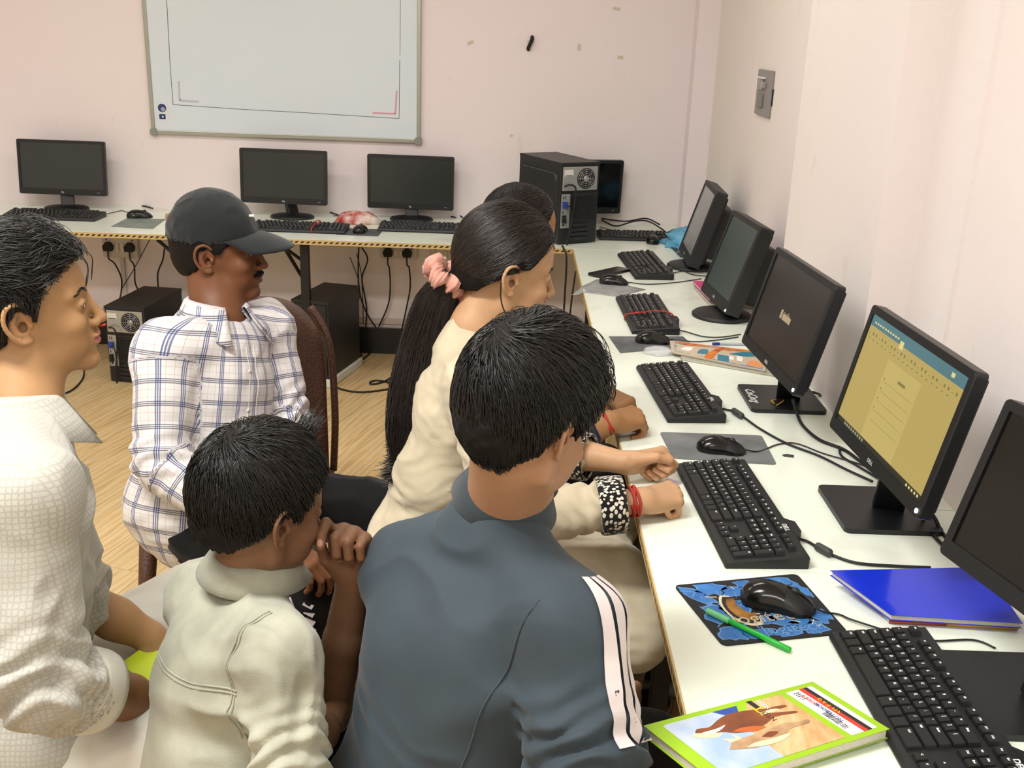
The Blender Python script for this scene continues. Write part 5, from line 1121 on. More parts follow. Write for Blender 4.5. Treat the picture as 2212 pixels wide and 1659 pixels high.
def garment(name, f, h, parent, m, J, folds=.006, fseed=1, limbs=(), pscale=1.0, fdir=(1, 1, 1), smooth_n=2, extra=None):
    V, Q = f.mesh(h); V = smooth(V, Q, smooth_n, .5); N = normals(V, Q)
    P, Nn, SL, SR = [V3(J[k_]) for k_ in ('P', 'N', 'SL', 'SR')]; up = Nn-P; up /= np.linalg.norm(up); lat = SL-SR; lat -= up*(lat @ up); lat /= np.linalg.norm(lat); fr = np.cross(lat, up)
    q = V-P; a = np.arctan2(q @ lat, q @ fr); pat = np.stack([a*.15, q @ up, np.zeros(len(V))], 1)
    dT = np.sqrt((q @ lat)**2*.5+(q @ fr)**2)-.10
    # limb coordinates
    lid = np.zeros(len(V), int)
    for li, (A_, B_, r_) in enumerate(limbs):
        A_, B_ = V3(A_), V3(B_); ab = B_-A_; L_ = np.linalg.norm(ab); ab /= L_; qq = V-A_; t = qq @ ab; rd = qq-t[:, None]*ab; dd = np.linalg.norm(qq-np.clip(t, 0, L_)[:, None]*ab, axis=1)-r_
        ax = np.cross(ab, A3(.1, .9, .2)); ax /= np.linalg.norm(ax); ay = np.cross(ab, ax); an = np.arctan2(rd @ ay, rd @ ax)
        m_ = (dd < .02) & ((t > .03) | (li > 0)) & (dd < dT if li == 0 else np.ones(len(V), bool)); m_ = (dd < .018) & (t > .02)
        pat[m_] = np.stack([an*r_*.9, t+.31*li, np.zeros(len(V))], 1)[m_]
        # bunching folds around the joint between limbs
        wv = np.sin((t/L_)*34+3*np.sin(an*2+li)+vnoise(V*25, li+5)*2.2)*np.exp(-((t-L_)/(.07))**2); V = V+N*(wv*folds*.75*m_)[:, None]
    X = V*A3(*fdir); wx = X+.05*np.stack([vnoise(X*6, 1), vnoise(X*6, 2), vnoise(X*6, 3)], 1)*2
    r1 = 1-np.abs(vnoise(wx*9*pscale, fseed))*2; r2 = 1-np.abs(vnoise(wx*22*pscale, fseed+3))*2
    V = V+N*((r1*folds+r2*folds*.35)-folds*.5)[:, None]
    if extra: V = extra(V, N)
    A_n = np.abs(N); bx = np.where((A_n[:, 1] >= A_n[:, 0])[:, None] & (A_n[:, 1] >= A_n[:, 2]*.8)[:, None], np.stack([V[:, 0], V[:, 2], 0*V[:, 0]], 1), np.where((A_n[:, 0] >= A_n[:, 2]*.8)[:, None], np.stack([V[:, 1], V[:, 2], 0*V[:, 0]], 1), np.stack([V[:, 0], V[:, 1], 0*V[:, 0]], 1)))
    me = qmesh(name, V, Q, {'pat': ('FLOAT_VECTOR', pat), 'box': ('FLOAT_VECTOR', bx)}); return link(name, me, parent, m)
def add_box(me):
    co = np.array([tuple(v.co) for v in me.vertices]); nn = np.abs(np.array([tuple(v.normal) for v in me.vertices])); bx = np.where((nn[:, 1] >= nn[:, 0])[:, None], co[:, [0, 2, 1]]*[1, 1, 0], co[:, [1, 2, 0]]*[1, 1, 0])
    for an in ('pat', 'box'): a_ = me.attributes.new(an, 'FLOAT_VECTOR', 'POINT'); a_.data.foreach_set('vector', bx.astype(np.float32).ravel())
def collar(c, up, fwd, r0, r1, h1, leaf, gap, parent, m, name='collar', n=40, point=.03, tilt=0.0, thick=.0022, stand_only=False, ry=1.0):
    R = frame(fwd, up); c = V3(c); b = MB(); rows = []
    for i in range(n+1):
        t = i/n*2-1; a = pi+t*(pi-math.radians(gap)); ca_, sa_ = math.cos(a), math.sin(a); e = abs(t)**3; dp = h1*(1-.35*e)
        prof = [(r1*.98, -.012), (r0, dp*.55), (r0-.002, dp), (r0+.003, dp+.003)] if stand_only else [(r1*.96, -.010), (r0, dp*.55), (r0-.001, dp), (r0+.003, dp+.004), (r0+.010, dp-.002), (r0+.020+.010*e, dp-leaf*.55), (r1+.017+point*e*.9, dp-leaf-point*.7*e)]
        prof2 = [(x-thick, z) for x, z in prof] if stand_only else []
        tz = tilt*(-ca_)
        rows.append([c+R @ A3(x*ca_, x*sa_*ry, z+tz) for x, z in prof])
    k = len(rows[0]); vs = [p for rw in rows for p in rw]; fs = [(i*k+j, (i+1)*k+j, (i+1)*k+j+1, i*k+j+1) for i in range(n) for j in range(k-1)]
    b.add(vs, fs, 0, True); o = b.build(name, m, parent); add_box(o.data); md = o.modifiers.new('thickness', 'SOLIDIFY'); md.thickness = thick; md.offset = 0; return o
def band(pts, r, parent, m, name, n=20, closed=True):
    P = [V3(p) for p in pts]; 
    return MB().tube(P, r, 8).build(name, m, parent)
def ringband(c, axis, R_, r, parent, m, name, turns=1, wob=.002):
    ax = V3(axis)/np.linalg.norm(V3(axis)); a0 = np.cross(ax, A3(.3, .2, .9)); a0 /= np.linalg.norm(a0); a1 = np.cross(ax, a0); pts = []
    for k in range(int(28*turns)+1):
        t = 2*pi*k/28; pts.append(V3(c)+(a0*math.cos(t)+a1*math.sin(t))*(R_+wob*.5*math.sin(3*t))+ax*(wob*math.sin(2*t+k*.1)+(k/28-turns/2)*r*1.7))
    return MB().tube(pts, r, 7).build(name, m, parent)
# ---- fabrics ---------------------------------------------------------------------
def fabric(name, col, rough=.85, fn=None, bump=.15, bsc=500, var=.06, sheen=.2):
    m = bpy.data.materials.new(name); m.use_nodes = True; nt = m.node_tree; b = nt.nodes['Principled BSDF']; b.inputs['Roughness'].default_value = rough; b.inputs['Specular IOR Level'].default_value = .2; b.inputs['Sheen Weight'].default_value = sheen
    at_ = nt.nodes.new('ShaderNodeAttribute'); at_.attribute_name = 'pat'; sp_ = nt.nodes.new('ShaderNodeSeparateXYZ'); nt.links.new(at_.outputs['Vector'], sp_.inputs[0]); tc = nt.nodes.new('ShaderNodeTexCoord')
    def M_(op, a, bb=None, c=None):
        k = nt.nodes.new('ShaderNodeMath'); k.operation = op
        for q, vv in enumerate((a, bb, c)):
            if vv is None: continue
            if isinstance(vv, (int, float)): k.inputs[q].default_value = vv
            else: nt.links.new(vv, k.inputs[q])
        return k.outputs[0]
    def X_(fac, c1, c2):
        mx = nt.nodes.new('ShaderNodeMix'); mx.data_type = 'RGBA'
        if isinstance(fac, (int, float)): mx.inputs[0].default_value = fac
        else: nt.links.new(fac, mx.inputs[0])
        for q, cc in ((6, c1), (7, c2)):
            if isinstance(cc, str): mx.inputs[q].default_value = srgb(cc)
            else: nt.links.new(cc, mx.inputs[q])
        return mx.outputs[2]
    n = nt.nodes.new('ShaderNodeTexNoise'); n.inputs['Scale'].default_value = 9; n.inputs['Detail'].default_value = 7; nt.links.new(tc.outputs['Object'], n.inputs['Vector'])
    dark = tuple(int(int(col[i:i+2], 16)*(1-var*2)) for i in (0, 2, 4)); out = X_(M_('MULTIPLY_ADD', n.outputs[0], 2.2, -.6), col, '%02X%02X%02X' % dark)
    if fn: out = fn(nt, sp_.outputs[0], sp_.outputs[1], M_, X_, out, at_, tc)
    nt.links.new(out, b.inputs['Base Color'])
    n2 = nt.nodes.new('ShaderNodeTexNoise'); n2.inputs['Scale'].default_value = bsc; nt.links.new(tc.outputs['Object'], n2.inputs['Vector']); bp = nt.nodes.new('ShaderNodeBump'); bp.inputs['Strength'].default_value = bump; bp.inputs['Distance'].default_value = .002; nt.links.new(n2.outputs[0], bp.inputs['Height']); nt.links.new(bp.outputs[0], b.inputs['Normal'])
    return m
def plaid(nt, u, v, M_, X_, base, at_, tc):
    def lines(x, per, offs, w_):
        r = None
        for o_ in offs:
            d = M_('LESS_THAN', M_('ABSOLUTE', M_('SUBTRACT', M_('FRACT', M_('ADD', M_('DIVIDE', x, per), 100+o_)), .5)), w_/per/2)
            r = d if r is None else M_('MAXIMUM', r, d)
        return r
    per = .052
    out = X_(M_('MULTIPLY', M_('MAXIMUM', lines(u, per/3, (.1,), .0011), lines(v, per/3, (.1,), .0011)), .55), base, 'B8937E')
    out = X_(M_('MULTIPLY', lines(v, per, (0, .085, .17), .0024), .82), out, '3C4560'); out = X_(M_('MULTIPLY', lines(u, per, (0, .085, .17), .0024), .82), out, '2A4480'); return out
def tinyprint(nt, u, v, M_, X_, base, at_, tc):
    a2 = nt.nodes.new('ShaderNodeAttribute'); a2.attribute_name = 'box'; sc = nt.nodes.new('ShaderNodeVectorMath'); sc.operation = 'SCALE'; sc.inputs[3].default_value = 125; nt.links.new(a2.outputs['Vector'], sc.inputs[0])
    vo = nt.nodes.new('ShaderNodeTexVoronoi'); vo.feature = 'DISTANCE_TO_EDGE'; vo.inputs['Scale'].default_value = 1; vo.inputs['Randomness'].default_value = .25; nt.links.new(sc.outputs[0], vo.inputs['Vector'])
    return X_(M_('LESS_THAN', vo.outputs['Distance'], .15), base, X_(.8, base, 'A3A297'))
def blockprint(nt, u, v, M_, X_, base, at_, tc):
    vo = nt.nodes.new('ShaderNodeTexVoronoi'); vo.inputs['Scale'].default_value = 110; vo.inputs['Randomness'].default_value = .9; mp = nt.nodes.new('ShaderNodeMapping'); mp.inputs['Scale'].default_value = (1, 1.9, .7); mp.inputs['Rotation'].default_value = (.6, .7, .5); nt.links.new(tc.outputs['Object'], mp.inputs[0]); nt.links.new(mp.outputs[0], vo.inputs['Vector'])
    return X_(M_('LESS_THAN', vo.outputs['Distance'], .43), '161414', 'E6DFD0')
PLAID = fabric('plaid_cotton', 'E2E0E0', fn=plaid, var=.03); PRINT = fabric('printed_cotton', 'BAB9B1', fn=tinyprint, var=.03); LIN = fabric('washed_linen', 'B3B4A2', var=.13, bump=.25); SLATE = fabric('slate_jersey', '3B474F', rough=.7, var=.05, sheen=.1)
CREAM = fabric('cream_cotton', 'D3C7AC', var=.05, bump=.3); BLOCK = fabric('block_print', '161414', fn=blockprint); OLIVE = fabric('olive_cotton', '6A6149', var=.15); WHT = fabric('white_trouser', 'D2D1C6', var=.04); BLACKF = fabric('black_fabric', '111112', rough=.8, sheen=.1); NAVY = fabric('navy_fabric', '1A2347'); PINKF = fabric('magenta_fabric_2', 'B3195A'); CAPM = fabric('cap_cotton', '24282A', var=.1, bump=.3); SCRU = fabric('scrunchie_satin', 'E2A493', rough=.5); DKB = fabric('dark_brown_fabric', '2A1B18'); WHITEF = fabric('white_stripe', 'E6DCDC'); KHA = fabric('khaki', '8F8A74')
BROWNP = mat('brown_chair_plastic', '573524', .4, var=.35, vscale=160, bump=.35, bscale=180); REDT = mat('red_thread', 'A82A1E', .7)
def legs(f, hip, knee, ankle, r=(.088, .062, .045), k=.03, off=0): f.cone(hip, knee, r[0], r[1], k, off=off).cone(knee, ankle, r[1]*.97, r[2], k, off=off); return f
def shoe(ankle, yaw, parent, m, s=1.0):
    a = V3(ankle); f = Field(); d = yawdir(yaw); g = A3(a[0], a[1], .03*s); f.cone(g-d*.03*s, g+d*.13*s, .036*s, .030*s, .01).cone(A3(a[0], a[1], .09*s), g, .035*s, .035*s, .01).plane((0, 0, 0.002), (0, 0, -1)); V, Q = f.mesh(.006); V = smooth(V, Q, 1)
    return link('shoe', qmesh('shoe', V, Q), parent, m)
def sitter(name, J, label, s=1.0, col='8A5A3C', **kw):
    """hidden torso of the body (under the clothes)"""
    f = Field(); torso_ops(f, J, -.004, s, kw.get('w', 1), kw.get('d', 1))
    for a in 'LR':
        if 'H'+a in J: legs(f, J['H'+a], J['K'+a], J['A'+a], (.078*s, .052*s, .036*s))
    V, Q = f.mesh(.011); base = np.array(srgb(col)[:3]); return V, Q, np.tile(base, (len(V), 1))
def person(x, y, label): return empty('person', (x, y, 0), label=label, cat='person')
def rel(o):   # children were built in world coordinates: shift them under the root
    for ch in o.children: ch.matrix_parent_inverse = Matrix.Translation(-o.location)
def body(parts, parent, name='body'):
    V, Q, C_ = join(parts); return link(name, qmesh(name, V, Q, {'col': ('FLOAT_COLOR', np.concatenate([C_, np.ones((len(C_), 1))], 1))}), parent, SKIN)
def W3(u, v, d): return V3(at(u, v, d))
def head_at(u, v, d, R, s, side=-1):   # place the head so that its ear centre is at the given spot
    return W3(u, v, d)-R @ (A3(-.006, side*.082, .002)*s)
def hipknee(J): return J
def arm_cloth(f, S_, E_, Wp, r=(.060, .052, .042), k=.03):
    f.cone(S_, E_, r[0], r[1], k)
    if Wp is not None: f.cone(E_, Wp, r[1]*.98, r[2], k*.7)
def cuff(c, axis, r, wd, parent, m, name, t=.005, flare=1.0, n=28, sy=1.0):
    M_ = Matrix.Translation(Vector(c)) @ Vector(axis).to_track_quat('Z', 'Y').to_matrix().to_4x4()
    prof = [(r-.004, wd), (r+t*.6, wd+.001), (r+t, wd*.8), (r*flare+t, wd*.1), (r*flare+t*.4, 0), (r-.006, .0)]
    b = MB(); vs = []
    for rr, z in prof:
        for k in range(n):
            a = 2*pi*k/n; q = rr*(1+.03*math.sin(3*a+z*30)); vs.append(M_ @ Vector((q*math.cos(a), q*math.sin(a)*sy, z)))
    m_ = len(prof); b.add(vs, [(i*n+k, i*n+(k+1) % n, (i+1)*n+(k+1) % n, (i+1)*n+k) for i in range(m_-1) for k in range(n)], 0, True); ob = b.build(name, m, parent); add_box(ob.data); return ob
def stool(x, y, h, label):
    o = empty('stool', (x, y, 0), label=label, cat='stool', group='plastic stools hidden under the seated children')
    MB().prism(rrect(-.15, -.15, .15, .15, .04), h-.035, h).build('seat', BROWNP, o)
    for sx_ in (-1, 1):
        for sy_ in (-1, 1): MB().tube([(sx_*.12, sy_*.12, h-.03), (sx_*.155, sy_*.155, 0)], [.022, .016], 8).build('leg', BROWNP, o)
    return o
# flows
def flow_whorl(c_, tw=.5):
    def fn(P):
        d = P-np.array(c_); t = np.cross(np.array([0, 0, 1.]), d); return d/np.maximum(np.linalg.norm(d, axis=1), 1e-6)[:, None]+t/np.maximum(np.linalg.norm(t, axis=1), 1e-6)[:, None]*tw*np.exp(-(np.linalg.norm(d, axis=1)/.06))[:, None]+np.array([0, 0, -.35])
    return fn
# ============ girl in cream kurta =================================================
def person_E():
    s = 1.01; skin = 'BE9672'; o = person(-.42, -2.55, 'girl in cream kurta, long ponytail tied with a pink scrunchie')
    R = frame(yawdir(13, 11), (0.05, 0, 1)); c = head_at(1107, 607, 2.20, R, s)
    J = dict(P=A3(-.47, -2.55, .54), N=A3(-.36, -2.50, 1.065), SL=A3(-.35, -2.33, .995), SR=A3(-.34, -2.655, .98))
    J.update(HL=A3(-.45, -2.47, .52), HR=A3(-.45, -2.63, .52), KL=A3(.02, -2.40, .55), KR=A3(.02, -2.70, .54), AL=A3(.02, -2.38, .09), AR=A3(-.02, -2.66, .09))
    wR = W3(1385, 1100, 2.115); eR = A3(-.27, -2.80, .755); wL = W3(1350, 1003, 2.28); eL = A3(-.22, -2.50, .79)
    hR = V3(dz(1440, 1085, .79)); dR = V3(dz(1480, 1078, .79))-V3(dz(1390, 1098, .79)); dL = V3(dz(1440, 985, .79))-V3(dz(1360, 1000, .79))
    parts = [sitter('e', J, '', .92, skin), build_head(R, c, s, J['N']+A3(.0, 0, .0), skin, o, fem=1, ears=(1, 1), neck_r=.045, h=.0024)]
    wR[2] = .795; wL[2] = .80
    parts += [build_arm(wR, dR, (0, -.25, 1), 1, eR, skin, FIST, TH_FIST, .98, None, fr=(.025, .036), hide_up=True), build_arm(wL, dL, (-.15, .75, .6), -1, eL, skin, FIST, TH_FIST, .98, None, fr=(.024, .036))]
    body(parts, o)
    f = Field(); torso_ops(f, J, .008, .92, 1, 1)
    cR = eR+(wR-eR)*.72; cL = eL+(wL-eL)*.45
    arm_cloth(f, J['SR'], eR, cR, (.064, .062, .046)); arm_cloth(f, J['SL'], eL, cL, (.064, .058, .048))
    f.cone(J['HL'], A3(-.03, -2.42, .555), .100, .082, .05).cone(J['HR'], A3(-.03, -2.66, .55), .100, .082, .05).cone((-.45, -2.55, .50), (-.05, -2.55, .53), .10, .07, .05)
    f.cone((-.05, -2.45, .55), (.01, -2.76, .47), .06, .050, .04).cone((-.35, -2.70, .50), (.02, -2.775, .46), .07, .045, .05).ell((-.13, -2.71, .525), (.24, .10, .085), .05).ell((-.02, -2.76, .48), (.10, .06, .07), .05)
    f.ell(V3(J['N'])+A3(.038, 0, .055), (.054, .050, .045), .008, 's')
    garment('kurta', f, .0065, o, CREAM, J, .0065, 3, [(J['SR'], eR, .06), (eR, cR, .05), (J['SL'], eL, .06), (eL, cL, .05)], fdir=(1, .8, 2.0))
    for c_, e_, w_, nm in ((cR, eR, wR, 'cuff'), (cL, eL, wL, 'cuff')):
        ax = (w_-e_)/np.linalg.norm(w_-e_); cuff(c_-ax*.012, ax, .054 if nm == 'cuff' and e_ is eR else .050, .052, o, BLOCK, nm, flare=1.02)
    ax = (wR-eR)/np.linalg.norm(wR-eR); ringband(wR-ax*.016, ax, .030, .0030, o, REDT, 'thread_bracelet', 3.4)
    f = Field(); legs(f, J['HL']-A3(0, 0, .02), J['KL']-A3(0, -.0, .03), J['AL'], (.070, .056, .055)); legs(f, J['HR']-A3(0, -.02, .02), J['KR']-A3(0, -.02, .03), J['AR'], (.070, .056, .055)); garment('trousers', f, .009, o, OLIVE, J, .006, 9)
    for a in 'LR': shoe(J['A'+a], 5, o, BLACKF)
    # hair
    hair_cap(R, c, s, o, HAIRB, LINE_F, .014, .010, amp=.0012, jag=.15)
    tie = to_l(W3(972, 600, 2.28), R, c, s)
    def fl(P): d = tie-P; return d/np.linalg.norm(d, axis=1)[:, None]
    hair_strands(R, c, s, o, HAIRB, fl, 4200, .13, LINE_F, .014, .010, .00075, 10, .002, 5, wild=.05)
    # loose strand behind the ear
    MB().tube(spline([to_w(A3(*p), R, c, s) for p in ((-.03, -.085, .03), (-.030, -.088, -.01), (-.020, -.084, -.045), (-.0, -.070, -.075))], 6), .0016, 5).build('loose_lock', HAIRB, o)
    # scrunchie
    ct = W3(962, 598, 2.26); axt = V3(W3(930, 640, 2.27)-W3(985, 575, 2.25)); axt /= np.linalg.norm(axt); b = MB(); a0 = np.cross(axt, A3(0, 1, .2)); a0 /= np.linalg.norm(a0); a1 = np.cross(axt, a0)
    rs = np.random.RandomState(4); nn, mm = 130, 16; vs = []
    for i in range(nn):
        t = 2*pi*i/nn; rr = .026; rad = .0165*(1+.25*math.sin(7*t)+.22*math.sin(11*t+1))
        cc_ = ct+(a0*math.cos(t)*1.35+a1*math.sin(t))*rr+axt*.008*math.sin(4*t)
        for j in range(mm):
            p_ = 2*pi*j/mm; vs.append(cc_+((a0*math.cos(t)+a1*math.sin(t))*math.cos(p_)+axt*math.sin(p_)*1.1)*rad*(1+.10*math.sin(5*p_+7*t)+.12*math.sin(31*t+2*p_)+.06*math.sin(47*t-p_)))
    b.add(vs, [(i*mm+j, i*mm+(j+1) % mm, ((i+1) % nn)*mm+(j+1) % mm, ((i+1) % nn)*mm+j) for i in range(nn) for j in range(mm)], 0, True); b.build('scrunchie', SCRU, o)
    # ponytail
    G = np.array([W3(*q) for q in ((975, 592, 2.26), (945, 650, 2.29), (922, 740, 2.32), (905, 830, 2.33), (885, 910, 2.33), (870, 985, 2.33), (866, 1040, 2.33))]); rad = np.array([.022, .040, .050, .052, .042, .026, .010])
    gs = np.array([V3(p) for p in spline([tuple(p) for p in G], 6)]); rs_ = np.interp(np.linspace(0, 6, len(gs)), range(7), rad)
    MB().tube([tuple(p) for p in gs], list(rs_*.80), 16).build('ponytail', HAIRB, o)
    n, k = 3000, 22; u_ = np.linspace(0, 1, k); out = np.zeros((n, k, 3)); side = np.cross(G[-1]-G[0], A3(0, 1, 0)); side /= np.linalg.norm(side); dep = A3(0, 1, 0)
    th = rs.rand(n)*2*pi; q = .72+.33*rs.rand(n); ln = .72+.3*rs.rand(n); ph = rs.rand(n)*6.28
    for j, t in enumerate(u_):
        tt = np.clip(t*ln, 0, 1)*(len(gs)-1); ii = np.minimum(tt.astype(int), len(gs)-2); fr_ = (tt-ii)[:, None]; p = gs[ii]*(1-fr_)+gs[ii+1]*fr_; r_ = (rs_[ii]*(1-fr_[:, 0])+rs_[ii+1]*fr_[:, 0])*q*1.12
        wv = .006*np.sin(t*9+ph*.6+th)*t+.004*np.sin(t*21+ph)*t; out[:, j] = p+side*((np.cos(th)*r_)+wv)[:, None]*1.0+dep*(np.sin(th)*r_*.8)[:, None]+side*(-.0)*t
    strands_obj('ponytail_strands', out, .0008, HAIRB, o)
    # curled ends flicking to the left
    n = 500; out = np.zeros((n, 12, 3)); st_ = rs.rand(n); b0 = np.array([gs[int(len(gs)*(.66+.28*q_))] for q_ in st_]) ; jit = rs.normal(size=(n, 3))*.007
    for j in range(12):
        t = j/11; tar = np.stack([-.075*np.sin(t*1.6)*(.5+.5*st_), np.zeros(n), np.full(n, -.055*t+.035*t*t)], 1); out[:, j] = b0+jit+tar*.55
    strands_obj('ponytail_curls', out, .0008, HAIRB, o)
    for sg in (-1,): MB().lathe([(.0001, -.0025), (.0026, 0), (.0001, .0025)], 10, M=Matrix.Translation(Vector(to_w(A3(-.006, sg*.083, -.030), R, c, s)))).build('earring', mat('gold', 'E8C36A', .2, metal=1), o)
    rel(o)
# ============ boy in slate jersey ====================================================
def person_A():
    s = .96; skin = 'A67E60'; o = person(-.34, -3.30, 'boy in slate blue jersey with white sleeve stripes, seen from behind')
    R = frame(yawdir(45, 24), (0, 0, 1)); c = head_at(1224, 945, 1.40, R, s)
    SL, SR = W3(885, 1225, 1.66), W3(1228, 1350, 1.44)
    J = dict(P=A3(-.41, -3.40, .50), N=W3(1090, 1085, 1.55), SL=SL, SR=SR); J.update(HL=A3(-.43, -3.30, .49), HR=A3(-.30, -3.40, .49), KL=A3(-.20, -2.98, .50), KR=A3(-.02, -3.18, .50), AL=A3(-.2, -2.95, .09), AR=A3(-.0, -3.12, .09))
    eR = W3(1262, 1650, 1.40); wR = A3(-.06, -3.12, .58); eL = SL+A3(-.0, .10, -.24); wL = A3(-.28, -2.95, .58)
    parts = [sitter('a', J, '', .9, skin), build_head(R, c, s, J['N'], skin, o, ears=(1, 1), neck_r=.054, h=.0024)]
    for w_, e_, sd in ((wR, eR, 1), (wL, eL, -1)): parts.append(build_arm(w_, w_-e_, (0, 0, 1), sd, e_, skin, REST, TH_SIDE, .92, None))
    body(parts, o)
    f = Field(); torso_ops(f, J, .010, .94, 1.12, 1, .05); arm_cloth(f, SR+A3(-.0, 0, -.01), eR, eR+(wR-eR)*.12, (.070, .072, .075)); arm_cloth(f, SL+A3(0, 0, -.01), eL, eL+(wL-eL)*.12, (.070, .070, .075))
    f.ell(V3(J['N'])+(R[:, 0]*.02+A3(0, 0, .05)), (.060, .060, .048), .008, 's')
    g = garment('jersey', f, .006, o, SLATE, J, .012, 11, [(SR, eR, .068), (SL, eL, .068)], fdir=(.8, .8, 1.5), pscale=.5)
    up = J['N']-J['P']; collar(J['N']+A3(0, 0, .010)+R[:, 0]*.004, c-J['N'], yawdir(48), .064, .082, .046, 0, 12, o, SLATE, 'collar_band', stand_only=True, thick=.003)
    fA = np.cross(SL-SR, A3(0, 0, 1)); fA /= np.linalg.norm(fA); trace_line(o, 'jersey', [SR+(SL-SR)*(.02+.20*(k_/20)**.8)+A3(0, 0, .06-.30*k_/20)-fA*.4 for k_ in range(21)], fA, 'armhole_seam', SLATE, (0,), None, .0018)
    # white sleeve stripes: follow the outside of the upper arm
    ax = (eR-SR)/np.linalg.norm(eR-SR); latr = (SR-SL)/np.linalg.norm(SR-SL); n0 = V3(CR); n0 = n0-ax*(n0 @ ax); n0 /= np.linalg.norm(n0); n1 = np.cross(ax, n0); n1 = n1*(-1 if n1 @ V3(CF) > 0 else 1); me = g.data; co = np.empty(len(me.vertices)*3); me.vertices.foreach_get('co', co); co = co.reshape(-1, 3)
    from mathutils.bvhtree import BVHTree
    bv = BVHTree.FromPolygons([Vector(p) for p in co], [tuple(p.vertices) for p in me.polygons])
    for a0_, wd in ((.92, .0115), (.52, .0115), (.12, .0115)):
        b = MB(); vs = []; K_ = 34
        for k in range(K_+1):
            t = -.035+(.96*np.linalg.norm(eR-SR)+.02)*k/K_
            for e in (-1, 1):
                an = a0_+e*wd/.075*(1 if t > 0 else 1); p = SR+ax*t; d_ = n0*math.cos(an)+n1*math.sin(an)
                if t < .03: d_ = d_-ax*(.03-t)*9; d_ /= np.linalg.norm(d_)
                hit = bv.ray_cast(Vector(p+d_*.25), Vector(-d_)); q = V3(hit[0])+V3(hit[1])*.0022 if hit[0] is not None else p+d_*.075; vs.append(q)
        for it in range(3):
            for e in (0, 1):
                q_ = [vs[2*i+e] for i in range(K_+1)]; 
                for i in range(1, K_): vs[2*i+e] = (q_[i-1]+q_[i]*2+q_[i+1])/4
        vs = [v+(n0*math.cos(a0_)+n1*math.sin(a0_))*.0022 for v in vs]
        b.add(vs, [(2*i, 2*i+1, 2*i+3, 2*i+2) for i in range(K_)], 0, True); b.build('sleeve_stripe', WHITEF, o)
    f = Field(); legs(f, J['HL'], J['KL'], J['AL'], (.09, .07, .055)); legs(f, J['HR'], J['KR'], J['AR'], (.09, .07, .055)); garment('trousers', f, .010, o, BLACKF, J, .006, 9)
    for a in 'LR': shoe(J['A'+a], 45, o, BLACKF)
    LN = list(LINE_M); LN[4] = .03; LN[5] = .0; LN[8] = -.03; LN[9] = -.078; LN[10] = -.088
    hair_cap(R, c, s, o, HAIR, LN, .017, .016, amp=.003, h=.0034, seed=3)
    wh = (-.088, -.004, .085)
    hair_strands(R, c, s, o, HAIR, flow_whorl(wh, .9), 5200, .080, LN, .017, .016, .00075, 9, .006, 7, wild=.13)
    def ff(P): return np.stack([np.ones(len(P)), -.5*np.ones(len(P)), .1-6*(P[:, 0]-.05)], 1)
    hair_strands(R, c, s, o, HAIR, ff, 1300, .06, LN, .019, .022, .0008, 9, .010, 8, 'fringe_strands', wild=.3, keep=lambda S_: S_[:, 0, 0] > .02)
    stool(-.37, -3.38, .415, 'brown stool under the boy in the slate jersey'); rel(o)
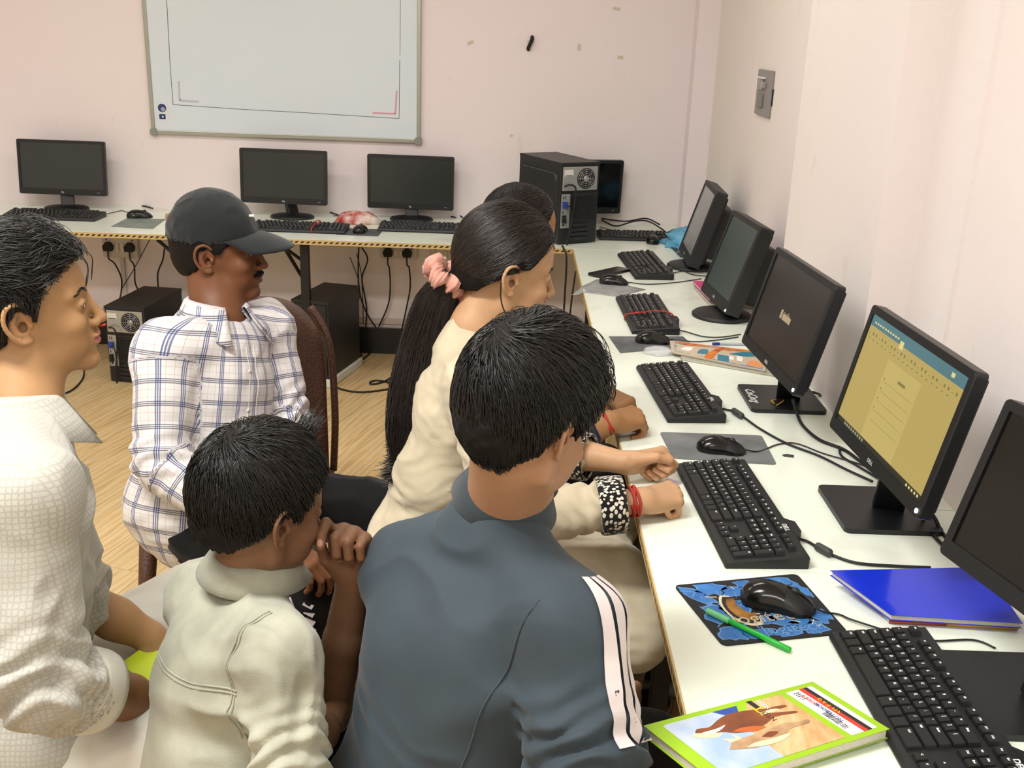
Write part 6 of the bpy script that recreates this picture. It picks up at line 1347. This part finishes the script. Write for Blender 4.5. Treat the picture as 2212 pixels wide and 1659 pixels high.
# ============ small boy in light shirt ==============================================
def person_B():
    s = .93; skin = '7C5A42'; o = person(-.66, -3.28, 'small boy in pale linen shirt resting his chin on his hand')
    R = frame(yawdir(41, 14), (0, 0, 1)); c = head_at(613, 1142, 1.53, R, s)
    SR, SL = W3(600, 1425, 1.50), W3(440, 1300, 1.70)
    J = dict(P=A3(-.72, -3.36, .50), N=W3(535, 1240, 1.62), SL=SL, SR=SR); J.update(HL=A3(-.76, -3.28, .48), HR=A3(-.66, -3.38, .48), KL=A3(-.64, -2.98, .50), KR=A3(-.58, -3.13, .50), AL=A3(-.62, -2.94, .09), AR=A3(-.56, -3.09, .09))
    wL = W3(765, 1248, 1.69); eL = W3(715, 1545, 1.76); eR = W3(632, 1690, 1.47); wR = A3(-.54, -3.20, .60)
    parts = [sitter('b', J, '', .78, skin), build_head(R, c, s, J['N'], skin, o, child=1, ears=(1, 1), neck_r=.046, h=.0023, lips='7E4A3E')]
    parts.append(build_arm(wL, W3(758, 1150, 1.66)-W3(768, 1240, 1.69), (.10, .95, .12), -1, eL, skin, [(40, 60, 45), (75, 98, 50), (78, 98, 50), (80, 96, 45)], [((.85, .35, -.45), .036, .013, .0105), ((.95, .1, -.2), .028, .0098, .009), ((.95, .1, -.1), .022, .0088, .0075)], .98, None, fr=(.026, .034), nail='E0AFA2', spread=.6))
    parts.append(build_arm(wR, wR-eR, (0, 0, 1), 1, eR, skin, REST, TH_SIDE, .8, None, fr=(.024, .034)))
    body(parts, o)
    f = Field(); torso_ops(f, J, .010, .76, 1.05, 1.1, .035); hem = SR+(eR-SR)*.92; arm_cloth(f, SR, hem, None, (.052, .058, .06)); arm_cloth(f, SL, SL+A3(.02, .06, -.17), None, (.052, .055, .05))
    f.ell(V3(J['N'])+A3(.02, .02, .045), (.050, .050, .042), .006, 's'); ax = (eR-SR)/np.linalg.norm(eR-SR); f.cone(hem+ax*.02, hem+ax*.09, .046, .056, .004, 's')
    garment('shirt', f, .0055, o, LIN, J, .010, 21, [(SR, hem, .05)], fdir=(1.1, 1.1, 1.0), pscale=.85)
    cuff(hem+ax*.024, ax, .058, .026, o, LIN, 'sleeve_hem', t=.003)
    upn = c-J['N']; collar(J['N']+A3(.0, .0, .010)+R[:, 0]*.004, upn+A3(0, 0, .1), yawdir(48), .050, .062, .028, .034, 22, o, LIN, point=.022, thick=.003)
    seams(o, J, SR, SL, LIN)
    f = Field(); legs(f, J['HL'], J['KL'], J['AL'], (.075, .06, .05)); legs(f, J['HR'], J['KR'], J['AR'], (.075, .06, .05)); garment('trousers', f, .010, o, NAVY, J, .006, 9)
    for a in 'LR': shoe(J['A'+a], 45, o, BLACKF, .85)
    LN = [.084, .082, .074, .058, .030, .006, .028, .012, -.020, -.050, -.056]
    hair_cap(R, c, s, o, HAIR, LN, .013, .010, amp=.003, h=.0034, seed=5)
    hair_strands(R, c, s, o, HAIR, flow_whorl((-.072, -.005, .105), .7), 4600, .065, LN, .013, .010, .0007, 8, .006, 17, wild=.14)
    def up_(P): return np.stack([.6*np.ones(len(P)), .0*np.ones(len(P)), .8*np.ones(len(P))], 1)
    # tuft standing at the front
    rs = np.random.RandomState(3); n = 130; b0 = np.stack([.055+rs.normal(size=n)*.010, .015+rs.normal(size=n)*.012, .128+rs.normal(size=n)*.003], 1); out = np.zeros((n, 6, 3)); d = np.stack([.012+rs.normal(size=n)*.008, .004+rs.normal(size=n)*.006, .034+rs.normal(size=n)*.008], 1)
    for j in range(6): t = j/5; out[:, j] = b0+d*t+np.array([.010, 0, -.004])*t*t
    strands_obj('hair_tuft', to_w(out.reshape(-1, 3), R, c, s).reshape(out.shape), .0007, HAIR, o)
    stool(-.72, -3.36, .40, 'brown stool under the small boy in the pale shirt'); rel(o)
def gbv(o, nm):
    from mathutils.bvhtree import BVHTree
    me = [x for x in o.children if x.name.startswith(nm)][0].data; co = np.empty(len(me.vertices)*3); me.vertices.foreach_get('co', co); return BVHTree.FromPolygons([Vector(p) for p in co.reshape(-1, 3)], [tuple(p.vertices) for p in me.polygons])
def trace_line(o, nm, pts, d, name, m, offs=(0,), lat=None, r=.0014):
    bv = gbv(o, nm); d = d/np.linalg.norm(d)
    for of in offs:
        vs = []
        for p in pts:
            q = p+(lat/np.linalg.norm(lat)*of if lat is not None else 0); h_ = bv.ray_cast(Vector(q), Vector(d))
            if h_[0] is not None: vs.append(tuple(V3(h_[0])+V3(h_[1])*.0005))
        if len(vs) > 4: MB().tube(vs, r, 5).build(name, m, o)
def trace_button(o, nm, p, d, m):
    h_ = gbv(o, nm).ray_cast(Vector(p), Vector(d/np.linalg.norm(d)))
    if h_[0] is not None: MB().lathe([(.0001, -.001), (.0055, -.001), (.005, .0015), (.0001, .0018)], 14, M=Matrix.Translation(h_[0]) @ h_[1].to_track_quat('Z', 'Y').to_matrix().to_4x4()).build('button', m, o)
def seams(o, J, SR, SL, m):
    g = [x for x in o.children if x.name.startswith('shirt')][0]; me = g.data; co = np.empty(len(me.vertices)*3); me.vertices.foreach_get('co', co); co = co.reshape(-1, 3)
    from mathutils.bvhtree import BVHTree
    bv = BVHTree.FromPolygons([Vector(p) for p in co], [tuple(p.vertices) for p in me.polygons])
    lat = (SL-SR)/np.linalg.norm(SL-SR); up = J['N']-J['P']; up /= np.linalg.norm(up); fr = np.cross(lat, up); M_ = (SL+SR)/2
    def trace(pts, dirs, nm):
        vs = []
        for p, d in zip(pts, dirs):
            d = d/np.linalg.norm(d); h_ = bv.ray_cast(Vector(p-d*.3), Vector(d)); 
            if h_[0] is not None: vs.append(V3(h_[0])+V3(h_[1])*.0006)
        if len(vs) > 4: MB().tube([tuple(v) for v in vs], .0016, 5, flat=1).build(nm, m, o)
    for off in (0, .006):
        trace([M_+lat*x-up*(.035+off+.02*(1-(x/.16)**2)) for x in np.linspace(-.125, .125, 26)], [fr]*26, 'yoke_seam')
        ps = [SR+lat*.012*1-up*z_ for z_ in np.linspace(-.06, .12, 22)]; trace([p+lat*off for p in ps], [fr*.8+up*(-.35)*(1 if i < 8 else 0) for i, p in enumerate(ps)], 'armhole_seam')
# ============ boy at left ==============================================================
def person_C():
    s = .955; skin = 'AE875F'; o = person(-1.08, -3.18, 'boy in white patterned shirt at the left edge, face in profile looking right')
    R = frame(yawdir(21, -5), (0, 0, 1)); c = head_at(46, 700, 1.56, R, s)
    SR = W3(45, 1070, 1.44); SL = SR+A3(-.15, .30, .03)
    J = dict(P=A3(-1.13, -3.17, .53), N=W3(42, 905, 1.62), SL=SL, SR=SR); J.update(HL=A3(-1.12, -3.08, .52), HR=A3(-1.06, -3.26, .52), KL=W3(455, 1300, 2.1), KR=W3(350, 1650, 1.70), AL=W3(470, 1500, 2.5), AR=A3(-.86, -3.12, .08)); J['AL'][2] = .09
    eR = W3(78, 1470, 1.46); wR = W3(400, 1530, 1.86); eL = W3(160, 1290, 1.80); wL = W3(318, 1372, 1.86)
    parts = [sitter('c', J, '', .95, skin), build_head(R, c, s, J['N'], skin, o, ears=(1, 1), neck_r=.053, h=.0021, lips='A8655A'),
        build_arm(wR, wR-eR, (0, -.3, 1), 1, eR, '86603F', SOFT, TH_SIDE, .95, None, fr=(.028, .040)), build_arm(wL, W3(352, 1395, 1.87)-wL, (0, -.2, 1), -1, eL, skin, SOFT, TH_SIDE, .95, None, fr=(.028, .040))]
    body(parts, o)
    f = Field(); torso_ops(f, J, .012, .98, 1, 1.02, .05); cR = eR+(wR-eR)*.22; arm_cloth(f, SR+A3(.0, 0, -.01), eR, cR, (.066, .066, .058)); cL = eL+(wL-eL)*.05; arm_cloth(f, SL, eL, cL, (.068, .060, .055))
    f.ell(V3(J['N'])+R[:, 0]*.02+A3(0, 0, .045), (.058, .058, .046), .006, 's')
    f.cone(J['P']+A3(0, -.05, .06), J['P']+A3(.12, -.08, .02), .15, .13, .05)
    garment('shirt', f, .0055, o, PRINT, J, .010, 31, [(SR, eR, .068), (eR, cR, .06), (SL, eL, .06)], fdir=(.9, .9, 1.1), pscale=.7)
    ax = (wR-eR)/np.linalg.norm(wR-eR); cuff(cR-ax*.022, ax, .060, .066, o, WHT, 'rolled_cuff', t=.004, flare=1.04)
    collar(J['N']+R[:, 0]*.0+A3(0, 0, .006), c-J['N']+A3(.0, 0, .12), yawdir(27), .060, .080, .034, .056, 22, o, PRINT, point=.026)
    bp = J['N']+yawdir(27)*.090+yawdir(-63)*.026+A3(0, 0, -.030); MB().lathe([(.0001, -.002), (.006, -.001), (.0055, .0015), (.0001, .002)], 14, M=Matrix.Translation(Vector(bp)) @ Vector((.3, -1, .4)).to_track_quat('Z', 'Y').to_matrix().to_4x4()).build('button', DRK, o)
    f = Field(); legs(f, J['HL'], J['KL'], J['AL'], (.105, .085, .065)); legs(f, J['HR'], J['KR'], J['AR'], (.105, .088, .065)); garment('trousers', f, .008, o, WHT, J, .008, 41, fdir=(1, 1, 1), pscale=.8)
    for a in 'LR': shoe(J['A'+a], 30, o, BLACKF)
    LN = [.086, .083, .070, .058, .036, .002, .028, .012, -.030, -.068, -.078]
    hair_cap(R, c, s, o, HAIR, LN, .011, .006, amp=.0035, h=.0034, seed=9)
    def fl(P):
        d = np.stack([np.ones(len(P)), .15*np.ones(len(P)), -.15-5*(P[:, 0]-.02)*0], 1); side = np.clip(1.2-P[:, 2]/.07, 0, 1)[:, None]; return d*(1-side)+np.array([-.35, 0, -1.0])*side
    hair_strands(R, c, s, o, HAIR, fl, 4600, .070, LN, .012, .008, .00075, 9, .006, 27, wild=.18)
    def fr_(P): return np.stack([np.ones(len(P)), -.2*np.ones(len(P)), .25-8*(P[:, 0]-.06)], 1)
    hair_strands(R, c, s, o, HAIR, fr_, 1500, .05, LN, .014, .010, .0008, 9, .011, 28, 'fringe_strands', wild=.22, keep=lambda S_: S_[:, 0, 0] > .01)
    for p0 in (((.100, -.022, .098), (.112, -.026, .082), (.108, -.026, .060), (.104, -.024, .045)), ((.094, -.045, .095), (.104, -.048, .075), (.099, -.048, .052), (.095, -.046, .040))):
        for q in range(5): MB().tube(spline([to_w(A3(a+RNG.normal()*.0006, b_+RNG.normal()*.001, z_), R, c, s) for a, b_, z_ in p0], 6), .0005, 4).build('loose_lock', HAIR, o)
    # red mark under the nose
    MB().lathe([(.0001, -.006), (.0022, -.004), (.0016, .005), (.0001, .007)], 8, M=Matrix.Translation(Vector(to_w(A3(.107, -.008, -.0375), R, c, s))) @ Matrix.Rotation(1.3, 4, 'Y')).build('nose_mark', mat('red_mark', 'C8362A', .4), o)
    stool(-1.13, -3.17, .425, 'brown stool under the boy in the white patterned shirt'); rel(o)
    # yellow green booklet in his left hand
    p = W3(318, 1408, 1.84); b = MB(); b.box((-.012, -.05, -.006), (.09, .05, .004), bev=.002); ob = b.build('notebook', mat('lime_cover_2', 'B9CC1E', .4), None, tuple(p)); ob.rotation_euler = (.15, .25, -.5); tag(ob, 'lime green booklet held by the boy at the left edge', 'notebook')
# ============ man in cap =================================================================
def person_D():
    s = 1.02; skin = '72492F'; o = person(-1.05, -2.10, 'man with moustache in dark cap and plaid shirt on a brown chair')
    R = frame(yawdir(-2, 0), (0, 0, 1)); c = head_at(446, 560, 2.50, R, s)
    SR, SL = W3(352, 765, 2.44), W3(580, 712, 2.72)
    J = dict(P=W3(425, 1115, 2.62), N=W3(468, 690, 2.58), SL=SL, SR=SR); J['P'][2] = .53; J.update(HL=J['P']+A3(.02, .09, -.02), HR=J['P']+A3(.04, -.09, -.02), KL=W3(835, 1105, 2.72), KR=W3(670, 1265, 2.48), AL=W3(745, 1430, 2.85), AR=W3(690, 1500, 2.66)); J['AL'][2] = .09; J['AR'][2] = .09
    eR = W3(348, 1000, 2.40); wR = W3(600, 1180, 2.36); eL = W3(618, 900, 2.72); wL = W3(640, 1020, 2.60)
    parts = [sitter('d', J, '', 1.0, skin), build_head(R, c, s, J['N'], skin, o, ears=(1, 1), neck_r=.056, h=.0027, stub=1, lips='6E4034'),
        build_arm(wR, W3(680, 1225, 2.36)-wR, (.1, -.3, 1), 1, eR, skin, REST, TH_SIDE, 1.0, None, fr=(.029, .042)), build_arm(wL, W3(650, 1090, 2.55)-wL, (0, -.4, .8), -1, eL, skin, REST, TH_SIDE, 1.0, None, fr=(.029, .042))]
    body(parts, o)
    f = Field(); torso_ops(f, J, .012, 1.0, 1, 1, .05); arm_cloth(f, SR, eR, wR, (.068, .060, .044)); arm_cloth(f, SL, eL, wL, (.066, .056, .044))
    f.ell(V3(J['N'])+R[:, 0]*.03+A3(0, 0, .040), (.066, .060, .046), .006, 's'); f.cone(J['P']+A3(.0, -.02, .02), J['P']+A3(.03, -.02, -.02), .150, .145, .05)
    garment('plaid_shirt', f, .0065, o, PLAID, J, .0075, 51, [(SR, eR, .068), (eR, wR, .055), (SL, eL, .068), (eL, wL, .055)], fdir=(.9, .9, 1.2), pscale=.7)
    lat = SL-SR; lat /= np.linalg.norm(lat); fd = np.cross(lat, A3(0, 0, 1)); ps = math.degrees(math.atan2(fd[1], fd[0]))
    collar(J['N']+A3(0, 0, .018), c-J['N']+A3(0, 0, .25), yawdir(ps), .066, .088, .030, .052, 26, o, PLAID, point=.040)
    f = Field(); legs(f, J['HL'], J['KL'], J['AL'], (.10, .080, .062)); legs(f, J['HR'], J['KR'], J['AR'], (.10, .080, .062)); garment('trousers', f, .009, o, BLACKF, J, .008, 61)
    # printed band down the near shin
    b = MB(); K_, A_ = J['KR'], J['AR']; ax = (A_-K_)/np.linalg.norm(A_-K_); sd = np.cross(ax, A3(0, -1, 0)); sd /= np.linalg.norm(sd)
    for k in range(9):
        p = K_+ax*(.0+.026*k)+A3(0, -1, 0)*(.088-.0012*k)-sd*.012
        b.box((-.012, -.0012, -.006), (.012, .0012, .006), M=Matrix.Translation(Vector(p)) @ Matrix.Rotation(.5, 4, 'Y'))
    b.build('printed_band', WHITEF, o)['kind'] = 'stuff'
    q = K_+A3(0, -.092, -.01); MB().tube(spline([q+A3(-.03, 0, .03), q+A3(0, -.002, -.06), q+A3(.02, -.002, -.12), q+A3(.035, -.002, -.15), q+A3(.028, -.002, -.17), q+A3(.012, -.002, -.15), q+A3(.022, -.002, -.11)], 6), .004, 6).build('drawstring', WHITEF, o)
    for a in 'LR': shoe(J['A'+a], -10, o, BLACKF)
    LN = [.06, .055, .04, .03, .012, .008, .03, .01, -.03, -.05, -.056]
    hair_cap(R, c, s, o, HAIR, LN, .008, .002, amp=.0008, jag=.4)
    # cap
    f = Field(); f.ell(HC+A3(-.004, 0, .006), HRd+A3(.010, .011, .021), .01)
    def cut(P, cur): return np.maximum(cur, (.012+.16*np.clip(P[..., 0], -.2, .2)*.45+.012*np.sin(P[..., 0]*20)-P[..., 2])*.95)
    f.func(cut); f.ell(HC+A3(-.004, 0, -.010), HRd+A3(.009, .009, .012), .004, 's'); V, Q = f.mesh(.0032/s); V = smooth(V, Q, 2); N = normals(V, Q); V = V+N*((1-np.abs(vnoise(V*38, 4))*2)*.0016)[:, None]
    cp = link('cap', qmesh('cap', to_w(V, R, c, s), Q), o, CAPM)
    vs = []; na, nr = 26, 9
    for lay in (0, 1):
        for i in range(na+1):
            a = math.radians(-68+136*i/na)
            for j in range(nr+1):
                t = j/nr; r0 = A3(.088*math.cos(a)+.004, .088*math.sin(a)*.98, 0); ext = .088*math.cos(a*.86)**.55*t; x = r0[0]+ext; y = r0[1]*(1+.12*t); z = .062-.010*t-.22*t*ext-1.7*y*y*(1-.25*t)-.006-.0045*lay
                vs.append(to_w(A3(x, y, z), R, c, s))
    q_ = (na+1)*(nr+1); ix = lambda l, i, j: l*q_+i*(nr+1)+j; fs = []
    for i in range(na):
        for j in range(nr): fs += [(ix(0, i, j), ix(0, i, j+1), ix(0, i+1, j+1), ix(0, i+1, j)), (ix(1, i, j), ix(1, i+1, j), ix(1, i+1, j+1), ix(1, i, j+1))]
        fs.append((ix(0, i, nr), ix(1, i, nr), ix(1, i+1, nr), ix(0, i+1, nr)))
    for j in range(nr): fs += [(ix(0, 0, j), ix(1, 0, j), ix(1, 0, j+1), ix(0, 0, j+1)), (ix(0, na, j), ix(0, na, j+1), ix(1, na, j+1), ix(1, na, j))]
    b = MB(); b.add(vs, fs, 0, True); vz = b.build('visor', CAPM, o)
    MB().lathe([(.0001, .006), (.005, .004), (.008, 0), (.0001, -.002)], 12, M=Matrix.Translation(Vector(to_w(A3(-.014, 0, .150), R, c, s)))).build('cap_button', CAPM, o)
    MB().box((-.006, -.003, -.002), (.006, .003, .002), M=Matrix.Translation(Vector(to_w(A3(.088, -.02, .098), R, c, s)))).build('cap_logo', WH, o)
    trace_line(o, 'plaid_shirt', [J['N']-(J['N']-J['P'])*(.10+.75*k_/26)+np.cross(SL-SR, A3(0, 0, 1))*.9 for k_ in range(27)], -np.cross(SL-SR, A3(0, 0, 1)), 'placket_seam', PLAID, (0, .028), SL-SR, .0008)
    for k_ in (.22, .42, .62): trace_button(o, 'plaid_shirt', J['N']-(J['N']-J['P'])*k_+np.cross(SL-SR, A3(0, 0, 1))*.9, -np.cross(SL-SR, A3(0, 0, 1)), WHITEF)
    # moustache
    rs = np.random.RandomState(2); pts = []
    for k in range(240):
        y = rs.uniform(-.026, .026); x = .1015-.35*max(0, abs(y)-.006)-9*y*y; z = -.0425-.10*abs(y)+rs.uniform(-.003, .003); d = A3(.001, math.copysign(.006, y), -.005); pts.append((A3(x, y, z), A3(x+.001, y, z)+d*.5, A3(x, y, z)+d))
    S_ = np.array(pts); strands_obj('moustache', to_w(S_.reshape(-1, 3), R, c, s).reshape(S_.shape), .0007, HAIR, o)
    rel(o)
    # brown plastic chair he sits on (he sits sideways: its backrest is at his left)
    ch = empty('plastic_chair', (-1.01, -2.03, 0), label='brown perforated plastic chair under the man in the cap', cat='chair')
    b = MB(); b.prism(rrect(-.23, -.21, .23, .22, .05), .405, .425); b.build('seat', BROWNP, ch); b = MB(); b.prism(rrect(-.235, -.215, .235, .225, .05), .345, .404); b.build('seat_skirt', BROWNP, ch)
    n, mrow = 18, 12; vs = []
    for lay in (0, 1):
        for i in range(n+1):
            a = -1+2*i/n
            for j in range(mrow+1):
                t = j/mrow; wd = .215*(1-.10*t-.16*max(0, t-.75)**.8); z = .425+t*(.50-.06*abs(a)**3*1.5); y = .205+.075*t-.045*(a*a)*(1-.4*t)+.012*lay; vs.append(Vector((a*wd, y, z)))
    q_ = (n+1)*(mrow+1); fs = []
    for i in range(n):
        for j in range(mrow): fs += [(ix2(0, i, j, q_, mrow), ix2(0, i+1, j, q_, mrow), ix2(0, i+1, j+1, q_, mrow), ix2(0, i, j+1, q_, mrow)), (ix2(1, i, j, q_, mrow), ix2(1, i, j+1, q_, mrow), ix2(1, i+1, j+1, q_, mrow), ix2(1, i+1, j, q_, mrow))]
        fs += [(ix2(0, i, mrow, q_, mrow), ix2(0, i+1, mrow, q_, mrow), ix2(1, i+1, mrow, q_, mrow), ix2(1, i, mrow, q_, mrow))]
    for j in range(mrow): fs += [(ix2(0, 0, j, q_, mrow), ix2(0, 0, j+1, q_, mrow), ix2(1, 0, j+1, q_, mrow), ix2(1, 0, j, q_, mrow)), (ix2(0, n, j, q_, mrow), ix2(1, n, j, q_, mrow), ix2(1, n, j+1, q_, mrow), ix2(0, n, j+1, q_, mrow))]
    b = MB(); b.add(vs, fs, 0, True); b.build('backrest', BROWNP, ch)
    for a in (-1, 1):
        b = MB(); b.tube(spline([(a*.222, .20, .42), (a*.225, .23, .60), (a*.205, .265, .80), (a*.15, .285, .90)], 6), .011, 8); b.build('back_rail', BROWNP, ch)
        for q in (-1, 1): b = MB(); b.tube([(a*.20, q*.185, .40), (a*.235, q*.225, 0)], [.026, .018], 10); b.build('leg', BROWNP, ch)
def ix2(l, i, j, q, m): return l*q+i*(m+1)+j
# ============ second girl behind =========================================================
def person_F():
    s = .93; skin = '9A7048'; o = person(-.36, -2.08, 'girl in navy mostly hidden behind the ponytailed girl')
    R = frame(yawdir(24, 10), (0, 0, 1)); c = W3(1124, 508, 2.72)
    J = dict(P=A3(-.42, -2.12, .52), N=A3(-.32, -2.06, 1.05), SL=A3(-.28, -1.90, .985), SR=A3(-.26, -2.21, .965)); J.update(HL=A3(-.40, -2.05, .50), HR=A3(-.40, -2.20, .50), KL=A3(.0, -2.0, .52), KR=A3(.0, -2.18, .52), AL=A3(.0, -1.98, .09), AR=A3(-.03, -2.18, .09))
    wR = W3(1318, 898, 2.51); wR[2] = .80; eR = A3(-.13, -2.38, .755); wL = W3(1305, 843, 2.70); wL[2] = .80; eL = A3(-.16, -1.98, .78)
    dR = V3(dz(1400, 880, .79))-V3(dz(1300, 900, .79)); dL = V3(dz(1395, 880, .79))-V3(dz(1300, 838, .79))
    parts = [sitter('f', J, '', .88, skin), build_head(R, c, s, J['N'], skin, o, fem=1, ears=(1, 1), neck_r=.048, h=.0032), build_arm(wR, dR, (0, -.3, 1), 1, eR, skin, SOFT, TH_FIST, 1.02, None, fr=(.025, .034)), build_arm(wL, dL, (.2, -.5, .8), -1, eL, skin, SOFT, TH_SIDE, 1.0, None, fr=(.025, .034))]
    body(parts, o); f = Field(); torso_ops(f, J, .008, .88, 1, 1, .04); cR = eR+(wR-eR)*.42; cL = eL+(wL-eL)*.40; arm_cloth(f, J['SR'], eR, cR, (.058, .052, .042)); arm_cloth(f, J['SL'], eL, cL, (.058, .052, .042)); f.ell(V3(J['N'])+A3(.03, 0, .03), (.055, .06, .04), .006, 's')
    garment('tunic', f, .008, o, NAVY, J, .006, 71, [(J['SR'], eR, .055)])
    for c_, e_, w_ in ((cR, eR, wR), (cL, eL, wL)): ax = (w_-e_)/np.linalg.norm(w_-e_); cuff(c_-ax*.03, ax, .043, .045, o, DKB, 'cuff')
    ax = (wR-eR)/np.linalg.norm(wR-eR); ringband(wR-ax*.010, ax, .029, .0024, o, REDT, 'thread_bracelet', 2.2)
    # magenta dupatta over the near shoulder
    f = Field(); N_ = J['N']; f.cone(N_+A3(-.06, -.05, -.01), N_+A3(-.10, -.14, -.16), .045, .04, .03).cone(N_+A3(-.06, -.05, 0), N_+A3(-.05, .05, 0), .045, .05, .03).cone(N_+A3(-.10, -.14, -.16), N_+A3(-.17, -.15, -.42), .04, .045, .03).cone(W3(1000, 640, 2.62), W3(980, 740, 2.62), .03, .04, .02); garment('dupatta', f, .007, o, PINKF, J, .006, 81)
    f = Field(); legs(f, J['HL'], J['KL'], J['AL'], (.085, .068, .05)); legs(f, J['HR'], J['KR'], J['AR'], (.085, .068, .05)); garment('trousers', f, .010, o, BLACKF, J, .007, 9)
    for a in 'LR': shoe(J['A'+a], 5, o, BLACKF)
    LNF = list(LINE_F); hair_cap(R, c, s, o, HAIRB, LNF, .009, .004, amp=.0012, jag=.15)
    def fl(P): d = np.array([-.11, 0, .0])-P; d = d/np.linalg.norm(d, axis=1)[:, None]; return d+np.sign(P[:, 1:2])*np.array([0, .8, 0])*(np.abs(P[:, 1:2]) < .04)
    hair_strands(R, c, s, o, HAIRB, fl, 2600, .12, LNF, .009, .004, .00075, 9, .003, 55, wild=.06)
    f = Field(); f.ell((-.115, 0, -.01), (.035, .04, .045), .02).cone((-.12, 0, -.02), (-.14, 0, -.14), .035, .028, .02); V, Q = f.mesh(.006); V = V+normals(V, Q)*(vnoise(V*60)*.003)[:, None]; link('hair_bun', qmesh('hair_bun', to_w(V, R, c, s), Q), o, HAIRB)
    stool(-.42, -2.12, .42, 'brown stool under the girl in navy'); rel(o)
import os
WHO = os.environ.get('WHO', 'ABCDEF')
for k_, fn_ in (('E', person_E), ('A', person_A), ('B', person_B), ('C', person_C), ('D', person_D), ('F', person_F)):
    if k_ in WHO: t_ = time.time(); fn_(); print('person', k_, round(time.time()-t_, 1))
stool(-.47, -2.55, .425, 'brown stool under the girl in the cream kurta')
print('built in', round(time.time()-T0, 1))
